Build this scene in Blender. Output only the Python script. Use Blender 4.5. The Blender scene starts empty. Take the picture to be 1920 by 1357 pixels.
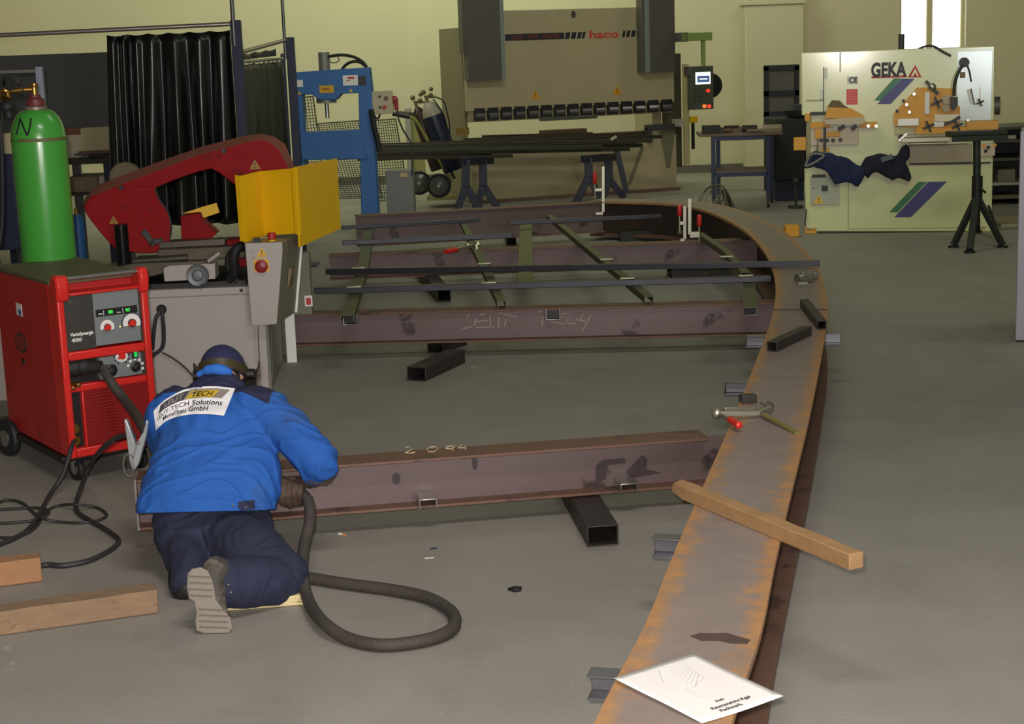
import bpy, bmesh, math, random
from mathutils import Vector, Matrix, noise
from mathutils.bvhtree import BVHTree
from math import sin, cos, pi, radians, atan, atan2, sqrt
random.seed(7)
SC = bpy.context.scene
COL = SC.collection

# ------------------------------------------------------------------ camera
W, H = 1920, 1357
FPX, CAMH = 3000.0, 1.92
ROLL = radians(-2.0)
PITCH = atan(578.0 / FPX)
_F = Vector((0, cos(PITCH), -sin(PITCH)))
_R0 = Vector((1, 0, 0)); _U0 = _R0.cross(_F)
_R = _R0 * cos(ROLL) + _U0 * sin(ROLL)
_U = _U0 * cos(ROLL) - _R0 * sin(ROLL)
CAMP = Vector((0, 0, CAMH))
cam_data = bpy.data.cameras.new('camera'); cam = bpy.data.objects.new('camera', cam_data); COL.objects.link(cam)
cam_data.sensor_width = 36; cam_data.lens = FPX / W * 36; cam_data.clip_start = .05; cam_data.clip_end = 200
mw = Matrix((_R, _U, -_F)).transposed().to_4x4(); mw.translation = CAMP
cam.matrix_world = mw
SC.camera = cam
def ray(px, py): return _F * FPX + _R * (px - W / 2) - _U * (py - H / 2)
def P(px, py, z=0.0):            # point of the plane of height z seen at a photo pixel
    d = ray(px, py); return CAMP + d * ((z - CAMH) / d.z)
def PY(px, py, Y):               # point at distance Y down the hall seen at a photo pixel
    d = ray(px, py); return CAMP + d * (Y / d.y)

# ------------------------------------------------------------------ world, lights, exposure
wd = bpy.data.worlds.new('sky'); SC.world = wd; wd.use_nodes = True
wd.node_tree.nodes['Background'].inputs[0].default_value = (.85, .93, 1, 1)
wd.node_tree.nodes['Background'].inputs[1].default_value = 3.0
SC.view_settings.view_transform = 'Standard'; SC.view_settings.look = 'None'
SC.view_settings.exposure = 0.0; SC.view_settings.gamma = 1.0; SC.view_settings.use_curve_mapping = False
def area(name, loc, size, sizey, power, col, rot=(0, 0, 0)):
    l = bpy.data.lights.new(name, 'AREA'); l.shape = 'RECTANGLE'; l.size = size; l.size_y = sizey; l.energy = power; l.color = col
    o = bpy.data.objects.new(name, l); COL.objects.link(o); o.location = loc; o.rotation_euler = rot; return o
GRN = (.90, 1.0, .70); WRM = (1.0, .93, .76)
TOW = (radians(62), 0, 0)                       # unseen overhead lamps, tilt added to brighten the back wall
area('unseen_overhead_lamp', (-6.4, 18.5, 5.3), 2.4, .5, 80, WRM, TOW)
area('unseen_overhead_lamp', (-3.0, 20.0, 5.4), 3.0, .5, 105, GRN, TOW)
area('unseen_overhead_lamp', (0.2, 22.6, 5.6), 4.0, .6, 100, GRN, (radians(25), 0, 0))
area('unseen_overhead_lamp', (5.6, 21.0, 5.4), 3.0, .5, 50, WRM, (radians(45), 0, 0))
area('unseen_overhead_lamp', (4.2, 9.8, 4.2), 2.4, .5, 62, GRN, (radians(72), 0, 0))  # unseen lamp added low and tilted to brighten the ironworker
area('unseen_overhead_lamp', (0.8, 14.5, 5.3), 2.4, .5, 80, (.97, 1, .80), (radians(52), 0, 0))  # unseen lamp added because the press brake came out too dark
area('unseen_overhead_lamp', (1.2, 9.5, 5.3), 2.4, .5, 26, (.95, 1, .80))
area('unseen_overhead_lamp', (0.6, 3.0, 5.3), 2.4, .5, 150, (1, .94, .88))  # unseen neutral light added overhead to lift the near floor
area('added_daylight', (2.7, -2.9, 2.1), 1.6, 1.9, 210, (.93, .96, 1.0), (radians(90), 0, 0))  # unseen daylight source added for ironworker glare and front fill; no window modelled
fl = bpy.data.lights.new('camera_flash', 'SPOT'); fl.energy = 1050; fl.color = (1, .92, .86); fl.shadow_soft_size = .03; fl.spot_size = radians(70); fl.spot_blend = .7
flo = bpy.data.objects.new('camera_flash', fl); COL.objects.link(flo); flo.location = (-.04, 0.0, CAMH + .07); flo.rotation_euler = (radians(90 - 11), 0, 0)

# ------------------------------------------------------------------ materials
def lin(c):
    return tuple(((v / 255.0) / 12.92 if v / 255.0 <= .04045 else ((v / 255.0 + .055) / 1.055) ** 2.4) for v in c[:3])
MATS = {}
def mat(name, rgb, rough=.5, metal=0.0, var=.12, scale=6.0, bump=0.0, bscale=60.0, spots=None, alpha=None, coat=0.0, stretch=None, emit=0.0, trans=0.0):
    if name in MATS: return MATS[name]
    m = bpy.data.materials.new(name); m.use_nodes = True; nt = m.node_tree; N = nt.nodes; L = nt.links
    b = N['Principled BSDF']; c = lin(rgb)
    b.inputs['Roughness'].default_value = rough; b.inputs['Metallic'].default_value = metal
    if coat: b.inputs['Coat Weight'].default_value = coat; b.inputs['Coat Roughness'].default_value = .12
    tc = N.new('ShaderNodeTexCoord'); src = tc.outputs['Object']
    if stretch:
        mp = N.new('ShaderNodeMapping'); mp.inputs['Scale'].default_value = stretch; L.new(src, mp.inputs['Vector']); src = mp.outputs['Vector']
    nz = N.new('ShaderNodeTexNoise'); nz.inputs['Scale'].default_value = scale; nz.inputs['Detail'].default_value = 5; L.new(src, nz.inputs['Vector'])
    rp = N.new('ShaderNodeMix'); rp.data_type = 'RGBA'
    rp.inputs[6].default_value = tuple(v * (1 - var) for v in c) + (1,); rp.inputs[7].default_value = tuple(min(1, v * (1 + var)) for v in c) + (1,)
    L.new(nz.outputs['Fac'], rp.inputs[0]); out = rp.outputs[2]
    if spots:                                    # (rgb, noise scale, threshold, softness) worn or dirty patches
        for (sc, ss, th, so) in spots:
            n2 = N.new('ShaderNodeTexNoise'); n2.inputs['Scale'].default_value = ss; n2.inputs['Detail'].default_value = 6; n2.inputs['Roughness'].default_value = .65; L.new(src, n2.inputs['Vector'])
            mr = N.new('ShaderNodeMapRange'); mr.inputs[1].default_value = th; mr.inputs[2].default_value = th + so; L.new(n2.outputs['Fac'], mr.inputs[0])
            mx = N.new('ShaderNodeMix'); mx.data_type = 'RGBA'; L.new(mr.outputs[0], mx.inputs[0]); L.new(out, mx.inputs[6]); mx.inputs[7].default_value = lin(sc) + (1,); out = mx.outputs[2]
    L.new(out, b.inputs['Base Color'])
    if bump:
        n3 = N.new('ShaderNodeTexNoise'); n3.inputs['Scale'].default_value = bscale; n3.inputs['Detail'].default_value = 4; L.new(src, n3.inputs['Vector'])
        bp = N.new('ShaderNodeBump'); bp.inputs['Strength'].default_value = bump; bp.inputs['Distance'].default_value = .01; L.new(n3.outputs['Fac'], bp.inputs['Height']); L.new(bp.outputs['Normal'], b.inputs['Normal'])
    if alpha is not None: b.inputs['Alpha'].default_value = alpha
    if trans: b.inputs['Transmission Weight'].default_value = trans
    if emit: b.inputs['Emission Color'].default_value = c + (1,); b.inputs['Emission Strength'].default_value = emit
    MATS[name] = m; return m

# ------------------------------------------------------------------ mesh builder
def axes(d, up=None):
    d = Vector(d).normalized(); u = Vector(up) if up is not None else (Vector((0, 0, 1)) if abs(d.z) < .95 else Vector((0, 1, 0)))
    s = d.cross(u).normalized(); return d, s, s.cross(d).normalized()
def catmull(pts, n=6, closed=False):
    pts = [Vector(p) for p in pts]; out = []; m = len(pts)
    for i in range(m if closed else m - 1):
        if closed: a, b, c, d = pts[(i - 1) % m], pts[i], pts[(i + 1) % m], pts[(i + 2) % m]
        else: a, b, c, d = pts[max(i - 1, 0)], pts[i], pts[i + 1], pts[min(i + 2, m - 1)]
        for k in range(n):
            t = k / n
            out.append(.5 * ((2 * b) + (c - a) * t + (2 * a - 5 * b + 4 * c - d) * t * t + (3 * b - a - 3 * c + d) * t ** 3))
    if not closed: out.append(pts[-1])
    return out
class MB:
    def __init__(s): s.v = []; s.f = []; s.m = []; s.cm = 0; s.uv = None
    def mi(s, i): s.cm = i; return s
    def add(s, vs, fs):
        o = len(s.v); s.v += [Vector(v) for v in vs]
        for f in fs: s.f.append([i + o for i in f]); s.m.append(s.cm)
        return s
    def box(s, x0, x1, y0, y1, z0, z1):
        x0, x1 = sorted((x0, x1)); y0, y1 = sorted((y0, y1)); z0, z1 = sorted((z0, z1))
        return s.add([(x0, y0, z0), (x1, y0, z0), (x1, y1, z0), (x0, y1, z0), (x0, y0, z1), (x1, y0, z1), (x1, y1, z1), (x0, y1, z1)],
                     [(0, 3, 2, 1), (4, 5, 6, 7), (0, 1, 5, 4), (1, 2, 6, 5), (2, 3, 7, 6), (3, 0, 4, 7)])
    def bar(s, p, q, w, h, up=None):          # box along p->q: w sideways, h along up
        p, q = Vector(p), Vector(q); d, a, b = axes(q - p, up); a = a * (w / 2); b = b * (h / 2)
        return s.add([p - a - b, p + a - b, p + a + b, p - a + b, q - a - b, q + a - b, q + a + b, q - a + b],
                     [(0, 1, 2, 3), (7, 6, 5, 4), (0, 4, 5, 1), (1, 5, 6, 2), (2, 6, 7, 3), (3, 7, 4, 0)])
    def sweep(s, prof, path, up=None, caps=True, closed_prof=True):  # 2D profile (side, up) swept along a path
        path = [Vector(p) for p in path]; n = len(prof); rings = []
        for i, p in enumerate(path):
            t = path[min(i + 1, len(path) - 1)] - path[max(i - 1, 0)]; d, a, b = axes(t, up)
            rings.append([p + a * u + b * v for u, v in prof])
        vs = [v for r in rings for v in r]; fs = []
        for i in range(len(path) - 1):
            for k in range(n if closed_prof else n - 1):
                fs.append((i * n + k, (i + 1) * n + k, (i + 1) * n + (k + 1) % n, i * n + (k + 1) % n))
        if caps and closed_prof: fs += [tuple(range(n)), tuple(reversed(range((len(path) - 1) * n, len(path) * n)))]
        return s.add(vs, fs)
    def cyl(s, p, q, r, r2=None, n=16):
        p, q = Vector(p), Vector(q); r2 = r if r2 is None else r2; d, a, b = axes(q - p)
        vs = [p + (a * cos(2 * pi * k / n) + b * sin(2 * pi * k / n)) * r for k in range(n)] + [q + (a * cos(2 * pi * k / n) + b * sin(2 * pi * k / n)) * r2 for k in range(n)]
        return s.add(vs, [(k, n + k, n + (k + 1) % n, (k + 1) % n) for k in range(n)] + [tuple(range(n)), tuple(reversed(range(n, 2 * n)))])
    def tube(s, path, r, n=8, smooth=0, closed=False):
        path = catmull(path, smooth, closed) if smooth else [Vector(p) for p in path]
        m = len(path); t0 = (path[1] - path[0]).normalized(); _, a, b = axes(t0); rings = []; rr = r if hasattr(r, '__len__') else None
        for i, p in enumerate(path):
            t = (path[(i + 1) % m] - path[i - 1]) if closed else (path[min(i + 1, m - 1)] - path[max(i - 1, 0)])
            if t.length < 1e-7: t = t0
            t.normalize(); q = t0.rotation_difference(t); a = q @ a; b = q @ b; t0 = t
            R = r if rr is None else r[min(len(r) - 1, int(i * len(r) / m))]
            rings += [p + (a * cos(2 * pi * k / n) + b * sin(2 * pi * k / n)) * R for k in range(n)]
        fs = [(i * n + k, ((i + 1) % m) * n + k, ((i + 1) % m) * n + (k + 1) % n, i * n + (k + 1) % n) for i in range(m if closed else m - 1) for k in range(n)]
        if not closed: fs += [tuple(range(n)), tuple(reversed(range((m - 1) * n, m * n)))]
        return s.add(rings, fs)
    def prism(s, poly, a, b, ax='y'):         # polygon (u,v) extruded along an axis from a to b
        n = len(poly)
        ar = sum(poly[i][0] * poly[(i + 1) % n][1] - poly[(i + 1) % n][0] * poly[i][1] for i in range(n))
        if ar < 0: poly = poly[::-1]
        g = {'y': lambda u, v, w: (u, w, v), 'x': lambda u, v, w: (w, u, v), 'z': lambda u, v, w: (u, v, w)}[ax]
        if (ax == 'y') : f0, f1 = (tuple(range(n)), tuple(reversed(range(n, 2 * n))))
        else: f0, f1 = (tuple(reversed(range(n))), tuple(range(n, 2 * n)))
        sd = [(k, (k + 1) % n, n + (k + 1) % n, n + k) for k in range(n)]
        if ax == 'y': sd = [tuple(reversed(q)) for q in sd]
        lo, hi = min(a, b), max(a, b)
        return s.add([g(u, v, lo) for u, v in poly] + [g(u, v, hi) for u, v in poly], [f0, f1] + sd)
    def lathe(s, prof, c=(0, 0, 0), n=24, ax=(0, 0, 1)):  # profile (r, h) about an axis
        c = Vector(c); d, a, b = axes(ax); m = len(prof)
        vs = [c + d * h + (a * cos(2 * pi * k / n) + b * sin(2 * pi * k / n)) * max(r, 1e-5) for r, h in prof for k in range(n)]
        fs = [(i * n + k, (i + 1) * n + k, (i + 1) * n + (k + 1) % n, i * n + (k + 1) % n) for i in range(m - 1) for k in range(n)]
        return s.add(vs, fs + [tuple(range(n)), tuple(reversed(range((m - 1) * n, m * n)))])
    def ball(s, c, r, n=12):
        rx, ry, rz = r if hasattr(r, '__len__') else (r, r, r); c = Vector(c); vs = []; m = n // 2
        for i in range(m + 1):
            th = pi * i / m
            for k in range(n): vs.append(c + Vector((rx * sin(th) * cos(2 * pi * k / n), ry * sin(th) * sin(2 * pi * k / n), -rz * cos(th))))
        return s.add(vs, [(i * n + k, i * n + (k + 1) % n, (i + 1) * n + (k + 1) % n, (i + 1) * n + k) for i in range(m) for k in range(n)])
    def mesh(s, name, mats, smooth=None, off=Vector((0, 0, 0))):
        me = bpy.data.meshes.new(name); me.from_pydata([v - off for v in s.v], [], s.f)
        for m in (mats if isinstance(mats, (list, tuple)) else [mats]): me.materials.append(m)
        me.polygons.foreach_set('material_index', s.m)
        bm = bmesh.new(); bm.from_mesh(me); bmesh.ops.remove_doubles(bm, verts=bm.verts, dist=1e-6)
        bmesh.ops.recalc_face_normals(bm, faces=bm.faces); bm.to_mesh(me); bm.free()
        if smooth:
            me.polygons.foreach_set('use_smooth', [True] * len(me.polygons)); me.set_sharp_from_angle(angle=radians(smooth))
        return me
    def build(s, name, mats, parent=None, bevel=0, smooth=40, origin=True, at=None):
        off = Vector((0, 0, 0))
        if parent is None and origin and s.v:
            xs, ys, zs = zip(*[(v.x, v.y, v.z) for v in s.v]); off = Vector(((min(xs) + max(xs)) / 2, (min(ys) + max(ys)) / 2, min(zs)))
            if at is not None: off = Vector(at)
        o = bpy.data.objects.new(name, s.mesh(name, mats, smooth, off)); COL.objects.link(o); o.location = off
        if parent: o.parent = parent
        if bevel:
            b = o.modifiers.new('bevel', 'BEVEL'); b.width = bevel; b.segments = 2; b.limit_method = 'ANGLE'; b.angle_limit = radians(50); b.harden_normals = False
        return o
def tag(o, label, cat, group=None):
    o['label'] = label; o['category'] = cat
    if group: o['group'] = group
    return o
def thing(name, label, cat, loc=(0, 0, 0), yaw=0.0, group=None):
    o = bpy.data.objects.new(name, None); COL.objects.link(o); o.empty_display_size = .1
    o.location = loc; o.rotation_euler = (0, 0, yaw); return tag(o, label, cat, group)
def struct(o): o['kind'] = 'structure'; return o
class Fr:                                     # a local frame standing on the floor: x along the front, y into depth
    def __init__(s, loc, yaw): s.o = Vector(loc); s.a = yaw; s.R = Matrix.Rotation(yaw, 3, 'Z'); s.I = s.R.transposed()
    def w(s, x, y, z): return s.o + s.R @ Vector((x, y, z))
    def l(s, v): return s.I @ (Vector(v) - s.o)
    def at(s, px, py, y=0.0):                 # point of the local plane y seen at a photo pixel
        c = s.I @ (CAMP - s.o); d = s.I @ ray(px, py); return c + d * ((y - c.y) / d.y)
    def xz(s, px, py, y=0.0): v = s.at(px, py, y); return (v.x, v.z)
    def poly(s, pts, y=0.0): return [s.xz(a, b, y) for a, b in pts]
    def rect(s, x0, y0, x1, y1, y=0.0):       # pixel rectangle -> local x0,x1,z0,z1
        a = s.xz(x0, (y0 + y1) / 2, y); b = s.xz(x1, (y0 + y1) / 2, y); c = s.xz((x0 + x1) / 2, y0, y); d = s.xz((x0 + x1) / 2, y1, y)
        return a[0], b[0], d[1], c[1]
def yaw_of(a, b): return atan2(b.y - a.y, b.x - a.x)
def text(name, s, size, m, parent, loc, rot=(radians(90), 0, 0), align='LEFT', ext=.0008, shear=0, sx=1.0, bold=0.0):
    cu = bpy.data.curves.new(name, 'FONT'); cu.body = s; cu.size = size; cu.align_x = align; cu.align_y = 'CENTER'; cu.extrude = ext; cu.shear = shear; cu.offset = bold; cu.resolution_u = 3
    t = bpy.data.objects.new('tmp', cu); COL.objects.link(t); bpy.context.view_layer.update()
    me = bpy.data.meshes.new_from_object(t.evaluated_get(bpy.context.evaluated_depsgraph_get())); bpy.data.objects.remove(t); bpy.data.curves.remove(cu)
    me.name = name; me.transform(Matrix.Diagonal((sx, 1, 1, 1))); me.materials.clear(); me.materials.append(m)
    o = bpy.data.objects.new(name, me); COL.objects.link(o); o.location = loc; o.rotation_euler = rot
    if parent: o.parent = parent
    return o
def dup(root, loc=None, yaw=None, label=None):
    def cp(o, par):
        c = o.copy(); COL.objects.link(c); c.parent = par
        for ch in o.children: cp(ch, c)
        return c
    r = cp(root, None)
    if loc is not None: r.location = loc
    if yaw is not None: r.rotation_euler = (0, 0, yaw)
    if label: r['label'] = label
    return r
def remeshed(mb, name, mats, voxel=.01, smooth=3, parent=None, fn=None, at=None):   # one continuous smooth skin over overlapping lofts
    o = mb.build('tmp', mats, smooth=None, origin=False)
    r = o.modifiers.new('r', 'REMESH'); r.mode = 'VOXEL'; r.voxel_size = voxel; r.use_smooth_shade = True
    if smooth: sm = o.modifiers.new('s', 'SMOOTH'); sm.iterations = smooth; sm.factor = .5
    bpy.context.view_layer.update()
    me = bpy.data.meshes.new_from_object(o.evaluated_get(bpy.context.evaluated_depsgraph_get())); bpy.data.objects.remove(o)
    me.name = name
    if fn:
        ns = [v.normal.copy() for v in me.vertices]
        for v, n in zip(me.vertices, ns): v.co = v.co + n * fn(v.co)
    off = Vector((0, 0, 0))
    if parent is None:
        xs, ys, zs = zip(*[v.co[:] for v in me.vertices]); off = Vector(((min(xs) + max(xs)) / 2, (min(ys) + max(ys)) / 2, min(zs)))
        me.transform(Matrix.Translation(-off))
    me.polygons.foreach_set('use_smooth', [True] * len(me.polygons))
    if not me.materials:
        for m in (mats if isinstance(mats, (list, tuple)) else [mats]): me.materials.append(m)
    n = bpy.data.objects.new(name, me); COL.objects.link(n); n.location = off
    if parent: n.parent = parent
    return n
def dedges(sz): return [(-sz, -sz), (sz, -sz), (sz, sz), (-sz, sz)]

# common materials
CONC = mat('concrete', (140, 136, 129), .6, 0, .2, 2.2, .12, 40, spots=[((112, 109, 102), .9, .56, .25), ((164, 160, 150), 7, .68, .05), ((92, 88, 82), 5, .70, .06)])
CREAM = mat('cream_wall_paint', (196, 190, 158), .8, 0, .05, .8)
DADO = mat('dark_grey_paint', (78, 78, 80), .7, 0, .06, 1.5)
MACH = mat('machine_cream', (204, 206, 150), .3, 0, .03, 2, coat=.7)
BEIGE = mat('press_beige', (172, 160, 128), .5, 0, .06, 2)
DGREY = mat('dark_grey_metal', (62, 62, 62), .55, .2, .12, 5)
MGREY = mat('mid_grey_paint', (112, 114, 112), .5, .1, .08, 4)
LGREY = mat('light_grey_enamel', (170, 163, 158), .45, 0, .05, 3, spots=[((140, 128, 120), 9, .68, .06)])
BLACK = mat('black_plastic', (22, 22, 23), .45, 0, .15, 8)
RUBBER = mat('black_rubber', (26, 26, 27), .65, 0, .2, 12)
STEEL = mat('bright_steel', (176, 176, 172), .28, .9, .1, 20)
DSTEEL = mat('dark_steel', (58, 56, 54), .45, .55, .25, 9, .1, 50, spots=[((84, 66, 50), 6, .6, .12)])
HROLL = mat('hot_rolled_steel', (106, 90, 90), .5, .35, .12, 4, .06, 40, spots=[((66, 54, 54), 3.0, .62, .05), ((112, 78, 58), 7, .64, .1)])
RUSTF = mat('rusty_flange_steel', (112, 84, 70), .6, .25, .2, 5, .1, 60, spots=[((72, 54, 48), 5, .55, .12)])
ZINC = mat('zinc_steel', (172, 168, 150), .35, .8, .15, 15)
BRASS = mat('brass', (170, 130, 66), .3, .9, .2, 20)
RED = mat('red_enamel', (178, 30, 34), .42, 0, .08, 6, spots=[((120, 24, 26), 4, .62, .15)])
REDP = mat('red_plastic', (205, 40, 34), .35, 0, .08, 8)
SAWRED = mat('saw_red', (140, 16, 22), .6, 0, .12, 5, spots=[((92, 24, 24), 5, .6, .12)])
SAWRED.node_tree.nodes['Principled BSDF'].inputs['Specular IOR Level'].default_value = .15
YEL = mat('yellow_enamel', (226, 178, 12), .42, 0, .06, 5, spots=[((176, 138, 20), 6, .64, .1)])
ORG = mat('orange_yellow', (216, 150, 28), .45, 0, .1, 8)
PBLUE = mat('press_blue', (42, 100, 166), .5, 0, .1, 4)
NAVY = mat('navy_paint', (30, 38, 66), .5, .1, .15, 5)
WHITE = mat('white_label', (226, 224, 220), .5, 0, .04, 5)
INK = mat('black_ink', (24, 24, 26), .6, 0, .05, 5)
REDINK = mat('red_ink', (190, 50, 44), .6, 0, .05, 5)
GREENS = mat('green_stripe', (28, 112, 66), .4, 0, .05, 5)
BLUES = mat('blue_stripe', (44, 46, 118), .4, 0, .05, 5)
WOOD = mat('planed_wood', (152, 118, 80), .75, 0, .26, 5, .15, 30, spots=[((142, 98, 60), 5, .62, .1)], stretch=(1, 6, 6))
# ================================================================== the hall
def hollow(mb, p, q, w, h, t, up=None):
    p, q = Vector(p), Vector(q); d, a, b = axes(q - p, up); vs = []
    for c in (p, q):
        for (ww, hh) in ((w / 2, h / 2), (w / 2 - t, h / 2 - t)):
            vs += [c + a * sx * ww + b * sy * hh for sx, sy in ((-1, -1), (1, -1), (1, 1), (-1, 1))]
    fs = []
    for k in range(4):
        j = (k + 1) % 4
        fs += [(k, j, 8 + j, 8 + k), (4 + k, 12 + k, 12 + j, 4 + j), (k, 4 + k, 4 + j, j), (8 + k, 8 + j, 12 + j, 12 + k)]
    return mb.add(vs, fs)
def channel(mb, p, q, w, h, t, up=(0, 0, 1), flip=False):   # U profile, open along up (or down when flipped)
    pr = [(-w / 2, 0), (w / 2, 0), (w / 2, h), (w / 2 - t, h), (w / 2 - t, t), (-w / 2 + t, t), (-w / 2 + t, h), (-w / 2, h)]
    if flip: pr = [(u, h - v) for u, v in pr]
    return mb.sweep(pr, [p, q], up)
YB = 25.0
struct(MB().box(-9, 9, -3.2, YB + .3, -.2, 0).build('floor', CONC, smooth=None))
wx0 = PY(1687, 60, YB).x; wx1 = PY(1811, 60, YB).x; wz0 = 1.72; wz1 = 4.0
struct(MB().box(-9, wx0, YB, YB + .3, 0, 6).box(wx1, 9, YB, YB + .3, 0, 6).box(wx0, wx1, YB, YB + .3, 0, wz0).box(wx0, wx1, YB, YB + .3, wz1, 6).build('wall_back', CREAM, smooth=None))
struct(MB().box(-9.3, -9, -3.2, YB + .3, 0, 6).build('wall_left', CREAM, smooth=None))
struct(MB().box(9, 9.3, -3.2, YB + .3, 0, 6).build('wall_right', CREAM, smooth=None))
struct(MB().box(-9.3, 9.3, -3.5, -3.2, 0, 6).build('wall_front', CREAM, smooth=None))
struct(MB().box(-9.3, 9.3, -3.5, YB + .3, 6, 6.2).build('ceiling', mat('ceiling_paint', (150, 148, 135), .8, 0, .05, 1), smooth=None))
px0 = PY(1392, 100, YB).x; px1 = PY(1500, 100, YB).x
struct(MB().box(px0, px1, YB - .3, YB, 0, PY(1440, 10, YB).z).box(px0 - .03, px1 + .03, YB - .33, YB, PY(1440, 10, YB).z, PY(1440, 2, YB).z).box(px0 + .12, px1, YB - .2, YB, PY(1440, 2, YB).z, 6).build('trim_1', CREAM, bevel=.01))
struct(MB().box(-9, 9, YB - .02, YB, 0, .12).build('baseboard_back', mat('skirting_grey', (96, 92, 82), .7), smooth=None))
wf = MB(); cx = PY(1746, 60, YB).x
for a, b in ((wx0, wx0 + .05), (wx1 - .05, wx1), (cx - .045, cx + .045)): wf.box(a, b, YB + .1, YB + .17, wz0, wz1)
wf.box(wx0, wx1, YB + .1, YB + .17, wz0, wz0 + .06).box(wx0, wx1, YB + .1, YB + .17, wz1 - .06, wz1)
win = struct(wf.build('window_1', mat('window_frame_paint', (196, 186, 140), .5), bevel=.005))
glm = bpy.data.materials.new('window_glass'); glm.use_nodes = True; nt = glm.node_tree; nt.nodes.remove(nt.nodes['Principled BSDF'])
tr = nt.nodes.new('ShaderNodeBsdfTransparent'); gs = nt.nodes.new('ShaderNodeBsdfGlossy'); gs.inputs['Roughness'].default_value = .03; mx = nt.nodes.new('ShaderNodeMixShader'); mx.inputs[0].default_value = .06
nt.links.new(tr.outputs[0], mx.inputs[1]); nt.links.new(gs.outputs[0], mx.inputs[2]); nt.links.new(mx.outputs[0], nt.nodes['Material Output'].inputs[0])
for a, b in ((wx0 + .05, cx - .045), (cx + .045, wx1 - .05)):
    g = MB().box(a, b, YB + .13, YB + .14, wz0 + .06, wz1 - .06).build('pane', glm, origin=False, smooth=None); g.parent = win; g.matrix_parent_inverse = Matrix.Translation(-win.location)
struct(MB().box(wx0 - .05, wx1 + .05, YB - .08, YB + .1, wz0 - .05, wz0).build('trim_2', mat('sill_paint', (190, 180, 150), .6), bevel=.006))

# ================================================================== curved beam lying on the floor
ZT, ZB, FW = .40, .09, .31
rust = bpy.data.materials.new('rust_edged_flange'); rust.use_nodes = True; nt = rust.node_tree; N = nt.nodes; L = nt.links; b = N['Principled BSDF']
b.inputs['Roughness'].default_value = .55; b.inputs['Metallic'].default_value = .15
at = N.new('ShaderNodeAttribute'); at.attribute_name = 'across'; sp = N.new('ShaderNodeSeparateXYZ'); L.new(at.outputs['Vector'], sp.inputs[0])
mp = N.new('ShaderNodeMapping'); mp.inputs['Scale'].default_value = (1.6, 5.0, 1); L.new(at.outputs['Vector'], mp.inputs['Vector'])
n1 = N.new('ShaderNodeTexNoise'); n1.inputs['Scale'].default_value = 2.2; n1.inputs['Detail'].default_value = 7; n1.inputs['Roughness'].default_value = .62; L.new(mp.outputs[0], n1.inputs['Vector'])
mp2 = N.new('ShaderNodeMapping'); mp2.inputs['Scale'].default_value = (.5, 1.6, 1); L.new(at.outputs['Vector'], mp2.inputs['Vector'])
n2 = N.new('ShaderNodeTexNoise'); n2.inputs['Scale'].default_value = 3; n2.inputs['Detail'].default_value = 6; n2.inputs['Roughness'].default_value = .7; L.new(mp2.outputs[0], n2.inputs['Vector'])
def mth(op, a, b_=None, c=None):
    n = N.new('ShaderNodeMath'); n.operation = op
    for i, v in enumerate((a, b_, c)):
        if v is None: continue
        if isinstance(v, (int, float)): n.inputs[i].default_value = v
        else: L.new(v, n.inputs[i])
    return n.outputs[0]
e = mth('MULTIPLY', mth('ABSOLUTE', mth('SUBTRACT', sp.outputs[0], .5)), 2.0)          # 0 centre .. 1 edges
e = mth('ADD', e, mth('MULTIPLY', mth('SUBTRACT', n1.outputs['Fac'], .5), 1.5))
mr = N.new('ShaderNodeMapRange'); mr.interpolation_type = 'SMOOTHSTEP'; mr.inputs[1].default_value = .48; mr.inputs[2].default_value = 1.05; L.new(e, mr.inputs[0])
def cmix(f, a, b_):
    m = N.new('ShaderNodeMix'); m.data_type = 'RGBA'
    for i, v in ((0, f), (6, a), (7, b_)):
        if isinstance(v, tuple): m.inputs[i].default_value = lin(v) + (1,)
        elif isinstance(v, (int, float)): m.inputs[i].default_value = v
        else: L.new(v, m.inputs[i])
    return m.outputs[2]
base = cmix(n2.outputs['Fac'], (112, 100, 96), (154, 140, 132)); ru = cmix(n1.outputs['Fac'], (142, 98, 62), (192, 146, 96))
col = cmix(mr.outputs[0], base, ru)
m3 = N.new('ShaderNodeMapRange'); m3.inputs[1].default_value = .66; m3.inputs[2].default_value = .74; L.new(n2.outputs['Fac'], m3.inputs[0])
L.new(cmix(mth('MULTIPLY', m3.outputs[0], .7), col, (72, 58, 52)), b.inputs['Base Color'])
bp = N.new('ShaderNodeBump'); bp.inputs['Strength'].default_value = .2; bp.inputs['Distance'].default_value = .004; L.new(n1.outputs['Fac'], bp.inputs['Height']); L.new(bp.outputs[0], b.inputs['Normal'])

inner = [(-.03, 2.6), (.16, 3.46), (.33, 4.08), (.47, 4.68), (.64, 5.38), (.95, 6.65), (1.28, 8.06), (1.50, 9.04), (1.69, 10.06), (1.83, 11.06), (1.93, 12.12), (1.98, 13.42), (1.92, 14.72), (1.77, 15.6), (1.50, 16.05), (1.15, 16.32), (.85, 16.5)]
inn = catmull([Vector((x, y, 0)) for x, y in inner], 5)
def offset(path, d):
    o = []
    for i, p in enumerate(path):
        t = (path[min(i + 1, len(path) - 1)] - path[max(i - 1, 0)]).normalized(); o.append(p + Vector((t.y, -t.x, 0)) * d)
    return o
def in_at(Y):
    for a, c in zip(inn, inn[1:]):
        if a.y <= Y <= c.y: return a.lerp(c, (Y - a.y) / (c.y - a.y))
    return inn[-1]
def dir_at(Y): return (in_at(Y + .1) - in_at(Y - .1)).normalized()
ring = thing('curved_steel_beam', 'long curved rusty I-beam lying on the floor along the right of the frame', 'steel beam', (inn[6].x, inn[6].y, 0))
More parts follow.
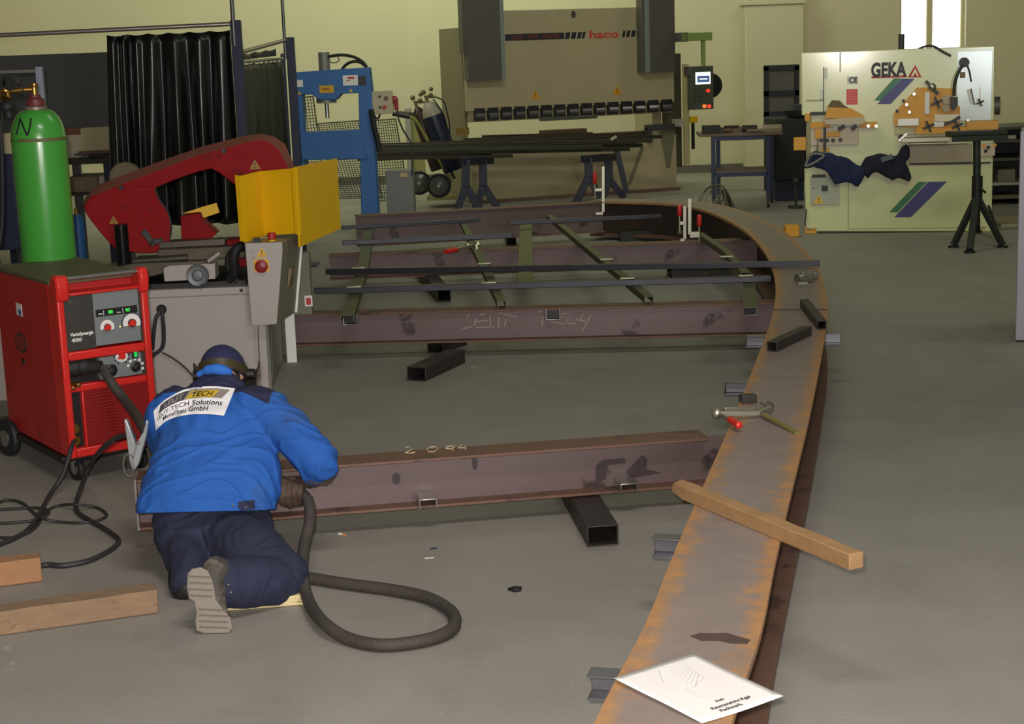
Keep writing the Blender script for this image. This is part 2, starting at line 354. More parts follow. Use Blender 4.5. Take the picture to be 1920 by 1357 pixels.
def ringpart(name, d0, d1, z0, z1, m, nx=8):
    mb = MB(); prof = [(d0 + (d1 - d0) * k / nx, z1) for k in range(nx + 1)] + [(d1 - (d1 - d0) * k / nx, z0) for k in range(nx + 1)]
    n = len(prof); cols = [offset(inn, d) for d, z in prof]
    vs = [Vector((cols[k][i].x, cols[k][i].y, prof[k][1])) for i in range(len(inn)) for k in range(n)]
    fs = [(i * n + k, i * n + (k + 1) % n, (i + 1) * n + (k + 1) % n, (i + 1) * n + k) for i in range(len(inn) - 1) for k in range(n)]
    fs += [tuple(range(n)), tuple(reversed(range((len(inn) - 1) * n, len(inn) * n)))]
    mb.add(vs, fs); o = mb.build(name, m, ring, smooth=30, origin=False); me = o.data
    ln = [0]
    for a, c in zip(inn, inn[1:]): ln.append(ln[-1] + (c - a).length)
    a = me.attributes.new('across', 'FLOAT_VECTOR', 'POINT')
    for i in range(min(len(vs), len(me.vertices))): a.data[i].vector = ((prof[i % n][0] - d0) / (d1 - d0), ln[i // n], 0)
    me.transform(Matrix.Translation(-ring.location)); return o
ringpart('top_flange', 0, FW, ZT - .022, ZT, rust)
ringpart('bottom_flange', 0, FW, ZB - .05, ZB - .028, RUSTF)
ringpart('web', FW / 2 - .008, FW / 2 + .008, ZB - .028, ZT - .022, mat('dark_web_steel', (72, 60, 54), .55, .3, .2, 5, spots=[((110, 70, 44), 3, .62, .1)]))
def rloc(mb, name, m, **k):
    o = mb.build(name, m, ring, origin=False, **k); o.data.transform(Matrix.Translation(-ring.location)); return o
w = MB(); c0 = in_at(9.2); dd = dir_at(9.2); nn = Vector((dd.y, -dd.x, 0))
w.tube([c0 + Vector((0, 0, ZT)), c0 + nn * FW + Vector((0, 0, ZT))], .007, 6); rloc(w, 'weld_seam', DSTEEL)
# purlin brackets: short channels sticking through the web
BRK = mat('bracket_steel', (118, 118, 124), .35, .6, .1, 10)
for (px, py, side) in ((1135, 1283, -1), (1249, 1024, -1), (1376, 727, -1), (1414, 640, -1), (1562, 634, 1)):
    z = .25; q = P(px, py, z); y = q.y
    for _ in range(4):
        c = in_at(y); d = dir_at(y); nrm = Vector((d.y, -d.x, 0))
        y += (q - c).dot(d) * .9
    c = in_at(y); d = dir_at(y); nrm = Vector((d.y, -d.x, 0)); off = (q - c).dot(nrm)
    s0 = c + nrm * (off - .045) if side < 0 else c + nrm * (FW / 2)
    s1 = c + nrm * (FW / 2) if side < 0 else c + nrm * (off + .045)
    mb = MB(); s0.z = s1.z = z - .035
    pr = [(-.035, 0), (.035, 0), (.035, .07), (.029, .07), (.029, .006), (-.029, .006), (-.029, .07), (-.035, .07)]
    mb.sweep([(v - .035, u + .035) for u, v in pr], [s0, s1], (0, 0, 1)); rloc(mb, 'purlin_bracket', BRK, bevel=.003)

for pts in ([(1294, 1192), (1312, 1186), (1340, 1187), (1362, 1186), (1390, 1194), (1407, 1199), (1400, 1207), (1370, 1206), (1348, 1201), (1315, 1201)], [(1345, 963), (1362, 960), (1384, 966), (1388, 973), (1366, 974)]):
    q_ = [P(a_, b_, ZT + .001) for a_, b_ in pts]; cx0 = sum((v for v in q_), Vector()) / len(q_)
    mb = MB().prism([(v.x, v.y) for v in q_], ZT + .0003, ZT + .001, 'z'); rloc(mb, 'dark_stain', mat('flange_stain', (78, 62, 56), .6, .1, .3, 30))
# ================================================================== cross beams
def ibeam(label, a, bq, w, z0, z1, tf=.012, tw=.008, notch=0.0, stain=None, web_to=0.0):
    a, bq = Vector(a), Vector(bq); mid = (a + bq) / 2; yaw = yaw_of(a, bq); ln = (bq - a).length
    t = thing('cross_beam', label, 'steel beam', (mid.x, mid.y, 0), yaw)
    MB().box(-ln / 2, ln / 2 - notch, -w / 2, w / 2, z1 - tf, z1).build('top_flange', RUSTF, t, bevel=.002)
    MB().box(-ln / 2, ln / 2 - notch, -w / 2, w / 2, z0, z0 + tf).build('bottom_flange', RUSTF, t, bevel=.002)
    MB().box(-ln / 2, ln / 2, -tw / 2, tw / 2, z0 + tf, z1 - tf).build('web', HROLL, t)
    return t, Fr((mid.x, mid.y, 0), yaw), ln
z0, z1 = .09, .30
s1 = .18
def L1(x): return Vector((x, 6.52 + s1 * (x + .15), 0))
c1 = in_at(L1(.97).y); n1v = Vector((dir_at(6.7).y, -dir_at(6.7).x, 0)); e1 = c1 + n1v * .14
xb1, F1, ln1 = ibeam('dark steel I-beam the kneeling welder works on, nearest of the cross beams', L1(-1.53), (e1.x, e1.y, 0), .16, z0, z1, notch=.30)
CHALK = mat('chalk', (214, 190, 150), .9); CHALKW = mat('white_chalk', (176, 166, 160), .9)
MB().box(ln1 / 2 - .15, ln1 / 2 - .14, -.075, .075, z0 + .012, z1 - .02).build('end_plate', HROLL, xb1)
MB().box(-ln1 / 2 - .008, -ln1 / 2, -.08, .08, z0, z1).build('end_plate', STEEL, xb1)
def chalkline(fr, parent, name, strokes, m, y, w=.006, flat=False, z=0):
    mb = MB()
    for st in strokes:
        pts = []
        for (px, py) in st:
            if flat: v = fr.l(P(px, py, z)); v.z = z + .0012
            else: v = fr.at(px, py, y); v.y = y - .0012
            pts.append(v)
        mb.tube(pts, w / 2, 5)
    return mb.build(name, m, parent)
chalkline(F1, xb1, 'chalk_lettering', [[(760, 840), (766, 838), (773, 841), (766, 846), (760, 849), (768, 850), (778, 848)], [(808, 838), (800, 842), (803, 847), (814, 847), (821, 842), (816, 838), (808, 838)],
    [(836, 838), (848, 836), (852, 839), (846, 842), (836, 841), (838, 838)], [(850, 835), (849, 845)], [(866, 834), (860, 840), (874, 840)], [(872, 835), (873, 843)]], CHALK, 0, .004, True, z1)
MB_ST = mat('dark_oxide_stain', (62, 50, 52), .55, .2)
for (px, py, rx, rz) in ((743, 897, .018, .026), (890, 866, .012, .036)):
    c = F1.at(px, py, -.004); mb = MB().prism([(c.x + rx * cos(k * pi / 8), c.z + rz * sin(k * pi / 8)) for k in range(16)], -.0046, -.004); mb.build('stain', MB_ST, xb1)
for poly in ([(1118, 872), (1130, 862), (1170, 858), (1175, 868), (1140, 872), (1136, 898), (1116, 905)], [(1172, 885), (1205, 852), (1214, 860), (1212, 880), (1240, 886), (1210, 892), (1185, 896)]):
    MB().prism(F1.poly(poly, -.004), -.0047, -.004).build('stain', MB_ST, xb1)
for (px, py) in ((802, 945), (1178, 914)):       # inverted U channels resting over the lower flange
    c = F1.at(px, py, -.115)
    mb = MB(); channel(mb, (c.x, -.135, z0 + .012), (c.x, -.02, z0 + .012), .075, .042, .006, flip=True)
    mb.m = [0] * len(mb.m); o = mb.build('purlin_bracket', STEEL, xb1, bevel=.002)
def L2(x): return Vector((x, 10.28 - .065 * (x + .0), 0))
xb2, F2, ln2 = ibeam('dark steel I-beam with chalked lettering, second cross beam from the welder', L2(-1.42), L2(1.86), .16, z0, z1)
chalkline(F2, xb2, 'chalk_lettering', [[(879, 588), (876, 598)], [(868, 616), (885, 612)], [(893, 594), (889, 606), (892, 612)], [(891, 603), (914, 601)], [(898, 590), (911, 589)], [(893, 614), (918, 613)], [(918, 591), (920, 612), (928, 613)], [(936, 594), (934, 615)], [(949, 598), (946, 612)], [(936, 587), (970, 594)],
    [(1008, 585), (1018, 583)], [(1020, 590), (1016, 612)], [(1032, 603), (1058, 607)], [(1048, 588), (1072, 588), (1062, 602), (1064, 606), (1080, 606)], [(1094, 588), (1088, 602)], [(1080, 599), (1098, 602)], [(1108, 590), (1092, 621)]], CHALKW, -.004, .008)
def L3(x): return Vector((x, 13.55 + .02 * x, 0))
xb3, F3, ln3 = ibeam('dark steel I-beam under the grid, third cross beam from the welder', L3(-1.52), L3(2.14), .16, z0, z1)
xb4, F4, ln4 = ibeam('furthest steel I-beam at the back end of the frame', (-1.5, 15.85, 0), (.98, 16.42, 0), .16, z0, ZT)
for xb, fr, pxs in ((xb2, F2, ((657, 598, 1), (1037, 590, 1), (1407, 580, 1))),):
    for px, py, s in pxs:
        c = fr.at(px, py, -.085); mb = MB(); channel(mb, (c.x, -.10, z1 - .075), (c.x, -.006, z1 - .075), .095, .075, .007); mb.build('purlin_bracket', STEEL, xb, bevel=.002)
        mb = MB().box(c.x - .04, c.x + .04, -.075, -.01, z1 - .066, z1 - .013); mb.build('packing_block', BLACK, xb)

# ================================================================== purlin grid on top of the cross beams
PUR = mat('purlin_steel', (84, 84, 60), .5, .4, .15, 8); PIPE = mat('pipe_steel', (70, 70, 76), .4, .6, .15, 10)
def purlin(label, pts, w=.06, h=.045, z=.301):
    mb = MB(); path = [Vector((p.x, p.y, z)) for p in pts]
    pr = [(-w / 2, 0), (w / 2, 0), (w / 2, h), (w / 2 - .005, h), (w / 2 - .005, .005), (-w / 2 + .005, .005), (-w / 2 + .005, h), (-w / 2, h)]
    mb.sweep([(u, h - v) for u, v in pr], path, (0, 0, 1)); o = mb.build('purlin', PUR, None); return tag(o, label, 'steel channel')
ZP = .30
purlin('leftmost olive steel channel running back across the cross beams', [P(652, 604, ZP), P(681, 510, ZP), P(694, 425, ZP)], .085)
purlin('olive steel channel second from left on the cross beams', [P(941, 577, ZP), P(865, 417, ZP)], .06)
purlin('long slanting olive steel channel in the middle of the grid', [P(1217, 568, ZP), P(1030, 411, ZP)], .06)
purlin('short olive steel channel at the right end of the second cross beam', [P(1406, 590, ZP), P(1404, 528, ZP)], .085)
purlin('olive steel channel slanting to the rear clamps beside the curved beam', [P(1398, 522, ZP), P(1362, 480, ZP), P(1312, 446, ZP)], .06)
o = MB(); o.bar(P(985, 535, .306), P(986, 418, .306), .115, .01); tag(o.build('flat_bar', mat('olive_flat_bar', (96, 96, 58), .5, .3, .15, 6), None, bevel=.002), 'wide olive flat bar lying lengthwise over the third cross beam', 'flat bar')
def pipe(label, a, c, za, zc, r=.021):
    A, C = P(a[0], a[1], za), P(c[0], c[1], zc); mb = MB(); mb.bar(A, C, r * 2, r * 2); return tag(mb.build('square_bar', PIPE, None, bevel=.004), label, 'steel bar')
zb = .301 + .045 + .022
pipe('long dark square bar lying across the grid, nearest of the crosswise bars', (590, 545), (1446, 522), zb, zb)
pipe('long dark square bar lying across the grid with its end over the curved beam', (612, 509), (1536, 494), zb, .436)
pipe('dark square bar crossing the grid behind the red-handled clamp', (642, 455), (960, 441), zb, zb)
pipe('thin dark square bar at the far side of the grid', (955, 418), (1240, 405), zb, zb, .018)
pipe('dark square bar far back on the left of the grid', (640, 427), (900, 412), zb, zb, .018)
WELD = mat('weld_tack', (220, 220, 200), .3, .7)
wel = MB()
for (px, py) in ((672, 504), (908, 496), (1137, 488), (664, 540), (917, 532), (1176, 524), (1362, 483), (1398, 519)):
    c = P(px, py, zb + .02); c.z = zb + .028
    t = tag(MB().box(c.x - .05, c.x + .05, c.y - .02, c.y + .02, zb + .024, zb + .034).build('clip_plate', ZINC, None, bevel=.003), 'bright clip plate at the crossing %s' % {672: 'of the second bar and the leftmost channel', 908: 'of the second bar and the second channel', 1137: 'of the second bar and the slanting channel', 664: 'of the nearest bar and the leftmost channel', 917: 'of the nearest bar and the second channel', 1176: 'of the nearest bar and the slanting channel', 1362: 'of the second bar and the rear right channel', 1398: 'of the nearest bar and the rear right channel'}[px], 'clip', 'clip plates on the grid crossings')

# ================================================================== supports on the floor
TUBE = mat('black_tube_steel', (58, 54, 50), .5, .4, .25, 7, spots=[((98, 84, 68), 5, .62, .1)])
def rhs(label, a, c, w, h, z=0.0, t=.006, name='steel_tube', m=TUBE, cat='steel tube'):
    a, c = Vector(a), Vector(c); a.z = c.z = z + h / 2; mb = MB(); hollow(mb, a, c, w, h, t); return tag(mb.build(name, m, None, bevel=.002), label, cat)
A = P(1131, 1024, 0); Bk = P(1078, 932, 0); rhs('dark rectangular steel tube propping up the near cross beam', A, A + (Bk - A) * 1.25, .125, .085)
A = P(781, 714, 0); Bk = P(848, 683, 0); rhs('long black steel tube on the floor, lower of two under the second cross beam', A, A + (Bk - A) * 1.12, .125, .085)
A = P(815, 668, 0); Bk = P(850, 655, 0); rhs('short black steel tube block right behind the long one under the second cross beam', A + Vector((0, .12, 0)), A + (Bk - A) * 1.3 + Vector((0, .12, 0)), .12, .085)
A = P(833, 566, 0); Bk = P(812, 540, 0); rhs('open-ended bright-edged square tube on the floor inside the grid', A, A + (Bk - A) * 2.4, .11, .10, t=.008)
A = P(1255, 519, 0); Bk = P(1372, 513, 0); rhs('black block of tube under the curved beam on the right of the grid', A, Bk, .2, .088)
A = P(959, 460, 0); rhs('small open square tube standing end-on behind the third cross beam', A, A + Vector((-.02, .9, 0)), .1, .085)
A = P(949, 424, 0); rhs('small open tube end far back in the middle of the grid', A, A + Vector((-.02, .8, 0)), .1, .09)
A = P(1160, 452, 0); rhs('long black tube lying on the floor at the far right of the grid', A, A + Vector((.62, .1, 0)), .16, .1)
A = P(640, 1003, 0)
cg = thing('cigarette_butt', 'cigarette butt with orange filter on the floor before the near cross beam', 'cigarette', (A.x, A.y, 0), radians(-35))
MB().cyl((-.014, 0, .004), (.008, 0, .004), .004, n=8).build('paper', WHITE, cg); MB().cyl((.008, 0, .004), (.024, 0, .004), .004, n=8).build('filter', mat('filter_orange', (206, 130, 60), .7), cg)

# ================================================================== things lying on the curved beam
A = P(1266, 912, ZT + .025); Bq = P(1606, 1052, ZT + .025); d = (Bq - A).normalized(); sd = Vector((d.y, -d.x, 0))
wb = MB(); hw = .026
for i in range(13):
    t = i / 12; c = A.lerp(Bq, t); c.z = ZT + .0005
    r = [(-hw, 0), (hw, 0), (hw, .05), (-hw, .05)]
    if i == 0: r = [(-hw, .004), (hw * .7, .010), (hw * .35, .038), (-hw, .048)]
    if i == 1: r = [(-hw, 0), (hw, .0), (hw * .95, .046), (-hw, .05)]
    wb.v += [c + sd * u + Vector((0, 0, v)) + Vector((0, 0, .0015 * sin(i * 2.1))) * (v > .02) for u, v in r]
wb.f = [(i * 4 + k, i * 4 + (k + 1) % 4, (i + 1) * 4 + (k + 1) % 4, (i + 1) * 4 + k) for i in range(12) for k in range(4)] + [(0, 3, 2, 1), (48, 49, 50, 51)]; wb.m = [0] * len(wb.f)
tag(wb.build('wooden_batten', WOOD, None, bevel=.003), 'long pale wooden batten laid slanting across the curved beam', 'wood')
def off_tube(label, a, c, w, h): rhs(label, P(*a, ZT), P(*c, ZT), w, h, ZT, .005, 'tube_offcut')
off_tube('dark square tube offcut on the curved beam, nearer of the two', (1447, 659), (1513, 628), .055, .05)
off_tube('dark square tube offcut by the outer edge of the curved beam, farther of the two', (1541, 618), (1508, 576), .05, .05)
A = P(1388, 755, ZT); Bq = P(1416, 753, ZT); mb = MB(); channel(mb, Vector((A.x, A.y, ZT)), Vector((Bq.x, Bq.y, ZT)), .05, .035, .005, flip=True)
tag(mb.build('channel_offcut', TUBE, None, bevel=.002), 'tiny dark channel offcut on the curved beam beside the screw clamp', 'steel offcut')
# drawing sheet
c = [P(1150, 1270, ZT + .012), P(1300, 1225, ZT + .004), P(1469, 1307, ZT + .004), P(1316, 1357, ZT + .004)]
sh = MB(); n = 14
for i in range(n + 1):
    for j in range(n + 1):
        u, v = i / n, j / n; p = (c[0] * (1 - u) + c[1] * u) * (1 - v) + (c[3] * (1 - u) + c[2] * u) * v
        p.z = ZT + .0035 + .006 * (.5 + .5 * sin(u * 4 + v * 3)) * (1 - abs(2 * v - 1) * .3) + .012 * max(0, (1 - u) * (1 - v) - .6)
        sh.v.append(p)
sh.f = [(i * (n + 1) + j, (i + 1) * (n + 1) + j, (i + 1) * (n + 1) + j + 1, i * (n + 1) + j + 1) for i in range(n) for j in range(n)]; sh.m = [0] * len(sh.f)
shv = [v.copy() for v in sh.v]
def sheet_pt(u, v):
    i = min(int(u * n), n - 1); j = min(int(v * n), n - 1); fu, fv = u * n - i, v * n - j; q = lambda a, b_: shv[a * (n + 1) + b_]
    return (q(i, j) * (1 - fu) + q(i + 1, j) * fu) * (1 - fv) + (q(i, j + 1) * (1 - fu) + q(i + 1, j + 1) * fu) * fv
paper = thing('drawing_sheet', 'white paper workshop drawing lying on the near end of the curved beam', 'paper', (c[0] + c[2]) / 2)
po = paper.location.copy()
def padd(mb, name, m):
    mb.v = [v - po for v in mb.v]; return mb.build(name, m, paper, smooth=60)
s0 = padd(sh, 'sheet', mat('drawing_paper', (222, 218, 216), .7, 0, .02, 4)); so = s0.modifiers.new('t', 'SOLIDIFY'); so.thickness = .0006
GL = mat('pencil_grey', (178, 176, 176), .8); ln_ = MB()
def dl(pts, w=.0008):
    q = []
    for a, c2 in zip(pts, pts[1:]):
        for k in range(8): q.append((a[0] + (c2[0] - a[0]) * k / 8, a[1] + (c2[1] - a[1]) * k / 8))
    q.append(pts[-1]); ln_.tube([sheet_pt(u, v) + Vector((0, 0, .0008)) for u, v in q], w, 4)
dl([(.05, .06), (.95, .06), (.95, .95), (.05, .95), (.05, .06)])
dl([(.05, .80), (.95, .80)]); dl([(.55, .80), (.55, .95)]); dl([(.72, .80), (.72, .95)]); dl([(.72, .87), (.95, .87)]); dl([(.12, .80), (.12, .95)]); dl([(.05, .85), (.25, .85)]); dl([(.05, .9), (.25, .9)]); dl([(.25, .8), (.25, .95)])
for k in range(7):
    u0 = .25 + .06 * k; dl([(.72, .14 + .03 * k), (.5, .18 + .05 * k), (.35 + .02 * k, .12 + .06 * k)], .0007)
dl([(.75, .14), (.7, .4), (.45, .5), (.3, .3), (.45, .1), (.75, .14)]); dl([(.42, .45), (.4, .72), (.34, .7), (.38, .46)])
for k in range(8): dl([(.42, .48 + .03 * k), (.34 + .01 * (k % 2), .5 + .03 * k)], .0007)
dl([(.8, .1), (.55, .1)]); dl([(.24, .16), (.24, .5)])
padd(ln_, 'line_drawing', GL)
def ptext(s, u, v, size):
    e = (sheet_pt(.9, v) - sheet_pt(.1, v)); ang = atan2(e.y, e.x); p = sheet_pt(u, v) - po
    text('printed_lettering', s, size, INK, paper, p + Vector((0, 0, .0022)), (0, 0, ang), bold=.0002, ext=.0003)
ptext('Raumansicht Rgal', .27, .86, .017); ptext('Fachwerk', .31, .92, .017); ptext('Dach', .42, .775, .012)
# screw clamps
def handle(mb, p, q, r): 
    mb.lathe([(r * .5, 0), (r * .9, .004), (r, .02), (r * .85, .05), (r, .09), (r * .9, .112), (r * .4, .118)], p, 12, q)
t = thing('screw_clamp', 'steel screw clamp with red handle lying on the near part of the curved beam', 'clamp', P(1400, 780, ZT))
to = t.location.copy(); pl = lambda px, py, z=ZT: P(px, py, z) - to
mb = MB(); mb.bar(pl(1432, 776, ZT + .02), pl(1495, 812, ZT + .004), .024, .009, (0, 0, 1)); mb.build('rail', mat('brass_plated_rail', (150, 140, 84), .4, .6), t, bevel=.001)
mb = MB(); mb.bar(pl(1345, 776, ZT + .03), pl(1425, 774, ZT + .02), .014, .02); mb.bar(pl(1358, 768, ZT + .03), pl(1418, 766, ZT + .02), .014, .02); mb.ball(pl(1345, 775, ZT + .03), (.026, .02, .022)); mb.build('sliding_arm', ZINC, t, bevel=.002)
mb = MB(); mb.bar(pl(1425, 774, ZT + .02), pl(1445, 766, ZT + .02), .02, .022); mb.lathe([(.010, 0), (.022, .004), (.022, .014), (.008, .018)], pl(1441, 763, ZT + .015), 16, (.3, -.5, .6)); mb.lathe([(.008, 0), (.018, .004), (.018, .012), (.006, .016)], pl(1428, 762, ZT + .015), 12, (.6, -.2, .5)); mb.build('fixed_jaw', STEEL, t)
a = pl(1348, 776, ZT + .03); q = pl(1368, 786, ZT + .03); mb = MB().cyl(a, q, .007); mb.build('spindle', STEEL, t)
mb = MB(); dv = (pl(1394, 802, ZT + .03) - q); handle(mb, q, dv, .0155); mb.build('handle', REDP, t)
def vclamp(label, px, pyt, pyb, pxh, pyh0, pyh1, Y, barw=.03):
    b0 = PY(px, pyb, Y); t_ = thing('bar_clamp', label, 'clamp', b0); o_ = b0
    top = PY(px, pyt, Y); MB().bar(Vector((0, 0, 0)), top - o_, barw, .012, (0, 1, 0)).build('rail', ZINC, t_, bevel=.002)
    h0 = PY(pxh, pyh1, Y) - o_; h1 = PY(pxh, pyh0, Y) - o_
    m_ = MB(); m_.lathe([(.012, 0), (.02, .01), (.021, (h1 - h0).length * .5), (.019, (h1 - h0).length - .01), (.008, (h1 - h0).length)], h0, 12, h1 - h0); m_.build('handle', REDP, t_)
    lo = Vector((h0.x, h0.y, h0.z - .14)); MB().cyl(h0, lo, .009).ball(lo, .02, 8).build('spindle', ZINC, t_)
    MB().bar(Vector((h0.x, 0, h0.z - .06)), Vector((0, 0, h0.z - .06)), .035, .03).build('sliding_arm', ZINC, t_, bevel=.003)
    MB().bar(Vector((h0.x, 0, -.01)), Vector((0, 0, -.01)), .03, .03).build('fixed_jaw', ZINC, t_, bevel=.003)
    return t_
vclamp('red-handled bar clamp standing at the bend of the curved beam, left of the pair', 1284, 386, 448, 1274, 384, 405, 13.6)
vclamp('red-handled bar clamp with tall rail, right of the pair by the curved beam', 1293, 372, 440, 1311, 402, 424, 13.5)
vclamp('red-handled bar clamp standing on the furthest cross beam', 1131, 312, 398, 1115, 322, 345, 16.35)
t = thing('bar_clamp', 'red-handled screw clamp lying on the third cross beam at the second channel', 'clamp', P(868, 466, .36)); to = t.location.copy()
pl = lambda px, py, z=.37: P(px, py, z) - to
q = pl(858, 467); dv = pl(836, 472) - q; mb = MB(); mb.lathe([(.012, 0), (.02, .01), (.024, dv.length * .5), (.02, dv.length)], q, 12, dv); mb.build('handle', REDP, t)
MB().bar(pl(858, 467), pl(897, 457), .03, .02).ball(pl(876, 461), .03, 8).ball(pl(894, 458), .035, 8).build('spindle', ZINC, t)
MB().bar(pl(894, 460), pl(894, 476, .31), .02, .03).build('sliding_arm', ZINC, t)
t = thing('toggle_clamp', 'small bright steel toggle clamp lying on the curved beam past its weld seam', 'clamp', P(1512, 524, ZT)); to = t.location.copy()
pl = lambda px, py, z=ZT: P(px, py, z) - to
MB().bar(pl(1496, 532, ZT + .012), pl(1514, 531, ZT + .012), .03, .02).build('base', ZINC, t, bevel=.003)
MB().cyl(pl(1494, 522, ZT + .04), pl(1502, 521, ZT + .04), .03).ball(pl(1507, 515, ZT + .05), .028, 8).build('knob', STEEL, t)
MB().cyl(pl(1511, 522, ZT + .035), pl(1526, 518, ZT + .035), .022).ball(pl(1529, 516, ZT + .04), .03, 8).build('lever', STEEL, t)
MB().bar(pl(1496, 532, ZT + .01), pl(1526, 518, ZT + .01), .02, .02).build('arm', ZINC, t)
A = P(1472, 471, 0); tag(MB().bar(A, A + Vector((.12, .03, 0)), .08, .03).build('wood_scrap', ORG, None, bevel=.004), 'yellow scrap lying on the floor beyond the curved beam', 'scrap')

# ================================================================== timbers on the floor at the left
def timber(label, a, c, w, h, m):
    a, c = P(*a, 0), P(*c, 0); d = (c - a).normalized(); a = a - d * .5; n_ = Vector((-d.y, d.x, 0)) * (w / 2); mb = MB()
    for i in range(11):
        q = a.lerp(c, i / 10) + n_; jit = [random.uniform(-.003, .003) for _ in range(4)]
        mb.v += [q - n_ + Vector((0, 0, .001)), q + n_ + Vector((0, 0, .001)), q + n_ * (1 + jit[0] * 8) + Vector((0, 0, h + jit[1])), q - n_ * (1 + jit[2] * 8) + Vector((0, 0, h + jit[3]))]
    mb.f = [(i * 4 + k, i * 4 + (k + 1) % 4, (i + 1) * 4 + (k + 1) % 4, (i + 1) * 4 + k) for i in range(10) for k in range(4)] + [(0, 1, 2, 3), (40, 43, 42, 41)]; mb.m = [0] * len(mb.f)
    return tag(mb.build('timber_block', m, None, bevel=.006), label, 'wood')
TIM = mat('rough_timber', (132, 108, 84), .85, 0, .3, 4, .25, 25, spots=[((92, 68, 48), 5, .58, .12), ((158, 130, 100), 3, .6, .1)], stretch=(1.2, 6, 6))
TIM2 = mat('fresh_timber', (160, 118, 84), .85, 0, .25, 4, .2, 25, spots=[((130, 84, 50), 5, .64, .08)], stretch=(1.2, 6, 6))
timber('long rough timber beam on the floor at bottom left', (0, 1193), (299, 1150), .10, .088, TIM)
timber('short reddish timber block behind the long one at the left edge', (0, 1101), (80, 1091), .09, .095, TIM2)
A = P(430, 1146, 0); Bq = P(562, 1136, 0); d = (Bq - A).normalized(); n_ = Vector((-d.y, d.x, 0)); mb = MB()
for k in range(2): mb.bar(A + n_ * (.075 + .15 * k) + Vector((0, 0, .02)) - d * .1, Bq + n_ * (.075 + .15 * k) + Vector((0, 0, .02)) + d * .02, .148, .038)
tag(mb.build('kneeling_board', mat('pale_board', (206, 190, 142), .75, 0, .2, 8, .3, 40, spots=[((150, 128, 90), 9, .6, .1)], stretch=(1, 5, 5)), None, bevel=.005), 'pale wooden board under the right knee of the kneeling welder', 'board')

A = P(968, 1107, 0); tag(MB().prism([(A.x + (.02 + .006 * (k % 3)) * cos(k * pi / 5), A.y + (.016 + .008 * (k % 2)) * sin(k * pi / 5)) for k in range(10)], .0, .012, 'z').build('slag_lump', BLACK, None, bevel=.003), 'small black slag lump on the floor left of the curved beam', 'scrap')
A = P(805, 1047, 0); tag(MB().cyl((A.x - .018, A.y, .002), (A.x + .018, A.y + .003, .002), .0018, n=6).build('wire_snippet', WHITE, None), 'short white wire snippet on the floor right of the cigarette butt', 'wire')
A = P(812, 1030, 0); tag(MB().cyl((A.x - .012, A.y, .003), (A.x + .014, A.y + .01, .003), .003, n=6).build('wire_snippet', NAVY, None), 'short dark blue wire snippet on the floor just behind the white one', 'wire')
# ================================================================== welding power source
wa, wbp = P(130, 860, .13), P(297, 833, .13)
WY = yaw_of(wa, wbp) + radians(3); FW_ = Fr((wa.x, wa.y, 0), WY); f = FW_
WW = f.at(297, 833).x; 
weld = thing('welding_machine', 'red welding power source on castors with knobs and green displays', 'welding machine', (wa.x, wa.y, 0), WY)
zt = f.xz(100, 530)[1]; zb = .13; DP = .88
b = MB().prism([(0, zb), (0, zt - .03), (.0, zt - .02), (WW, zt - .02), (WW, zb)], .095, DP); b.build('housing', RED, weld, bevel=.008)
MB().box(-.004, WW + .004, .06, DP + .02, zt - .02, zt).build('top_cover', mat('dusty_dark_cover', (92, 84, 62), .6, 0, .2, 8), weld, bevel=.004)
# front frame
fr_ = MB()
zA = f.xz(190, 640)[1]; zB = f.xz(200, 722)[1]; zT0 = f.xz(190, 548)[1]
zA2 = f.xz(190, 668)[1]
xl = .034; xr = WW - .035
fr_.box(0, xl, -.02, .10, zb, zt - .03).box(xr, WW, -.02, .10, zb, zt - .03)
fr_.box(xl, xr, -.02, .10, zA2 - .0, zA2 + .042).box(xl, xr, -.012, .10, zB - .01, zB + .025).box(xl, xr, -.015, .10, zb, zb + .045)
fr_.prism([(0 + xl, zT0 + .0), (xl, zt - .055), (xr, zt - .055), (xr, zT0)], -.02, .10)
fr_.build('front_frame', REDP, weld, bevel=.008)
for x0, x1 in ((-.004, .058), (WW - .045, WW + .004)):
    MB().prism([(-.03, zt - .09), (-.045, zt - .02), (-.03, zt + .03), (.03, zt + .03), (.07, zt - .02), (.05, zt - .09)], x0, x1, 'x').build('handle_bracket', REDP, weld, bevel=.012)
MB().cyl((.05, -.005, zt + .012), (WW - .04, -.005, zt + .012), .012, n=12).build('handle_bar', STEEL, weld)
PAN = mat('control_panel_grey', (116, 122, 124), .45, 0, .04, 5); PDK = mat('panel_charcoal', (52, 50, 46), .5, 0, .08, 5)
zP0, zP1 = zA2 + .045, zT0
xm = f.xz(176, 600)[0]
up = MB().box(xl, xm, -.006, .05, zP0, zP1).build('name_panel', PDK, weld)
tv = text('lettering', 'VarioSynergic', .022, WHITE, up, (xl + .02, -.0072, zP0 + .075), bold=.0008); tw = max(v.co.x for v in tv.data.vertices); tv.data.transform(Matrix.Diagonal(((xm - xl - .03) / tw, 1, 1, 1)))
text('lettering', '4000', .024, WHITE, up, (xl + .024, -.0072, zP0 + .048), bold=.0006)
text('lettering', 'EASY', .012, mat('faded_grey', (110, 108, 100), .6), up, (xl + .02, -.0072, zP1 - .025))
pn = MB().box(xm, xr - .012, -.006, .05, zP0 + .008, zP1).build('control_panel', PAN, weld)
MB().box(xr - .012, xr, -.004, .05, zP0, zP1).build('panel_edge', PDK, weld)
dx0, dx1, dz0, dz1 = f.rect(179, 576, 262, 590, -.006); 
dsp = MB().box(dx0, dx1 - .012, -.0085, 0, (dz0 + dz1) / 2 - .016, (dz0 + dz1) / 2 + .018).build('display', BLACK, weld)
GLED = mat('green_led', (60, 230, 70), .4, emit=1.5); zc = (dz0 + dz1) / 2
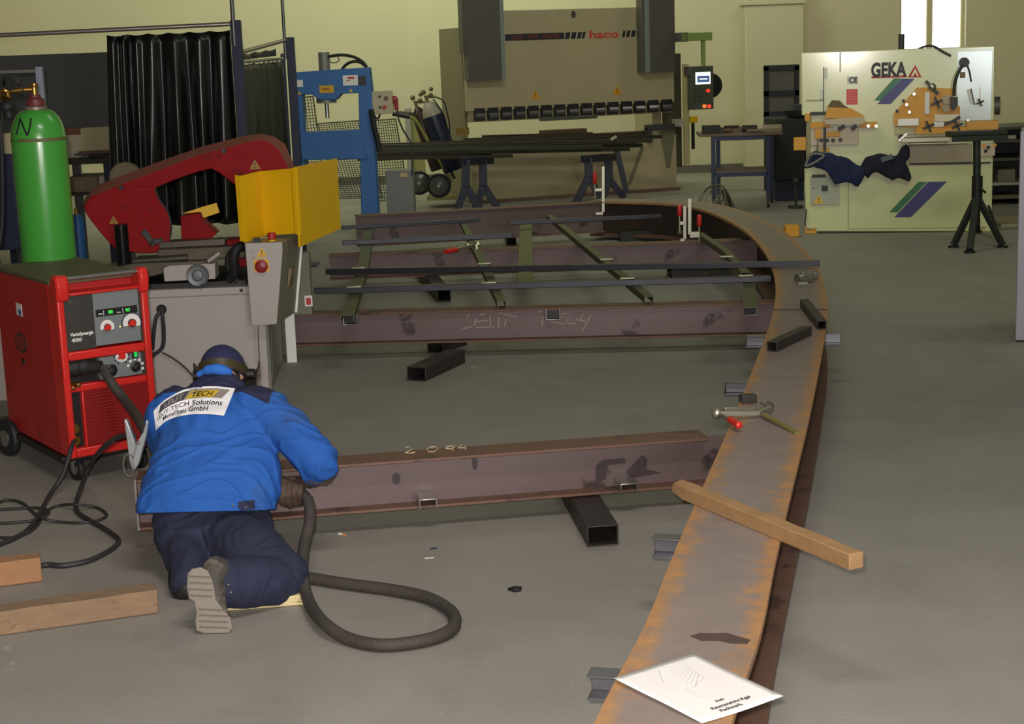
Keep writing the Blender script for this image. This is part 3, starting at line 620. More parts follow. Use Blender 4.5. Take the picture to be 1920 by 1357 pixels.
text('display_digits', '00', .022, GLED, dsp, (dx0 + .06, -.0092, zc)); text('display_digits', '03', .022, GLED, dsp, (dx0 + .145, -.0092, zc))
MB().box(dx0 + .012, dx0 + .03, -.0092, -.008, zc - .006, zc - .001).box(dx0 + .102, dx0 + .12, -.0092, -.008, zc - .008, zc - .004).box(dx0 + .036, dx0 + .0385, -.0092, -.008, zc - .012, zc + .012).box(dx0 + .13, dx0 + .1325, -.0092, -.008, zc - .012, zc + .012).build('display_marks', WHITE, dsp)
def knob(px, py, R, r, y, scale_m, knob_m, half=True):
    x, z = f.xz(px, py, y); n = 24
    pts = [(x + R * cos(radians(a)), z + R * sin(radians(a))) for a in (range(-25, 206, 11) if half else range(0, 360, 15))]
    k = MB().prism(pts, y - .0015, y).build('dial_scale', scale_m, weld)
    m = MB().lathe([(r, 0), (r, .012), (r * .85, .018)], (x, y - .0012, z), 16, (0, -1, 0)).bar((x, y - .018, z), (x - r * 1.5, y - .016, z - r * .5), r * .55, .008, (0, 1, 0)); o = m.build('knob', knob_m, weld)
    return x, z
x, z = knob(201, 613, .034, .015, -.006, WHITE, REDP); MB().lathe([(.017, 0), (.017, .008)], (x, -.008, z), 16, (0, -1, 0)).build('knob_base', BLACK, weld)
x, z = knob(247, 605, .043, .016, -.006, WHITE, REDP); MB().lathe([(.02, 0), (.02, .008)], (x, -.008, z), 16, (0, -1, 0)).build('knob_base', BLACK, weld)
pts = []; mb = MB()
for a in range(-20, 201, 12): mb.box(x + .05 * cos(radians(a)) - .003, x + .05 * cos(radians(a)) + .003, -.0075, -.006, z + .05 * sin(radians(a)) - .003, z + .05 * sin(radians(a)) + .003)
mb.build('dial_marks', NAVY, weld)
x, z = f.xz(225, 612, -.006); MB().box(x - .003, x + .003, -.008, -.006, z - .003, z + .003).build('pilot_lamp', mat('yellow_led', (240, 220, 80), .4, emit=1.2), weld)
# middle bay
zM0, zM1 = zB + .025, zA2
xq = f.xz(186, 690)[0]
MB().box(xl, xq, .03, .092, zM0, zM1).build('wire_feed_recess', BLACK, weld)
hs = MB(); cx_, cz_ = f.xz(165, 690, -.02); hs.cyl((cx_ - .09, .06, cz_), (cx_ - .01, .02, cz_ + .004), .05, .044, 16).ball((cx_ - .01, .02, cz_ + .004), (.05, .05, .045), 14).cyl((cx_ - .01, .02, cz_), (cx_ + .055, -.045, cz_ + .004), .036, .028, 12); hs.build('torch_connector', RUBBER, weld)
for px, py in ((128, 728), (138, 722)):
    x, z = f.xz(px, py, -.01); MB().cyl((x, .02, z), (x + .02, -.02, z), .011).ball((x + .02, -.02, z), .013, 8).build('hose_coupling', BRASS, weld)
pl_ = MB().box(xq, xr - .02, -.006, .05, zM0 + .006, zM1 - .004).build('lower_panel', PAN, weld); MB().box(xr - .02, xr, -.004, .05, zM0, zM1).build('panel_edge', PDK, weld)
x, z = knob(228, 667, .03, .016, -.006, WHITE, REDP, False)
mb = MB()
for a in range(-60, 241, 30): mb.box(x + .038 * cos(radians(a)) - .004, x + .038 * cos(radians(a)) + .004, -.0075, -.006, z + .038 * sin(radians(a)) - .004, z + .038 * sin(radians(a)) + .004)
mb.build('dial_marks', NAVY, weld)
x, z = f.xz(252, 663, -.006); MB().box(x - .014, x + .014, -.014, -.006, z - .022, z + .022).build('switch_frame', BLACK, weld, bevel=.002); MB().box(x - .006, x + .009, -.018, -.013, z - .014, z + .012).build('power_switch', mat('green_switch', (40, 200, 90), .35, emit=.35), weld)
for (px, py, r) in ((208, 694, .03), (254, 687, .025)):
    x, z = f.xz(px, py, -.006); MB().lathe([(r, 0), (r, .006), (r * .6, .012), (r * .55, .026), (r * .3, .028)], (x, -.006, z), 20, (0, -1, 0)).build('rotary_switch', BLACK, weld)
    if px == 254:
        mb = MB()
        for a in range(-20, 201, 37): mb.box(x + .037 * cos(radians(a)) - .006, x + .037 * cos(radians(a)) + .006, -.0078, -.006, z + .037 * sin(radians(a)) - .006, z + .037 * sin(radians(a)) + .006)
        mb.build('dial_marks', WHITE, weld)
# lower bay
xs = f.xz(156, 790)[0]
MB().box(xl, xs, .018, .092, zb + .045, zB - .01).build('socket_recess', BLACK, weld)
MB().box(xs, xs + .012, -.012, .05, zb + .045, zB - .01).build('recess_frame', REDP, weld, bevel=.003)
for (px, py) in ((137, 803), (139, 825)):
    x, z = f.xz(px, py, .02); MB().cyl((x, .05, z), (x, .0, z), .024).cyl((x, 0, z), (x, -.014, z), .014).build('brass_socket', BRASS, weld)
gz0, gz1 = zb + .045, zB - .01; mb = MB().box(xs + .012, xr, .0, .04, gz0, gz1); k = 0; n = 17
for i in range(n):
    z = gz0 + (gz1 - gz0) * (i + .5) / n; mb.prism([(-.012, z - .002), (0, z + .004), (0, z - .007)], xs + .014, xr - .002, 'x')
mb.build('ventilation_grille', mat('grille_red', (148, 34, 34), .5, 0, .1, 8), weld)
# left side badges
sx = -.0015
def side(px, py):      # point of the left side plane
    c = f.l(CAMP); d = f.I @ ray(px, py); v = c + d * ((0 - c.x) / d.x); return v.y, v.z
y, z = side(36, 580); MB().box(-.002, 0, y - .04, y + .04, z - .03, z + .03).build('badge', WHITE, weld)
MB().box(-.003, -.002, y - .035, y + .005, z - .025, z + .0).build('badge_print', mat('badge_blue', (50, 90, 170), .5), weld)
y, z = side(40, 642); pts = [(y + .085 * cos(k * pi / 12), z + .05 * sin(k * pi / 12)) for k in range(24)]; MB().prism(pts, -.002, 0, 'x').build('oval_emblem', PDK, weld)
pts = [(y + .072 * cos(k * pi / 12), z + .038 * sin(k * pi / 12)) for k in range(24)]; MB().prism(pts, -.003, -.002, 'x').build('oval_emblem', mat('emblem_red', (140, 40, 38), .5), weld)
y, z = side(45, 677); MB().box(-.004, 0, y - .015, y + .015, z - .015, z + .015).build('latch', BLACK, weld)
# chassis and castors
MB().box(-.02, WW + .02, .05, 1.17, zb - .03, zb - .002).build('chassis', BLACK, weld, bevel=.006)
def castor(x, y, r=.05, w=.03, rear=False):
    c = MB().lathe([(r * .5, -w / 2), (r * .92, -w / 2), (r, -w / 4), (r, w / 4), (r * .92, w / 2), (r * .5, w / 2)], (x, y, r), 20, (1, .25, 0)).build('castor', RUBBER, weld)
    MB().cyl((x - w * .55, y - .004, r), (x + w * .55, y + .004, r), r * .45, n=14).build('hub', STEEL, c)
    if not rear: MB().box(x - w * .8, x - w * .6, y - .015, y + .02, r, zb - .03).box(x + w * .6, x + w * .8, y - .015, y + .02, r, zb - .03).box(x - w * .8, x + w * .8, y - .02, y + .02, zb - .036, zb - .03).build('fork', STEEL, c)
castor(.06, .08, .055); castor(WW - .06, .1, .055); castor(-.035, .80, .095, .04, True); castor(WW + .035, .80, .095, .04, True)
# cable hook lying on the floor near the machine, earth cable and mains loops
def cable(label, pts, r, m=RUBBER, name='cable', cat='cable', n=8, sm=6):
    mb = MB(); mb.tube(pts, r, n, sm); return tag(mb.build(name, m, None, smooth=80), label, cat)
CAB = mat('dark_cable', (44, 42, 44), .55, 0, .15, 20)
CR = .011
s = f.w(*f.at(139, 825, -.012)); fl_ = lambda px, py, z=CR: P(px, py, z)
cable('thick black earth cable running from the red welding machine to the silver clamp', [s, s + Vector((.0, -.07, -.03)), P(118, 890, .09), P(92, 930, .02), fl_(60, 985), fl_(25, 1010), fl_(-40, 1035), fl_(-120, 1075), fl_(-60, 1100, CR), fl_(20, 1085), fl_(80, 1060), fl_(120, 1060), fl_(175, 1048), fl_(222, 1018), fl_(205, 997), fl_(150, 964), P(143, 945, .015), P(150, 920, .05), P(170, 870, .14), PY(195, 838, 6.35), PY(225, 818, 6.22), PY(252, 818, 6.17)], CR, CAB)
k = .007
cable('thin black cable lying in loops on the floor at the left edge', [fl_(-80, 960, k), fl_(-20, 950, k), fl_(10, 938, k), fl_(40, 942, k), fl_(62, 960, k), fl_(80, 972, k * 3), fl_(110, 978, k), fl_(150, 980, k), fl_(185, 975, k), fl_(200, 965, k), fl_(180, 951, k), fl_(140, 946, k * 4), fl_(110, 948, k), fl_(85, 960, k), fl_(70, 985, k), fl_(50, 1000, k), fl_(20, 1008, k), fl_(-30, 1005, k)], k, CAB)
cable('black cable lying in straight runs behind the loops at the left edge', [fl_(-60, 958, k), fl_(20, 954, k), fl_(70, 952, k), fl_(92, 960, k), fl_(70, 974, k), fl_(20, 980, k), fl_(-50, 982, k)], k, CAB)
# feed hose from the machine down behind the worker and the torch hose loop
HOSE = mat('torch_hose_leather', (62, 56, 52), .7, 0, .22, 22, .35, 90)
hr = .0225
s = f.w(cx_ + .06, -.06, cz_ + .0)
torch = thing('welding_torch', 'grey welding torch hose looping over the floor from the red machine to the gloved hands', 'welding torch', P(700, 1212, 0)); to = torch.location.copy()
path = [s, f.w(*f.at(205, 712, -.12)), f.w(*f.at(235, 752, -.22)), PY(262, 790, 6.95), PY(290, 850, 6.75), P(330, 1000, .02) , P(440, 1060, hr), P(520, 1072, hr), P(590, 1085, hr), P(660, 1096, hr), P(735, 1106, hr), P(800, 1120, hr), P(845, 1145, hr), P(852, 1172, hr), P(825, 1192, hr), P(770, 1205, hr), P(710, 1209, hr), P(650, 1196, hr), P(605, 1165, hr + .02), PY(578, 1125, 5.45), PY(567, 1070, 5.62), PY(571, 1020, 5.78), PY(580, 985, 5.86), PY(581, 955, 5.93), PY(577, 936, 5.98)]
mb = MB(); mb.tube([q - to for q in path], hr, 12, 7); mb.build('hose', HOSE, torch, smooth=80)
mb = MB(); a = PY(577, 940, 5.98) - to; a2 = PY(566, 922, 6.02) - to; q = PY(506, 922, 6.06) - to; mb.tube([a, a2, a2.lerp(q, .35)], [.0215, .018, .016], 12, 4); mb.build('hose_neck', HOSE, torch, smooth=80); mb = MB(); mb.tube([a2.lerp(q, .3), a2.lerp(q, .6), q], [.0175, .017, .02], 12, 4); mb.build('handle', mat('torch_handle_red', (172, 40, 34), .5, 0, .2, 15), torch)
mb = MB(); c2 = PY(492, 932, 6.12) - to; e2 = PY(478, 945, 6.2) - to; mb.tube([q, q.lerp(c2, .6), c2, e2], .011, 10, 4); mb.build('swan_neck', DSTEEL, torch)
# earth clamp on the left end of the near beam
ec = thing('earth_clamp', 'silver welding earth clamp clipped on the left end of the near cross beam', 'clamp', F1.w(-ln1 / 2 - .02, -.05, z1)); eo = ec.location.copy()
g = lambda px, py, Y=6.12: PY(px, py, Y) - eo
SIL = mat('clamp_silver', (200, 204, 208), .3, .75, .08, 15)
def plate(mb, pts, th, Y=6.12):
    q = [g(a, c, Y) for a, c in pts]; mb.prism([(v.x, v.z) for v in q], q[0].y - th / 2, q[0].y + th / 2)
    return mb
plate(MB(), [(234, 785), (240, 788), (252, 820), (262, 845), (258, 872), (250, 880), (244, 862), (240, 830)], .03).build('jaw', SIL, ec, bevel=.003)
plate(MB(), [(276, 785), (279, 792), (276, 815), (268, 845), (262, 868), (254, 880), (250, 862), (258, 828), (270, 808)], .03, 6.09).build('jaw', SIL, ec, bevel=.003)
MB().cyl(g(259, 831, 6.06), g(259, 831, 6.14), .007).build('rivet', DGREY, ec)
mb = MB(); c = g(246, 862, 6.1); mb.tube([c + Vector((.022 * cos(t) - .01, 0, .045 * sin(t) - .02)) for t in [k * pi / 10 for k in range(21)]], .003, 6); mb.build('spring', STEEL, ec)
# ================================================================== gas cylinder on the rear of the machine
gc = f.w(WW / 2 + .02, 1.02, 0); CZ = zb + .0
GREEN = mat('cylinder_green', (66, 152, 58), .28, 0, .05, 5, spots=[((70, 96, 40), 9, .69, .04), ((112, 74, 44), 16, .71, .03)], coat=.3)
cy = thing('gas_cylinder', 'tall green gas cylinder standing behind the red welding machine', 'gas cylinder', (gc.x, gc.y, zb))
sc_ = PY(85, 400, gc.y); R = (PY(133, 400, gc.y) - PY(32.5, 400, gc.y)).length / 2; cxl = sc_.x - gc.x
zs = PY(70, 262, gc.y).z - zb; zt2 = PY(62, 205, gc.y).z - zb; zv = PY(62, 160, gc.y).z - zb
prof = [(R * .9, 0), (R, .02), (R, zs)] + [(R * (.34 + .66 * cos(t)), zs + (zt2 - zs) * sin(t)) for t in [k * pi / 2 / 8 for k in range(1, 9)]]
gb = MB().lathe(prof, (cxl, 0, 0), 32).build('bottle', GREEN, cy)
MB().lathe([(R * 1.003, zs - .006), (R * 1.003, zs + .012)], (cxl, 0, 0), 32).build('worn_band', mat('scuffed_band', (92, 92, 52), .6, 0, .3, 18, spots=[((46, 140, 50), 12, .5, .06)]), cy)
MB().lathe([(.055, zt2 - .01), (.058, zt2 + .012), (.045, zt2 + .018)], (cxl, 0, 0), 20).build('collar_ring', mat('scuffed_zinc', (150, 132, 120), .4, .5, .3, 30), cy)
MB().lathe([(.04, zt2 + .01), (.05, zt2 + .02), (.045, zt2 + .05), (.03, zt2 + .06), (.028, zt2 + .075)], (cxl, 0, 0), 20).build('valve_neck', mat('valve_maroon', (100, 44, 42), .5), cy)
vm = MB(); vz = zt2 + .07; vm.cyl((cxl, 0, vz), (cxl, 0, zv), .017).cyl((cxl, 0, vz + .03), (cxl - .05, -.01, vz + .03), .013).lathe([(.02, 0), (.024, .006), (.02, .02)], (cxl, 0, zv - .01), 10); vm.build('valve', BRASS, cy)
fr = Fr((gc.x, gc.y, 0), 0)
mk = MB(); bpts = []
def on_cyl(px, py):
    c = CAMP - gc; d = ray(px, py); v = None; best = None
    for k in range(400):
        t = (gc.y - .25 + .25 * k / 400) / d.y; p_ = CAMP + d * t
        zz = p_.z - zb
        rr = R if zz < zs else R * (.34 + .66 * sqrt(max(0, 1 - ((zz - zs) / (zt2 - zs)) ** 2)))
        if (p_.x - gc.x - cxl) ** 2 + (p_.y - gc.y) ** 2 <= (rr + .0015) ** 2: return p_ - gc - Vector((0, 0, zb))
    return CAMP + d * ((gc.y - .1) / d.y) - gc - Vector((0, 0, zb))
for st in ([(31, 252), (36, 232), (38, 222)], [(38, 222), (45, 240), (51, 254)], [(51, 254), (56, 238), (58, 222)]):
    q = catmull([on_cyl(*p_) for p_ in st], 4); mk.tube(q, .005, 6)
mk.build('painted_letter', INK, cy)
# regulator
rg = thing('gas_regulator', 'brass pressure regulator with two dark round gauges at the top of the green cylinder', 'regulator', gc + Vector((cxl - .06, -.01, zb + vz + .03))); ro = rg.location.copy()
g = lambda px, py, Y: PY(px, py, Y) - ro
Yg = gc.y - .02
MB().cyl(Vector((0, 0, 0)), g(8, 172, Yg), .014).ball(g(10, 170, Yg), (.04, .035, .03), 10).cyl(g(10, 170, Yg), g(10, 186, Yg - .03), .025).build('body', BRASS, rg)
for px, py in ((22, 155), (2, 154)):
    c = g(px, py, Yg - .03); MB().cyl(c, c + Vector((0, -.035, 0)), .038, n=20).build('gauge', BLACK, rg); MB().cyl(c + Vector((0, -.0352, 0)), c + Vector((0, -.037, 0)), .032, n=20).build('dial', mat('gauge_face', (40, 42, 42), .15), rg)
MB().ball(g(14, 200, Yg - .05), (.04, .04, .035), 12).cyl(g(14, 196, Yg - .05), g(17, 222, Yg - .06), .022).build('adjusting_knob', RUBBER, rg)
q = [g(8, 190, Yg), g(2, 240, Yg), g(4, 300, Yg), g(5, 360, Yg), g(3, 430, Yg), g(-8, 480, Yg - .05), g(-30, 505, Yg - .1)]
MB().tube(q, .011, 8, 6).build('hose', RUBBER, rg, smooth=80)
# ================================================================== band saw
SY = 9.35
sa, sb = P(300, 748, 0), P(500, 735, 0)
f = Fr((-2.05, SY, 0), radians(3)); SF = f
saw = thing('band_saw', 'red metal band saw with yellow blade guard on a grey cabinet', 'band saw', f.o, f.a)
x0, z0_ = f.xz(268, 545); x1, z1_ = f.xz(466, 533); xr_, _ = f.xz(490, 720); zc_ = f.xz(380, 540)[1]
D = .85
def side_x(px, py, y):  # x on plane y
    return f.xz(px, py, y)
MB().box(x0 - .9, x1 + .085, 0, D, .0, zc_ - .045).build('cabinet', LGREY, saw, bevel=.006)
MB().box(x0 - .92, x1 + .005, -.012, D, zc_ - .044, zc_).build('cabinet_lip', LGREY, saw, bevel=.004)
MB().box(x0 - .86, x1 - .02, .04, D - .05, zc_, zc_ + .03).build('chip_tray', BLACK, saw)
xe, ze = f.xz(554, 681, D); 
MB().box(xe - .05, xe + .012, D - .02, D + .004, .0, f.xz(549, 560, D)[1]).build('corner_upright', WHITE, saw)
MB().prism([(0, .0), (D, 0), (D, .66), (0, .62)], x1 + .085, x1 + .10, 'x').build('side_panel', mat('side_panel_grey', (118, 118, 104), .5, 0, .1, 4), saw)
c1_ = f.at(456, 590, 0); MB().box(c1_.x - .01, c1_.x + .01, -.016, -.012, zc_ - .03, zc_ - .012).build('screw', BLACK, saw)
# mains cable on the front
x, z = f.xz(303, 580); MB().lathe([(.03, 0), (.03, .01), (.02, .03)], (x, 0, z), 14, (0, -1, 0)).build('cable_gland', RUBBER, saw)
pp = lambda px, py, y=-.03: f.at(px, py, y)
MB().tube([pp(303, 580), pp(305, 595, -.05), pp(307, 620, -.04), pp(305, 650), pp(290, 664), pp(285, 668)], .012, 8, 5).tube([pp(303, 580), pp(292, 598, -.05), pp(288, 630, -.04), pp(286, 655)], .012, 8, 5).tube([pp(304, 661), pp(325, 672), pp(350, 692), pp(375, 720)], .006, 6, 4).build('mains_cable', CAB, saw, smooth=80)
# control column in front
yc = -.14; fc = f.poly([(459, 456), (529, 454), (530, 470), (519, 608), (472, 611)], yc); bx = .14
dpt = .42
poly = fc
mb = MB().prism(poly, yc, yc + .02); mb.build('control_box_front', LGREY, saw, bevel=.004)
top = f.poly([(563, 462)], yc + dpt)[0]; bot = f.poly([(552, 579)], yc + dpt)[0]
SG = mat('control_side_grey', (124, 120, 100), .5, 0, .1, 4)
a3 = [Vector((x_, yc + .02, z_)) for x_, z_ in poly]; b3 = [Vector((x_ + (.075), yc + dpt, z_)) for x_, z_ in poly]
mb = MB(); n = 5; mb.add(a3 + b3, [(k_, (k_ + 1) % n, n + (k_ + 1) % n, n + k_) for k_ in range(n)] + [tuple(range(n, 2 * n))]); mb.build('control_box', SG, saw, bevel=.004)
e_ = MB(); e_.bar(b3[2] + Vector((.004, .004, 0)), b3[3] + Vector((.004, .004, 0)), .02, .012, (0, 1, 0)); e_.build('edge_strip', WHITE, saw)
m_ = [a3[1].lerp(b3[1], .5), a3[3].lerp(b3[3], .5)]
d_ = (b3[2] - a3[2]).normalized(); c_ = a3[2].lerp(b3[2], .5).lerp(a3[3].lerp(b3[3], .5), .3); mb = MB(); dn = (a3[3] - a3[2]).normalized(); q_ = c_ + Vector((.004, 0, 0)); mb.add([q_ - d_ * .05, q_ + d_ * .05, q_ + d_ * .05 + dn * .11, q_ - d_ * .05 + dn * .11], [(0, 1, 2, 3)]); o = mb.build('rating_plate', mat('plate_tan', (150, 130, 100), .5), saw); so_ = o.modifiers.new('s', 'SOLIDIFY'); so_.thickness = .004
x, z = f.xz(491, 498, yc); MB().box(x - .045, x + .04, yc - .004, yc, z - .035, z + .035).build('emergency_plate', YEL, saw)
MB().lathe([(.022, 0), (.022, .012), (.036, .016), (.038, .03), (.03, .036)], (x, yc - .004, z), 20, (0, -1, 0)).build('emergency_stop', mat('stop_red', (140, 34, 36), .4), saw)
def warn(fr_, par, px, py, h, y, m=YEL, mark=True):
    x, z = fr_.xz(px, py, y); w = MB().prism([(x - h * .58, z - h / 2), (x + h * .58, z - h / 2), (x, z + h / 2)], y - .002, y).build('warning_sign', m, par)
    if mark: MB().prism([(x - h * .07, z + h * .16), (x + h * .07, z + h * .16), (x + h * .02, z - h * .16), (x - h * .02, z - h * .16)], y - .003, y - .002).box(x - h * .06, x + h * .06, y - .003, y - .002, z - h * .34, z - h * .24).build('warning_mark', INK, w)
    return w
warn(f, saw, 491, 472, .05, yc)
MB().box(x - .03, x + .03, yc - .002, yc, z + .045, z + .052).box(x - .03, x + .03, yc - .002, yc, z + .056, z + .061).build('label_print', YEL, saw)
x, z = f.xz(509, 452, yc + .03); zt_ = max(p_[1] for p_ in poly); MB().lathe([(.024, 0), (.024, .01)], (x, yc + .06, zt_), 14).mi(1).lathe([(.02, .01), (.026, .014), (.026, .045), (.02, .05)], (x, yc + .06, zt_), 14).build('mushroom_button', [YEL, mat('stop_red2', (170, 36, 34), .4)], saw)
x, z = f.xz(482, 453, yc + .03); MB().box(x - .025, x + .02, yc + .03, yc + .06, zt_, zt_ + .025).build('rocker_switch', BLACK, saw)
MB().tube([(x + .02, yc + .045, zt_ + .02), (x + .06, yc + .045, zt_ + .022)], .006).build('lever', ZINC, saw)
# yellow guard: folded plate + door
yg = -.02
g0 = f.at(440, 328, yg - .05); g1 = f.at(450, 329, yg - .06)
def vplate(name, pts, m, th=.012):    # vertical panel through 2 top pixels/2 bottom pixels with local depths
    (p0, y0), (p1, y1), (p2, y2), (p3, y3) = pts
    A_, B_, C_, D_ = f.at(*p0, y0), f.at(*p1, y1), f.at(*p2, y2), f.at(*p3, y3)
    nrm = (B_ - A_).cross(D_ - A_).normalized() * th; return MB().add([A_, B_, C_, D_, A_ + nrm, B_ + nrm, C_ + nrm, D_ + nrm], [(0, 1, 2, 3), (7, 6, 5, 4), (0, 4, 5, 1), (1, 5, 6, 2), (2, 6, 7, 3), (3, 7, 4, 0)]).build(name, m, saw)
YD = YEL
vplate('blade_guard', [((440, 328), -.04), ((450, 330), -.06), ((462, 453), -.06), ((450, 452), -.04)], YEL)
vplate('blade_guard', [((450, 330), -.06), ((487, 321), .14), ((497, 443), .14), ((460, 455), -.06)], YD)
vplate('blade_guard', [((487, 321), .14), ((545, 316), .02), ((552, 438), .02), ((496, 442), .14)], YEL)
vplate('guard_door', [((546, 315), .0), ((556, 313), -.02), ((564, 440), -.02), ((554, 439), .0)], YEL)
dr = vplate('guard_door', [((556, 313), -.02), ((632, 297), .62), ((639, 428), .62), ((563, 463), -.02)], YD)
vplate('door_sticker', [((628, 362), .588), ((632, 360), .618), ((636, 396), .618), ((628, 398), .588)], mat('sticker_grey', (140, 146, 112), .5), -.004)
# red bow
yb0, yb1 = .28, .40
outer = [(156, 386), (160, 370), (172, 356), (190, 344), (230, 328), (300, 302), (380, 274), (460, 254), (490, 250), (515, 256), (535, 270), (552, 310), (556, 340)]
innr = [(440, 346), (412, 324), (396, 316), (370, 322), (330, 336), (291, 352), (300, 376), (314, 395), (321, 420), (318, 455), (312, 473), (262, 475), (215, 466), (190, 438), (165, 406)]
front = [(158, 392), (160, 381), (172, 368), (195, 359), (230, 345), (300, 318), (380, 288), (460, 267), (488, 262), (508, 267), (524, 282), (540, 314), (545, 341)]
fo, bo = f.poly(front + innr, yb0), f.poly(outer + innr, yb1 + .06); n = len(fo); no = len(outer)
mb = MB(); mb.add([(x_, yb0, z_) for x_, z_ in fo] + [(x_, yb1 + .06, z_) for x_, z_ in bo], [tuple(range(n)), tuple(reversed(range(n, 2 * n)))] + [(k_, (k_ + 1) % n, n + (k_ + 1) % n, n + k_) for k_ in range(n)])
for i_ in range(len(mb.f)):
    if 2 <= i_ < 2 + no - 1: mb.m[i_] = 1
bow = mb.build('saw_bow', [SAWRED, mat('dusty_red_top', (140, 78, 64), .75, 0, .15, 8)], saw, bevel=.004)
hous = MB(); po_ = f.poly([(159, 392), (161, 382), (173, 370), (195, 361), (230, 347), (290, 351), (300, 376), (314, 395), (321, 420), (318, 455), (312, 473), (262, 475), (215, 466), (190, 438), (165, 406)], yb0 - .02); hous.prism(po_, yb0 - .02, yb0); hous.build('wheel_cover', SAWRED, bow, bevel=.004)
MB().tube([Vector((x_, yb0 - .022, z_)) for x_, z_ in f.poly([(291, 352), (300, 376), (314, 395), (321, 420), (319, 445)], yb0 - .022)], .006, 6, 4).build('edge_trim', BLACK, bow)
for px, py in ((227, 352), (420, 283)): x, z = f.xz(px, py, yb0 - .02); MB().cyl((x, yb0 - .035, z), (x, yb0, z), .014, n=10).build('bolt', BLACK, bow)
warn(f, bow, 213, 412, .05, yb0 - .021, mat('worn_yellow', (150, 110, 30), .5)); warn(f, bow, 478, 308, .06, yb0 - .001, mat('worn_yellow', (150, 110, 30), .5))
pq = lambda px, py, y: f.at(px, py, y)
MB().bar(pq(268, 432, yb0 - .03), pq(290, 460, yb0 - .03), .035, .02, (0, 1, 0)).bar(pq(280, 455, yb0 - .03), pq(305, 450, yb0 - .03), .03, .02, (0, 1, 0)).build('tension_lever', DGREY, saw, bevel=.004)
x, z = f.xz(350, 440, .5); MB().prism(f.poly([(340, 405), (360, 400), (376, 398), (386, 418), (408, 436), (395, 448), (342, 450)], .5), .46, .62).build('saw_arm_foot', SAWRED, saw, bevel=.005)
MB().prism(f.poly([(342, 400), (378, 388), (406, 380), (412, 398), (382, 408), (377, 397)], .45), .44, .452).build('blade_guide_guard', YEL, saw)
x, z = f.xz(229, 455, .1); rz0 = f.xz(229, 495, .1)[1]; rz1 = f.xz(229, 420, .1)[1]; MB().cyl((x, .1, rz0), (x + .0, .1, rz1), .04, n=18).build('stop_post', mat('oily_black_steel', (34, 34, 34), .22, .6, .1, 6), saw)
# vice, rails and table
zv0 = f.xz(330, 475, .3)[1]
MB().box(f.xz(300, 460, .3)[0], f.xz(462, 460, .3)[0], .2, .75, f.xz(350, 485, .3)[1], f.xz(350, 462, .3)[1]).build('vice_table', mat('oily_table', (84, 76, 62), .5, .3, .2, 6), saw, bevel=.006)
a, q = f.at(300, 458, .3), f.at(424, 452, .3); MB().bar(a, q, .1, .04).build('vice_jaw', mat('worn_steel', (92, 88, 80), .35, .7, .15, 8), saw, bevel=.004)
a, q = f.at(250, 490, .12), f.at(352, 483, .12); MB().cyl(a, q, .022).build('vice_spindle', mat('worn_steel', (92, 88, 80), .35, .7, .15, 8), saw)
MB().prism([(f.xz(165, 512, .2)[0], f.xz(165, 512, .2)[1]), f.xz(285, 515, .2), f.xz(400, 485, .2), f.xz(250, 490, .2)], .1, .5).build('feed_table', mat('oily_table', (84, 76, 62), .5, .3, .2, 6), saw, bevel=.004)
MB().prism(f.poly([(306, 503), (318, 498), (403, 494), (404, 523), (308, 528)], .03), .03, .2).build('vice_housing', LGREY, saw, bevel=.004)
hw = MB(); x, z = f.xz(371, 516, -.02); hw.lathe([(.03, -.01), (.062, -.01), (.066, 0), (.062, .012), (.045, .006), (.035, .006), (.028, .02), (.014, .022)], (x, -.02, z), 28, (0, -1, 0)); hw.build('handwheel', mat('cast_grey', (112, 116, 118), .5, .4, .12, 8), saw)
MB().cyl((x + .02, -.03, z - .06), (x + .02, -.06, z - .06), .008).build('crank_handle', BLACK, saw)
MB().bar(pq(390, 490, .05), pq(412, 474, .05), .018, .018).build('vice_lever', STEEL, saw)
MB().tube([pq(460, 462, .05), pq(445, 465, .0), pq(438, 485, 0), pq(440, 510, .03), pq(430, 525, .06)], .03, 10, 5).tube([pq(452, 460, .1), pq(432, 475, .06), pq(428, 500, .06), pq(446, 528, .05)], .02, 8, 5).build('hydraulic_hoses', RUBBER, saw, smooth=80)
MB().box(*f.rect(425, 450, 462, 470, .3)[:2], .3, .5, *f.rect(425, 450, 462, 500, .3)[2:]).build('cylinder_bracket', SAWRED, saw, bevel=.004)
# thin wires hanging at the side of the cabinet
wr = MB()
for px in (484, 508): wr.tube([pq(px, 612, -.1), pq(px + 1, 650, -.1), pq(px + 3, 690, -.1), pq(px + 2, 712, -.1)], .004, 5, 4)
wr.build('hanging_wires', ZINC, saw)
# green cabinet part to the right with small plates
zz0, zz1 = f.xz(585, 585, 1.0)[1], f.xz(575, 470, 1.0)[1]
bk = MB().box(f.xz(545, 520, 1.0)[0], f.xz(584, 520, 1.0)[0], .9, 1.0, zz0, zz1).build('rear_panel', mat('panel_sage', (110, 112, 90), .55, 0, .1, 4), saw, bevel=.004)
x, z = f.xz(580, 564, .899); MB().box(x - .03, x + .02, .895, .9, z - .035, z + .035).build('sign_plate', WHITE, bk); MB().box(x - .02, x + .01, .893, .895, z - .025, z + .02).build('sign_print', REDINK, bk)
wheel = None
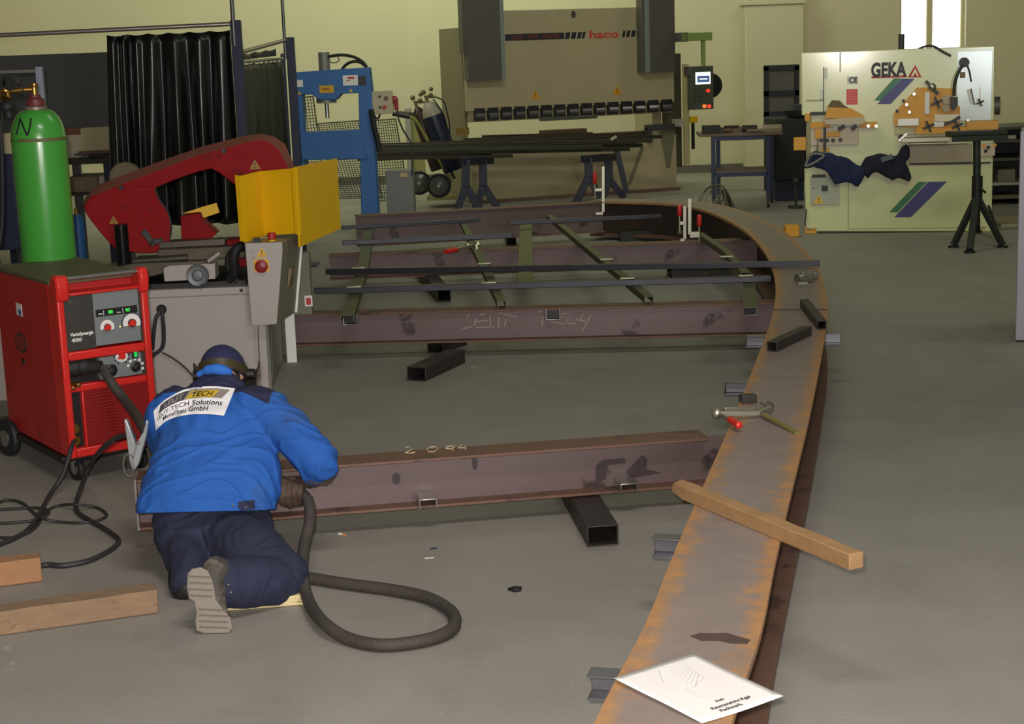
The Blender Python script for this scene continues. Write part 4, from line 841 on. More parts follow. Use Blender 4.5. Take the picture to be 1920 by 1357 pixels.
# clear round drum behind the saw
dc = PY(236, 332, 11.2)
dm = thing('wire_drum', 'round translucent plastic drum behind the red saw bow', 'drum', (dc.x, dc.y, dc.z - .1)); PLC = mat('clear_plastic', (150, 140, 110), .2, 0, .1, 10, alpha=.55)
MB().lathe([(.02, 0), (.10, .0), (.105, .02), (.105, .1), (.1, .12), (.03, .12)], (0, -.06, .1), 24, (0, 1, 0)).build('shell', PLC, dm); MB().cyl((0, -.05, .1), (0, .05, .1), .05).build('core', mat('core_tan', (110, 104, 74), .6), dm); MB().cyl((0, .02, -dc.z + .1), (0, .02, .1), .02).cyl((0, .02, -dc.z + .1), (0, .02, -dc.z + .13), .15).build('stand', DGREY, dm)
# ================================================================== welding booth: posts, rails, curtains, partition
YA = 13.0
def post(label, pxl, pxr, pyt, pxpipe, pw, Y, pipe_top=-60):
    a = PY(pxl, pyt, Y); b = PY(pxr, pyt, Y); w = (b - a).length; c = (a + b) / 2
    t = thing('booth_post', label, 'post', (c.x, Y, 0))
    MB().box(-w / 2, w / 2, -w / 2, w / 2, 0, c.z).build('tube', NAVY, t, bevel=.006)
    MB().box(-.14, .14, -.14, .14, 0, .012).build('base_plate', NAVY, t, bevel=.003)
    q = PY(pxpipe, pyt, Y); q2 = PY(pxpipe, pipe_top, Y); r = pw / 2 * Y / FPX
    MB().cyl((q.x - c.x, -.03, c.z - .2), (q.x - c.x, -.03, q2.z), r, n=10).build('pipe', mat('galvanised', (110, 112, 116), .4, .7, .15, 20), t)
    return t, c, w
pA, cA, wA = post('navy booth post with a pipe rising from it, right beside the black curtain', 432, 451, 38, 438, 8, YA)
pB, cB, wB = post('navy booth post with a pipe rising from it, left of the blue hydraulic press', 536, 551, 70, 534, 6, 15.2)
post('shorter navy booth post just left of the one beside the blue press', 526, 534, 101, 530, 2, 15.4, 99)
RAIL = mat('rail_steel', (150, 146, 138), .35, .7, .15, 20)
a = PY(-120, 72, YA - .3); b = PY(433, 45, YA); tag(MB().cyl(a, b, .018, n=10).build('curtain_rail', RAIL, None), 'long steel rail the black welding curtain hangs from', 'rail')
a = PY(455, 97, 13.2); b = PY(536, 75, 15.2); tag(MB().cyl(a, b, .018, n=10).build('curtain_rail', RAIL, None), 'short steel rail between the two booth posts', 'rail')
a = PY(457, 116, 13.3); b = PY(530, 110, 15.3); tag(MB().cyl(a, b, .014, n=10).build('curtain_rail', RAIL, None), 'lower thin rail between the two booth posts carrying the dark curtain', 'rail')
CURT = mat('black_pvc_curtain', (17, 17, 19), .34, 0, .15, 3, coat=.12)
def curtain(label, top, bot, depth, folds, amp, m, seed, nx=160, nz=22):
    rnd = random.Random(seed); ph = [(rnd.uniform(.6, 1.5), rnd.uniform(0, 6.28), rnd.uniform(.5, 1)) for _ in range(6)]
    (a, b), (c, d) = top, bot; mb = MB(); n = (b - a).cross(Vector((0, 0, -1))).normalized()
    for j in range(nz + 1):
        v = j / nz
        for i in range(nx + 1):
            u = i / nx; p = a.lerp(b, u).lerp(c.lerp(d, u), v)
            uu = u + .06 * sin(u * 7 + seed) + .02 * v * sin(u * 15 + 2) + .05 * v * (u - .5)
            s = sum(w * sin(2 * pi * folds * f_ * uu + p0 + v * .9 * sin(p0)) for f_, p0, w in ph) / 3
            k = amp * (.4 + .8 * v) * (1 + 1.1 * noise.noise(Vector((u * 5, v * 1.6, seed))))
            mb.v.append(p + n * (k * s) + Vector((0, 0, -.012 * abs(sin(u * folds * pi)) * (1 - v))))
    mb.f = [(j * (nx + 1) + i, j * (nx + 1) + i + 1, (j + 1) * (nx + 1) + i + 1, (j + 1) * (nx + 1) + i) for j in range(nz) for i in range(nx)]; mb.m = [0] * len(mb.f)
    o = mb.build('welding_curtain', m, None, smooth=180); so = o.modifiers.new('t', 'SOLIDIFY'); so.thickness = .003
    return tag(o, label, 'curtain')
t0, t1 = PY(200, 66, YA - .1), PY(431, 56, YA); b0, b1 = PY(206, 425, YA - .1), PY(455, 418, YA)
curtain('black shiny welding curtain hanging in folds behind the red band saw', (t0, t1), (b0, b1), 0, 6, .06, CURT, 5)
t0, t1 = PY(457, 119, 13.35), PY(527, 113, 15.2); b0, b1 = PY(468, 380, 13.35), PY(545, 372, 15.2)
curtain('dark green-black welding curtain hanging between the two booth posts', (t0, t1), (b0, b1), 0, 8, .03, mat('dark_green_curtain', (32, 34, 26), .45, 0, .15, 3), 8)
t0, t1 = PY(456, 100, 13.4), PY(516, 91, 14.9); b0, b1 = PY(457, 112, 13.4), PY(516, 105, 14.9)
curtain('short black curtain strip at the top between the two booth posts', (t0, t1), (b0, b1), 0, 3, .01, CURT, 11, 40, 4)
a, b = PY(-60, 112, 16.0), PY(300, 93, 16.0); zl = PY(120, 262, 16.0).z
tag(MB().box(a.x, b.x, 16.0, 16.05, zl, (a.z + b.z) / 2 + .01).box(a.x + .3, a.x + .38, 16.0, 16.05, 0, zl).box(b.x - .5, b.x - .42, 16.0, 16.05, 0, zl).box(-4.3, -4.22, 16.0, 16.05, 0, zl).build('partition_panel', DADO, None), 'large dark grey partition panel behind the green cylinder and the curtain', 'partition')
# bench and clutter behind the cylinder
f = Fr((PY(60, 330, 14.6).x, 14.6, 0), 0); zt_ = f.xz(170, 297)[1]
bn = thing('workbench', 'dark workbench loaded with scrap behind the green cylinder, under the grey partition', 'workbench', f.o, 0)
xa, xb_ = f.xz(-40, 300)[0], f.xz(214, 300)[0]
MB().box(xa, xb_, 0, .7, zt_ - .05, zt_).build('worktop', mat('dark_bench_top', (52, 46, 40), .6, .2, .2, 8), bn, bevel=.004)
for x in (xa + .05, xb_ - .08): 
    for y in (.06, .62): MB().box(x - .03, x + .03, y - .03, y + .03, 0, zt_ - .05).build('leg', NAVY, bn)
zs_ = f.xz(170, 360)[1]; MB().box(xa, xb_, .02, .68, zs_ - .03, zs_).build('shelf', mat('dark_bench_top', (52, 46, 40)), bn)
def fbox(label, name, cat, fr, px0, py0, px1, py1, y0, y1, m, bevel=.005, grp=None):
    x0, x1, z0, z1 = fr.rect(px0, py0, px1, py1, y0); mb = MB(); a_ = [fr.w(x, y, z) for z in (z0, z1) for x, y in ((x0, y0), (x1, y0), (x1, y1), (x0, y1))]
    mb.add(a_, [(0, 3, 2, 1), (4, 5, 6, 7), (0, 1, 5, 4), (1, 2, 6, 5), (2, 3, 7, 6), (3, 0, 4, 7)]); return tag(mb.build(name, m, None, bevel=bevel), label, cat, grp)
BOXC = mat('beige_carton', (178, 168, 134), .8, 0, .08, 5)
def on(fr, px0, pyt, px1, zbase, y0, y1, m, label, name, cat):
    x0, z1 = fr.xz(px0, pyt, y0); x1, _ = fr.xz(px1, pyt, y0); a_ = [fr.w(x, y, z) for z in (zbase, z1) for x, y in ((x0, y0), (x1, y0), (x1, y1), (x0, y1))]
    return tag(MB().add(a_, [(0, 3, 2, 1), (4, 5, 6, 7), (0, 1, 5, 4), (1, 2, 6, 5), (2, 3, 7, 6), (3, 0, 4, 7)]).build(name, m, None, bevel=.005), label, cat)
on(f, 150, 241, 207, zt_, .25, .5, BOXC, 'beige carton on the workbench, right of the white one', 'carton', 'box')
on(f, 118, 254, 150, zt_, .2, .45, mat('white_carton', (186, 178, 150), .8, 0, .1, 12, spots=[((90, 130, 170), 6, .66, .03)]), 'white carton on the workbench right beside the green cylinder', 'carton', 'box')
o_ = PY(133, 246, 14.9); tag(MB().box(o_.x - .1, o_.x + .1, 14.85, 15.0, PY(133, 254, 14.83).z + .001, PY(133, 241, 14.85).z).build('brown_tray', mat('brown_tray', (110, 66, 42), .6), None), 'small brown tray on top of the white carton', 'tray')
mb = MB(); rnd = random.Random(5)
for k in range(16):
    x = rnd.uniform(xa + 1.0, xb_ - .1); y = rnd.uniform(.05, .2); l = rnd.uniform(.1, .35); z = zt_ + rnd.uniform(.01, .06); an = rnd.uniform(-.4, .4)
    p_ = f.w(x - l / 2, y, zt_ + .012 + .02 * (k % 3)); q_ = f.w(min(x + l / 2, xb_), y + l * an * .4, zt_ + .012 + .02 * (k % 3))
    nb = MB(); nb.bar(p_, q_, rnd.uniform(.02, .05), .022); tag(nb.build('steel_offcut', [DSTEEL, TUBE, RUSTF][k % 3], None), 'dark steel offcut in the heap along the front of the workbench', 'steel offcut', 'offcuts heaped on the workbench')
o_ = on(f, 128, 332, 182, zs_, .02, .5, mat('perforated_grey', (116, 104, 86), .5, .2, .5, 55), 'perforated grey metal strip on the lower shelf of the workbench', 'perforated_box', 'box')
o_ = on(f, 184, 330, 203, zs_, .05, .4, LGREY, 'pale grey box on the lower shelf of the workbench', 'metal_box', 'box')
p_ = PY(146, 430, 13.2); fb = thing('blue_gas_bottle', 'small blue bottle standing on the floor right of the green cylinder', 'gas bottle', (p_.x, 13.2, 0)); hh = PY(145, 402, 13.2).z
MB().lathe([(.05, 0), (.055, .02), (.055, hh - .06), (.03, hh)], n=16).build('body', PBLUE, fb); MB().cyl((0, 0, hh - .01), (0, 0, hh + .05), .018).build('valve', BRASS, fb)
# pale rack upright with rail at the far left
f2 = Fr((PY(70, 300, 10.6).x, 10.6, 0), 0)
rk = thing('bottle_rack', 'pale blue metal rack upright with a rail behind the brass regulator', 'rack', f2.o, 0)
a, b = f2.at(65, 125), f2.at(75, 205); x0 = f2.xz(65, 125)[0]; x1 = f2.xz(77, 125)[0]; zt_ = f2.xz(70, 125)[1]
MB().box(x0, x1, 0, .05, 0, zt_).build('upright', mat('pale_blue_metal', (150, 158, 178), .45, .2, .08, 6), rk, bevel=.003)
MB().box(x0 - 1.2, x0 - 1.15, 0, .05, 0, zt_).build('upright', mat('pale_blue_metal', (150, 158, 178)), rk, bevel=.003)
MB().bar(f2.at(-70, 137), f2.at(66, 133), .02, .02).build('rail', RAIL, rk)
MB().bar(Vector((x0 - 1.2, .02, .6)), Vector((x1, .02, .6)), .03, .03).build('rail', NAVY, rk)
fbox('dark blue crate in the rack at the left edge', 'crate', 'crate', Fr((0, 11.0, 0), 0), -60, 290, 30, 470, 0, .4, NAVY)
fbox('cream canister with dark band at the left edge beside the green cylinder', 'canister', 'canister', Fr((0, 11.0, 0), 0), 2, 250, 30, 290, .05, .3, BOXC)

# ================================================================== blue hydraulic workshop press
YP = 17.5; f = Fr((PY(632, 300, YP).x, YP, 0), 0)
hp = thing('hydraulic_press', 'blue hydraulic workshop press with grey cylinder and hoses', 'press', f.o, 0)
zt_ = f.xz(630, 132)[1]
x0, x1, z0, z1 = f.rect(551, 133, 693, 176); MB().prism([f.xz(548, 136), f.xz(692, 126), f.xz(697, 173), f.xz(640, 176), f.xz(630, 187), f.xz(598, 187), f.xz(584, 177), f.xz(548, 179)], 0, .3).build('head_beam', PBLUE, hp, bevel=.008)
cx_ = f.xz(684, 200)[0]; MB().prism([f.xz(672, 172), f.xz(697, 170), f.xz(709, 400), (f.xz(709, 400)[0], 0), (f.xz(676, 400)[0], 0)], 0, .3).build('column', PBLUE, hp, bevel=.008)
MB().prism([f.xz(552, 178), f.xz(566, 178), (f.xz(566, 400)[0] + .05, 0), (f.xz(552, 400)[0], 0)], 0, .3).build('column', PBLUE, hp, bevel=.008)
MB().prism([f.xz(562, 249), f.xz(676, 243), f.xz(690, 298), f.xz(566, 300)], -.02, .32).build('table_beam', PBLUE, hp, bevel=.008)
for x in (f.xz(560, 300)[0], f.xz(694, 300)[0]): MB().box(x - .12, x + .12, -.25, .5, 0, .06).build('foot', PBLUE, hp, bevel=.006)
CYG = mat('cylinder_grey', (128, 130, 124), .45, .2, .06, 6)
x, z = f.xz(604, 98); MB().cyl((x, .15, zt_ - .05), (x, .15, z), .062, n=24).build('cylinder', CYG, hp)
x, z = f.xz(610, 190); MB().lathe([(.11, 0), (.11, .05), (.09, .06), (.09, .1)], (x, .12, f.xz(610, 190)[1] - .02), 20).build('cylinder_collar', CYG, hp)
MB().cyl((x, .12, f.xz(611, 222)[1]), (x, .12, z), .022, n=16).build('piston_rod', STEEL, hp)
q = lambda px, py, y=.1: f.at(px, py, y)
MB().tube([q(616, 106), q(640, 103), q(664, 107), q(682, 118), q(691, 134), q(694, 142)], .016, 8, 5).build('hydraulic_hose', RUBBER, hp, smooth=80); MB().tube([q(641, 130), q(652, 119), q(668, 115), q(682, 121), q(690, 133)], .016, 8, 5).build('hydraulic_hose', RUBBER, hp, smooth=80)
MB().tube([q(617, 115, 0), q(627, 118, 0), q(636, 113, 0), q(633, 106, 0)], .006, 6, 4).build('wire_loop', CAB, hp)
def decal(fr, par, name, px0, py0, px1, py1, m, y=0, th=.003):
    x0, x1, z0, z1 = fr.rect(px0, py0, px1, py1, y); return MB().box(x0, x1, y - th, y, z0, z1).build(name, m, par)
d = decal(f, hp, 'label_plate', 643, 141, 671, 160, WHITE); decal(f, d, 'label_print', 652, 144, 664, 148, REDINK, -.003, .001); decal(f, d, 'label_print', 650, 150, 656, 152, REDINK, -.003, .001)
decal(f, hp, 'label_plate', 672, 143, 686, 160, mat('dark_label', (44, 42, 40), .5)); decal(f, hp, 'label_plate', 599, 160, 626, 174, mat('yellow_label', (206, 160, 20), .5)); decal(f, hp, 'label_plate', 552, 150, 568, 163, WHITE)
x, z = f.xz(609, 167, -.003); MB().box(x - .03, x + .05, -.005, -.003, z - .012, z + .012).build('label_print', mat('label_orange', (170, 100, 30), .5), hp)
warn(f, hp, 658, 169, .035, 0, YEL, False); warn(f, hp, 561, 174, .04, 0, ORG, False)
MB().prism(f.poly([(694, 172), (734, 170), (738, 212), (698, 215)], .02), .02, .14).build('control_box', mat('box_beige', (176, 166, 138), .5), hp, bevel=.005)
for px, py, m, r in ((712, 181, INK, .012), (724, 184, mat('btn_brown', (100, 60, 40), .5), .022), (713, 201, INK, .012), (721, 201, REDINK, .022)):
    x, z = f.xz(px, py, .02); MB().cyl((x, .01, z), (x, .021, z), r, n=14).build('push_button', m, hp)
x, z = f.xz(740, 187, .08); MB().ball((x, .08, z), (.035, .035, .045), 14).cyl((x + .01, .08, z), (f.xz(744, 207, .08)[0], .08, f.xz(744, 207, .08)[1]), .028, .02).build('mains_plug', mat('plug_red', (150, 50, 58), .45), hp)
MB().tube([q(744, 206, .08), q(747, 222, .08), q(755, 242, .0), q(766, 260, -.1), q(773, 280, -.1), q(772, 330, -.1)], .009, 6, 5).build('mains_cable', CAB, hp); MB().tube([q(699, 212, .05), q(706, 222, .05), q(711, 219, .05), q(712, 212, .05)], .012, 6, 5).build('cable_loop', CAB, hp)
MB().tube([q(696, 205, -.02), q(702, 240, -.03), q(708, 262, -.03), q(712, 285, -.03)], .03, 8, 5).build('drain_hose', RUBBER, hp, smooth=80)
# wire mesh panels against the back wall
WIRE = mat('wire_dark', (58, 58, 48), .5, .4, .1, 20)
def meshpanel(label, pts, nx, nz, Y=21.2, lean=.0):
    A_, B_, C_, D_ = [PY(px, py, Y) for px, py in pts]; base = min(C_.z, D_.z); mb = MB()
    zb_ = 0.0
    Dn, Cn = D_ + (D_ - A_) * (D_.z / max(.01, (A_.z - D_.z))), C_ + (C_ - B_) * (C_.z / max(.01, (B_.z - C_.z)))
    nz2 = max(nz, int(nz * (A_ - Dn).length / (A_ - D_).length))
    for i in range(nx + 1): mb.bar(A_.lerp(B_, i / nx), Dn.lerp(Cn, i / nx), .008, .008)
    for j in range(nz2 + 1): mb.bar(A_.lerp(Dn, j / nz2), B_.lerp(Cn, j / nz2), .008, .008)
    for a_, b_ in ((A_, B_), (B_, Cn), (Cn, Dn), (Dn, A_)): mb.bar(a_, b_, .016, .016)
    return tag(mb.build('mesh_panel', WIRE, None), label, 'wire mesh')
meshpanel('wire mesh panel seen through the left of the blue press opening', [(556, 183), (587, 181), (596, 250), (562, 252)], 6, 12)
meshpanel('low wire mesh panel seen at the bottom of the blue press opening', [(596, 232), (675, 226), (680, 243), (600, 247)], 16, 4, 22.5)
meshpanel('wire mesh panel between the blue press and the cylinder trolley', [(701, 226), (742, 223), (750, 270), (704, 275)], 10, 10, 22.0)
f3 = Fr((0, 23.0, 0), 0); fbox('narrow pale grey cabinet standing by the back wall beside the wire mesh', 'cabinet', 'cabinet', f3, 762, 203, 772, 358.3, 0, .3, mat('pale_cabinet', (150, 148, 140), .6)); fbox('olive board standing by the back wall behind the cylinder trolley', 'board', 'board', f3, 772, 215, 796, 350.5, .05, .1, mat('olive_board', (140, 136, 84), .6))
# ================================================================== cylinder trolley
YT = 20.7; f = Fr((PY(815, 300, YT).x, YT, 0), 0); q = lambda px, py, y=0: f.at(px, py, y)
tr_ = thing('cylinder_trolley', 'tilted trolley with olive frame and spoked wheel carrying gas cylinders', 'trolley', f.o, 0)
OLV = mat('trolley_olive', (132, 128, 70), .5, .1, .1, 8)
MB().tube([q(740, 214), q(776, 222), q(800, 260), q(826, 305), q(846, 342)], .022, 8, 3).build('frame', OLV, tr_); MB().tube([q(745, 211, .3), q(790, 219, .3), q(815, 260, .3), q(852, 335, .3)], .022, 8, 3).build('frame', DGREY, tr_)
MB().cyl(q(736, 213), q(768, 219), .028).build('grip', BLACK, tr_)
rw = (PY(836, 346, YT - .1) - PY(808, 346, YT - .1)).length / 2 + .03
def spoked(px, py, y, r):
    c = q(px, py, y); zc = max(c.z, r + .001); c.z = zc
    w = MB().tube([(c.x + r * .9 * cos(k * pi / 12), c.y, c.z + r * .9 * sin(k * pi / 12)) for k in range(24)], r * .1, 8, closed=True).build('wheel', RUBBER, tr_, smooth=60)
    MB().lathe([(r * .82, 0), (r * .6, .02), (r * .2, .035), (r * .15, .06)], (c.x, c.y, c.z), 20, (0, -1, 0)).build('hub', mat('hub_grey', (110, 110, 106), .3, .6, .1, 8), w)
spoked(823, 348, -.15, rw * 1.25); spoked(786, 343, .3, rw * 1.25)
MB().box(q(800, 355).x, q(855, 355).x, -.1, .4, .10, .14).build('foot_plate', OLV, tr_)
def bottle(label, base, axis, r, L, m, mtop, yoff, name='gas_cylinder'):
    b0 = q(*base, yoff); b1 = q(*axis, yoff); d_ = (b1 - b0).normalized(); L = (b1 - b0).length
    t_ = thing(name, label, 'gas cylinder', f.w(*b0), 0)
    MB().lathe([(r * .9, 0), (r, .02), (r, L - .22)], (0, 0, 0), 20, d_).build('bottle', m, t_)
    MB().lathe([(r, L - .22), (r * .9, L - .14), (r * .5, L - .06), (r * .3, L - .04)], (0, 0, 0), 20, d_).build('shoulder', mtop, t_)
    MB().cyl(d_ * (L - .05), d_ * (L + .05), .02).ball(d_ * (L + .03) + Vector((.06, 0, .02)), .035, 8).ball(d_ * (L + .03) + Vector((-.03, -.02, .06)), .035, 8).ball(d_ * (L + .06) + Vector((.08, 0, .07)), .03, 8).cyl(d_ * (L + .03), d_ * (L + .03) + Vector((.13, 0, .0)), .016).build('pressure_regulator', mat('regulator_olive', (110, 104, 74), .4, .4), t_)
    return t_, d_, L
bottle('navy gas cylinder with grey shoulder tilted in the trolley, nearer one', (850, 320), (800, 186), .13, 1.2, mat('bottle_navy', (24, 30, 56), .4), mat('shoulder_grey', (150, 142, 128), .45), .05)
bottle('dark brown gas cylinder tilted in the trolley, behind the navy one', (822, 318), (780, 196), .10, 1.1, mat('bottle_brown', (50, 32, 26), .4), mat('bottle_brown', (50, 32, 26)), .32)
tag(MB().tube([f.w(*q(818, 182)), f.w(*q(832, 190)), f.w(*q(838, 210)), f.w(*q(843, 240)), f.w(*q(842, 300))], .01, 6, 5).tube([f.w(*q(812, 186)), f.w(*q(826, 205)), f.w(*q(835, 225)), f.w(*q(841, 260))], .01, 6, 5).build('gas_hose', RUBBER, None, smooth=80), 'pair of thin gas hoses hanging from the trolley regulators', 'hose')
mbin = fbox('grey metal bin with a pale label under the steel stack', 'metal_bin', 'bin', Fr((0, 18.2, 0), 0), 725, 320, 776, 421.5, 0, .35, MGREY)
b_ = PY(757, 328, 18.19); pl0 = MB().box(b_.x - .04, b_.x + .04, 18.19, 18.2, b_.z - .025, b_.z + .025).build('paper_label', mat('tan_label', (190, 164, 130), .7), None, origin=False); pl0.data.transform(Matrix.Translation(-mbin.location)); pl0.parent = mbin
# ================================================================== trestles with the stack of steel bars
TRN = mat('trestle_navy', (26, 30, 52), .5, .1, .12, 6)
def trestle(label, Y, pt, feet, top, Yb):
    base = PY(pt, 330, Y); base.z = 0; t_ = thing('trestle', label, 'trestle', base); zt = top
    w_ = lambda px, py, y: PY(px, py, y) - base
    return t_, w_
def leg(t_, w_, pxs, Y, tops, splay):
    l = MB(); a_, k_, f_ = w_(*pxs[0], Y), w_(*pxs[1], Y), w_(*pxs[2], Y); f_.z = .015
    l.bar(a_, k_, .10, .10, (0, 1, 0)); l.bar(k_, f_, .09, .09, (0, 1, 0)); l.build('leg', TRN, t_, bevel=.004); return f_
ZK = .70
t1, w1 = trestle('left navy trestle under the stack of steel bars', 19.6, 895, None, ZK, 0)
leg(t1, w1, [(874, 300), (873, 350), (853, 395)], 19.4, 0, 0); leg(t1, w1, [(873, 345), (874, 350), (905, 390)], 19.45, 0, 0); leg(t1, w1, [(905, 300), (906, 348), (890, 384)], 20.0, 0, 0); leg(t1, w1, [(905, 344), (906, 348), (934, 384)], 20.05, 0, 0)
MB().bar(w1(868, 303, 19.35), w1(920, 300, 20.25), .09, .09).build('crossbar', TRN, t1, bevel=.004); 
t2, w2 = trestle('right navy trestle under the stack of steel bars', 20.4, 1120, None, ZK, 0)
leg(t2, w2, [(1103, 296), (1104, 330), (1078, 380)], 20.2, 0, 0); leg(t2, w2, [(1103, 326), (1104, 330), (1130, 375)], 20.25, 0, 0); leg(t2, w2, [(1140, 294), (1142, 336), (1128, 362)], 20.9, 0, 0); leg(t2, w2, [(1141, 332), (1142, 336), (1170, 365)], 20.95, 0, 0)
MB().bar(w2(1156, 280, 20.6), w2(1175, 362, 20.6), .07, .07, (0, 1, 0)).build('brace', TRN, t2, bevel=.003); MB().bar(w2(1095, 298, 20.1), w2(1155, 294, 21.15), .09, .09).build('crossbar', TRN, t2, bevel=.004)
DBAR = [mat('stock_bar_dark', (46, 44, 36), .5, .4, .2, 8), mat('stock_bar_grey', (62, 60, 52), .45, .5, .2, 8), mat('stock_bar_brown', (60, 50, 36), .55, .3, .2, 8)]
spec = [(670, 291, 1000, 281, 19.5, .05), (684, 283, 1130, 275, 19.65, .05), (672, 298, 960, 292, 19.4, .04), (700, 289, 1180, 279, 19.85, .05), (690, 277, 1040, 268, 19.75, .06), (720, 275, 1222, 263, 20.05, .05), (770, 283, 1203, 272, 20.2, .05), (680, 295, 920, 292, 19.5, .05), (705, 272, 1100, 262, 20.1, .045), (800, 268, 1240, 256, 20.3, .04), (840, 280, 1190, 268, 20.45, .05), (870, 262, 1200, 250, 20.6, .04), (820, 274, 1160, 265, 20.55, .04), (905, 256, 1110, 250, 20.8, .035)]
for i, (xa_, ya_, xb2, yb2, Y, s_) in enumerate(spec):
    A_, B_ = PY(xa_, ya_, Y), PY(xb2, yb2, Y + .75); hollow_ = MB(); hollow_.bar(A_, B_, s_ * 1.5, s_); tag(hollow_.build('stock_bar', DBAR[i % 3], None, bevel=.003), 'long dark steel bar in the stack lying across the two navy trestles', 'steel bar', 'steel bars stacked on the trestles')
A_ = PY(1145, 262, 20.6); B_ = PY(1156, 255, 20.6); tag(MB().bar(A_, B_, .05, .03).build('light_offcut', mat('pale_steel', (140, 136, 110), .4, .5), None), 'short pale steel offcut on the right end of the bar stack', 'steel offcut')
# ================================================================== press brake
pa, pb = P(921, 382, 0), P(1270, 350, 0); pyaw = radians(20)
f = Fr((pa.x, pa.y + .15, 0), pyaw); PB = f
br = thing('press_brake', 'tall beige press brake with grey cylinder covers against the back wall', 'press brake', f.o, f.a)
xl, _ = f.xz(884, 280); xr, _ = f.xz(1272, 280)
q = lambda px, py, y=0: f.at(px, py, y)
zr0 = f.xz(1075, 203)[1]; zr1 = f.xz(1075, 16)[1]; zt0 = f.xz(1075, 255)[1]
rb = [f.xz(884, 212, .10), f.xz(1272, 188, .10)]
MB().box(xl, xr, .10, .24, (rb[0][1] + rb[1][1]) / 2, zr1).build('ram', BEIGE, br, bevel=.006)
zb_ = (rb[0][1] + rb[1][1]) / 2
zt_ = f.xz(1075, 262)[1]
MB().box(xl - .0, xr, .06, .26, 0, zt_).build('lower_beam', BEIGE, br, bevel=.006)
MB().box(xl, xr, -.05, .5, 0, .04).build('base_frame', mat('base_brown', (108, 84, 70), .6), br)
for x0, x1 in ((xl, xl + .14), (xr - .14, xr)):
    MB().prism([(.26, 0), (1.1, 0), (1.1, zr1 - .35), (.26, zr1 - .22), (.26, zt_ + .45), (.52, zt_ + .35), (.52, zt_ - .05), (.26, zt_ - .15)], x0, x1, 'x').build('side_frame', BEIGE, br, bevel=.006)
xs0 = f.xz(833, 160, 1.1)[0]; zsT = f.xz(845, 53, .6)[1]
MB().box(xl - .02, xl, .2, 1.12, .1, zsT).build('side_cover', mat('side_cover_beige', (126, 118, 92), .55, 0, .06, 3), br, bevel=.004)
PBG = mat('cover_grey', (84, 80, 76), .5, .1, .12, 8); STRIP = mat('cover_edge', (132, 140, 140), .4, .3, .05, 8)
for (a, b, pb_, e) in ((868, 946, 150, (939, 946)), (1205, 1266, 135, (1209, 1218))):
    x0, x1, z0, z1 = f.rect(a, 0, b, pb_, -.02); zz = z0; zc0 = f.xz((a + b) / 2, pb_, -.08)[1]
    x0 = f.xz(a + (10 if a < 900 else 0), 120, -.08)[0]; x1 = f.xz(b, 80, -.08)[0]
    cv = MB().box(x0, x1, -.08, .10, zc0, zr1 + .55).build('cylinder_cover', PBG, br, bevel=.005)
    xe0, xe1 = f.xz(e[0], 80, -.081)[0], f.xz(e[1], 80, -.081)[0]; MB().box(xe0, xe1, -.085, -.08, zc0, zr1 + .55).build('cover_edge', STRIP, cv)
zc1 = f.xz(880, 100, -.08)[1]; MB().box(f.xz(868, 50, -.08)[0], f.xz(880, 50, -.08)[0], -.06, .1, zc1, zr1 + .55).build('cover_shoulder', PBG, br)
# lettering band
yb = .0985
def band(px0, px1, pyc, h, m, sk=.25):
    c0 = f.at(px0, pyc + (px0 - 1075) * -.047, yb); c1 = f.at(px1, pyc + (px1 - 1075) * -.047, yb); z = ZBAND; hh = h / 2
    return MB().prism([(c0.x - hh * sk, z - hh), (c1.x - hh * sk, z - hh), (c1.x + hh * sk, z + hh), (c0.x + hh * sk, z + hh)], yb - .001, yb + .001).build('stripe', m, br)
ZBAND = f.xz(1075, 66.5, yb)[1]; hb = .085
STR = mat('stripe_navy', (34, 30, 44), .5); MAR = mat('stripe_maroon', (84, 38, 44), .5)
band(947, 1058, 66.5, hb, STR, 0)
for a, b in ((959, 980), (989, 1010), (1017, 1048)): c0, c1 = f.at(a, 68, yb - .001).x, f.at(b, 68, yb - .001).x; MB().box(c0, c1, yb - .003, yb - .001, ZBAND - .028, ZBAND + .03).build('stripe_lettering', MAR, br)
for a, b in ((1060, 1068.5), (1071.5, 1080), (1083, 1090), (1092, 1097)): band(a, b, 66.5, hb, STR)
for a, b in ((1167.5, 1172), (1175, 1181), (1184, 1191), (1194, 1202)): band(a, b, 66.5, hb, STR)
x = f.at(1104, 65, yb).x; x2 = f.at(1160, 62, yb).x; t_ = text('lettering', 'haco', .14, mat('brand_red', (196, 70, 62), .5), br, (x, yb - .002, ZBAND), bold=.004, sx=1.0)
wd_ = max(v.co.x for v in t_.data.vertices); t_.data.transform(Matrix.Diagonal(((x2 - x) / wd_, 1, 1, 1)))
x, z = f.xz(1075, 27, .10); MB().prism([(x + .035 * cos(k * pi / 3), z + .05 * sin(k * pi / 3)) for k in range(6)], .095, .10).build('lifting_eye', DGREY, br)
warn(f, br, 1004, 177, .12, .0985, ORG); warn(f, br, 1157, 169, .12, .0985, ORG)
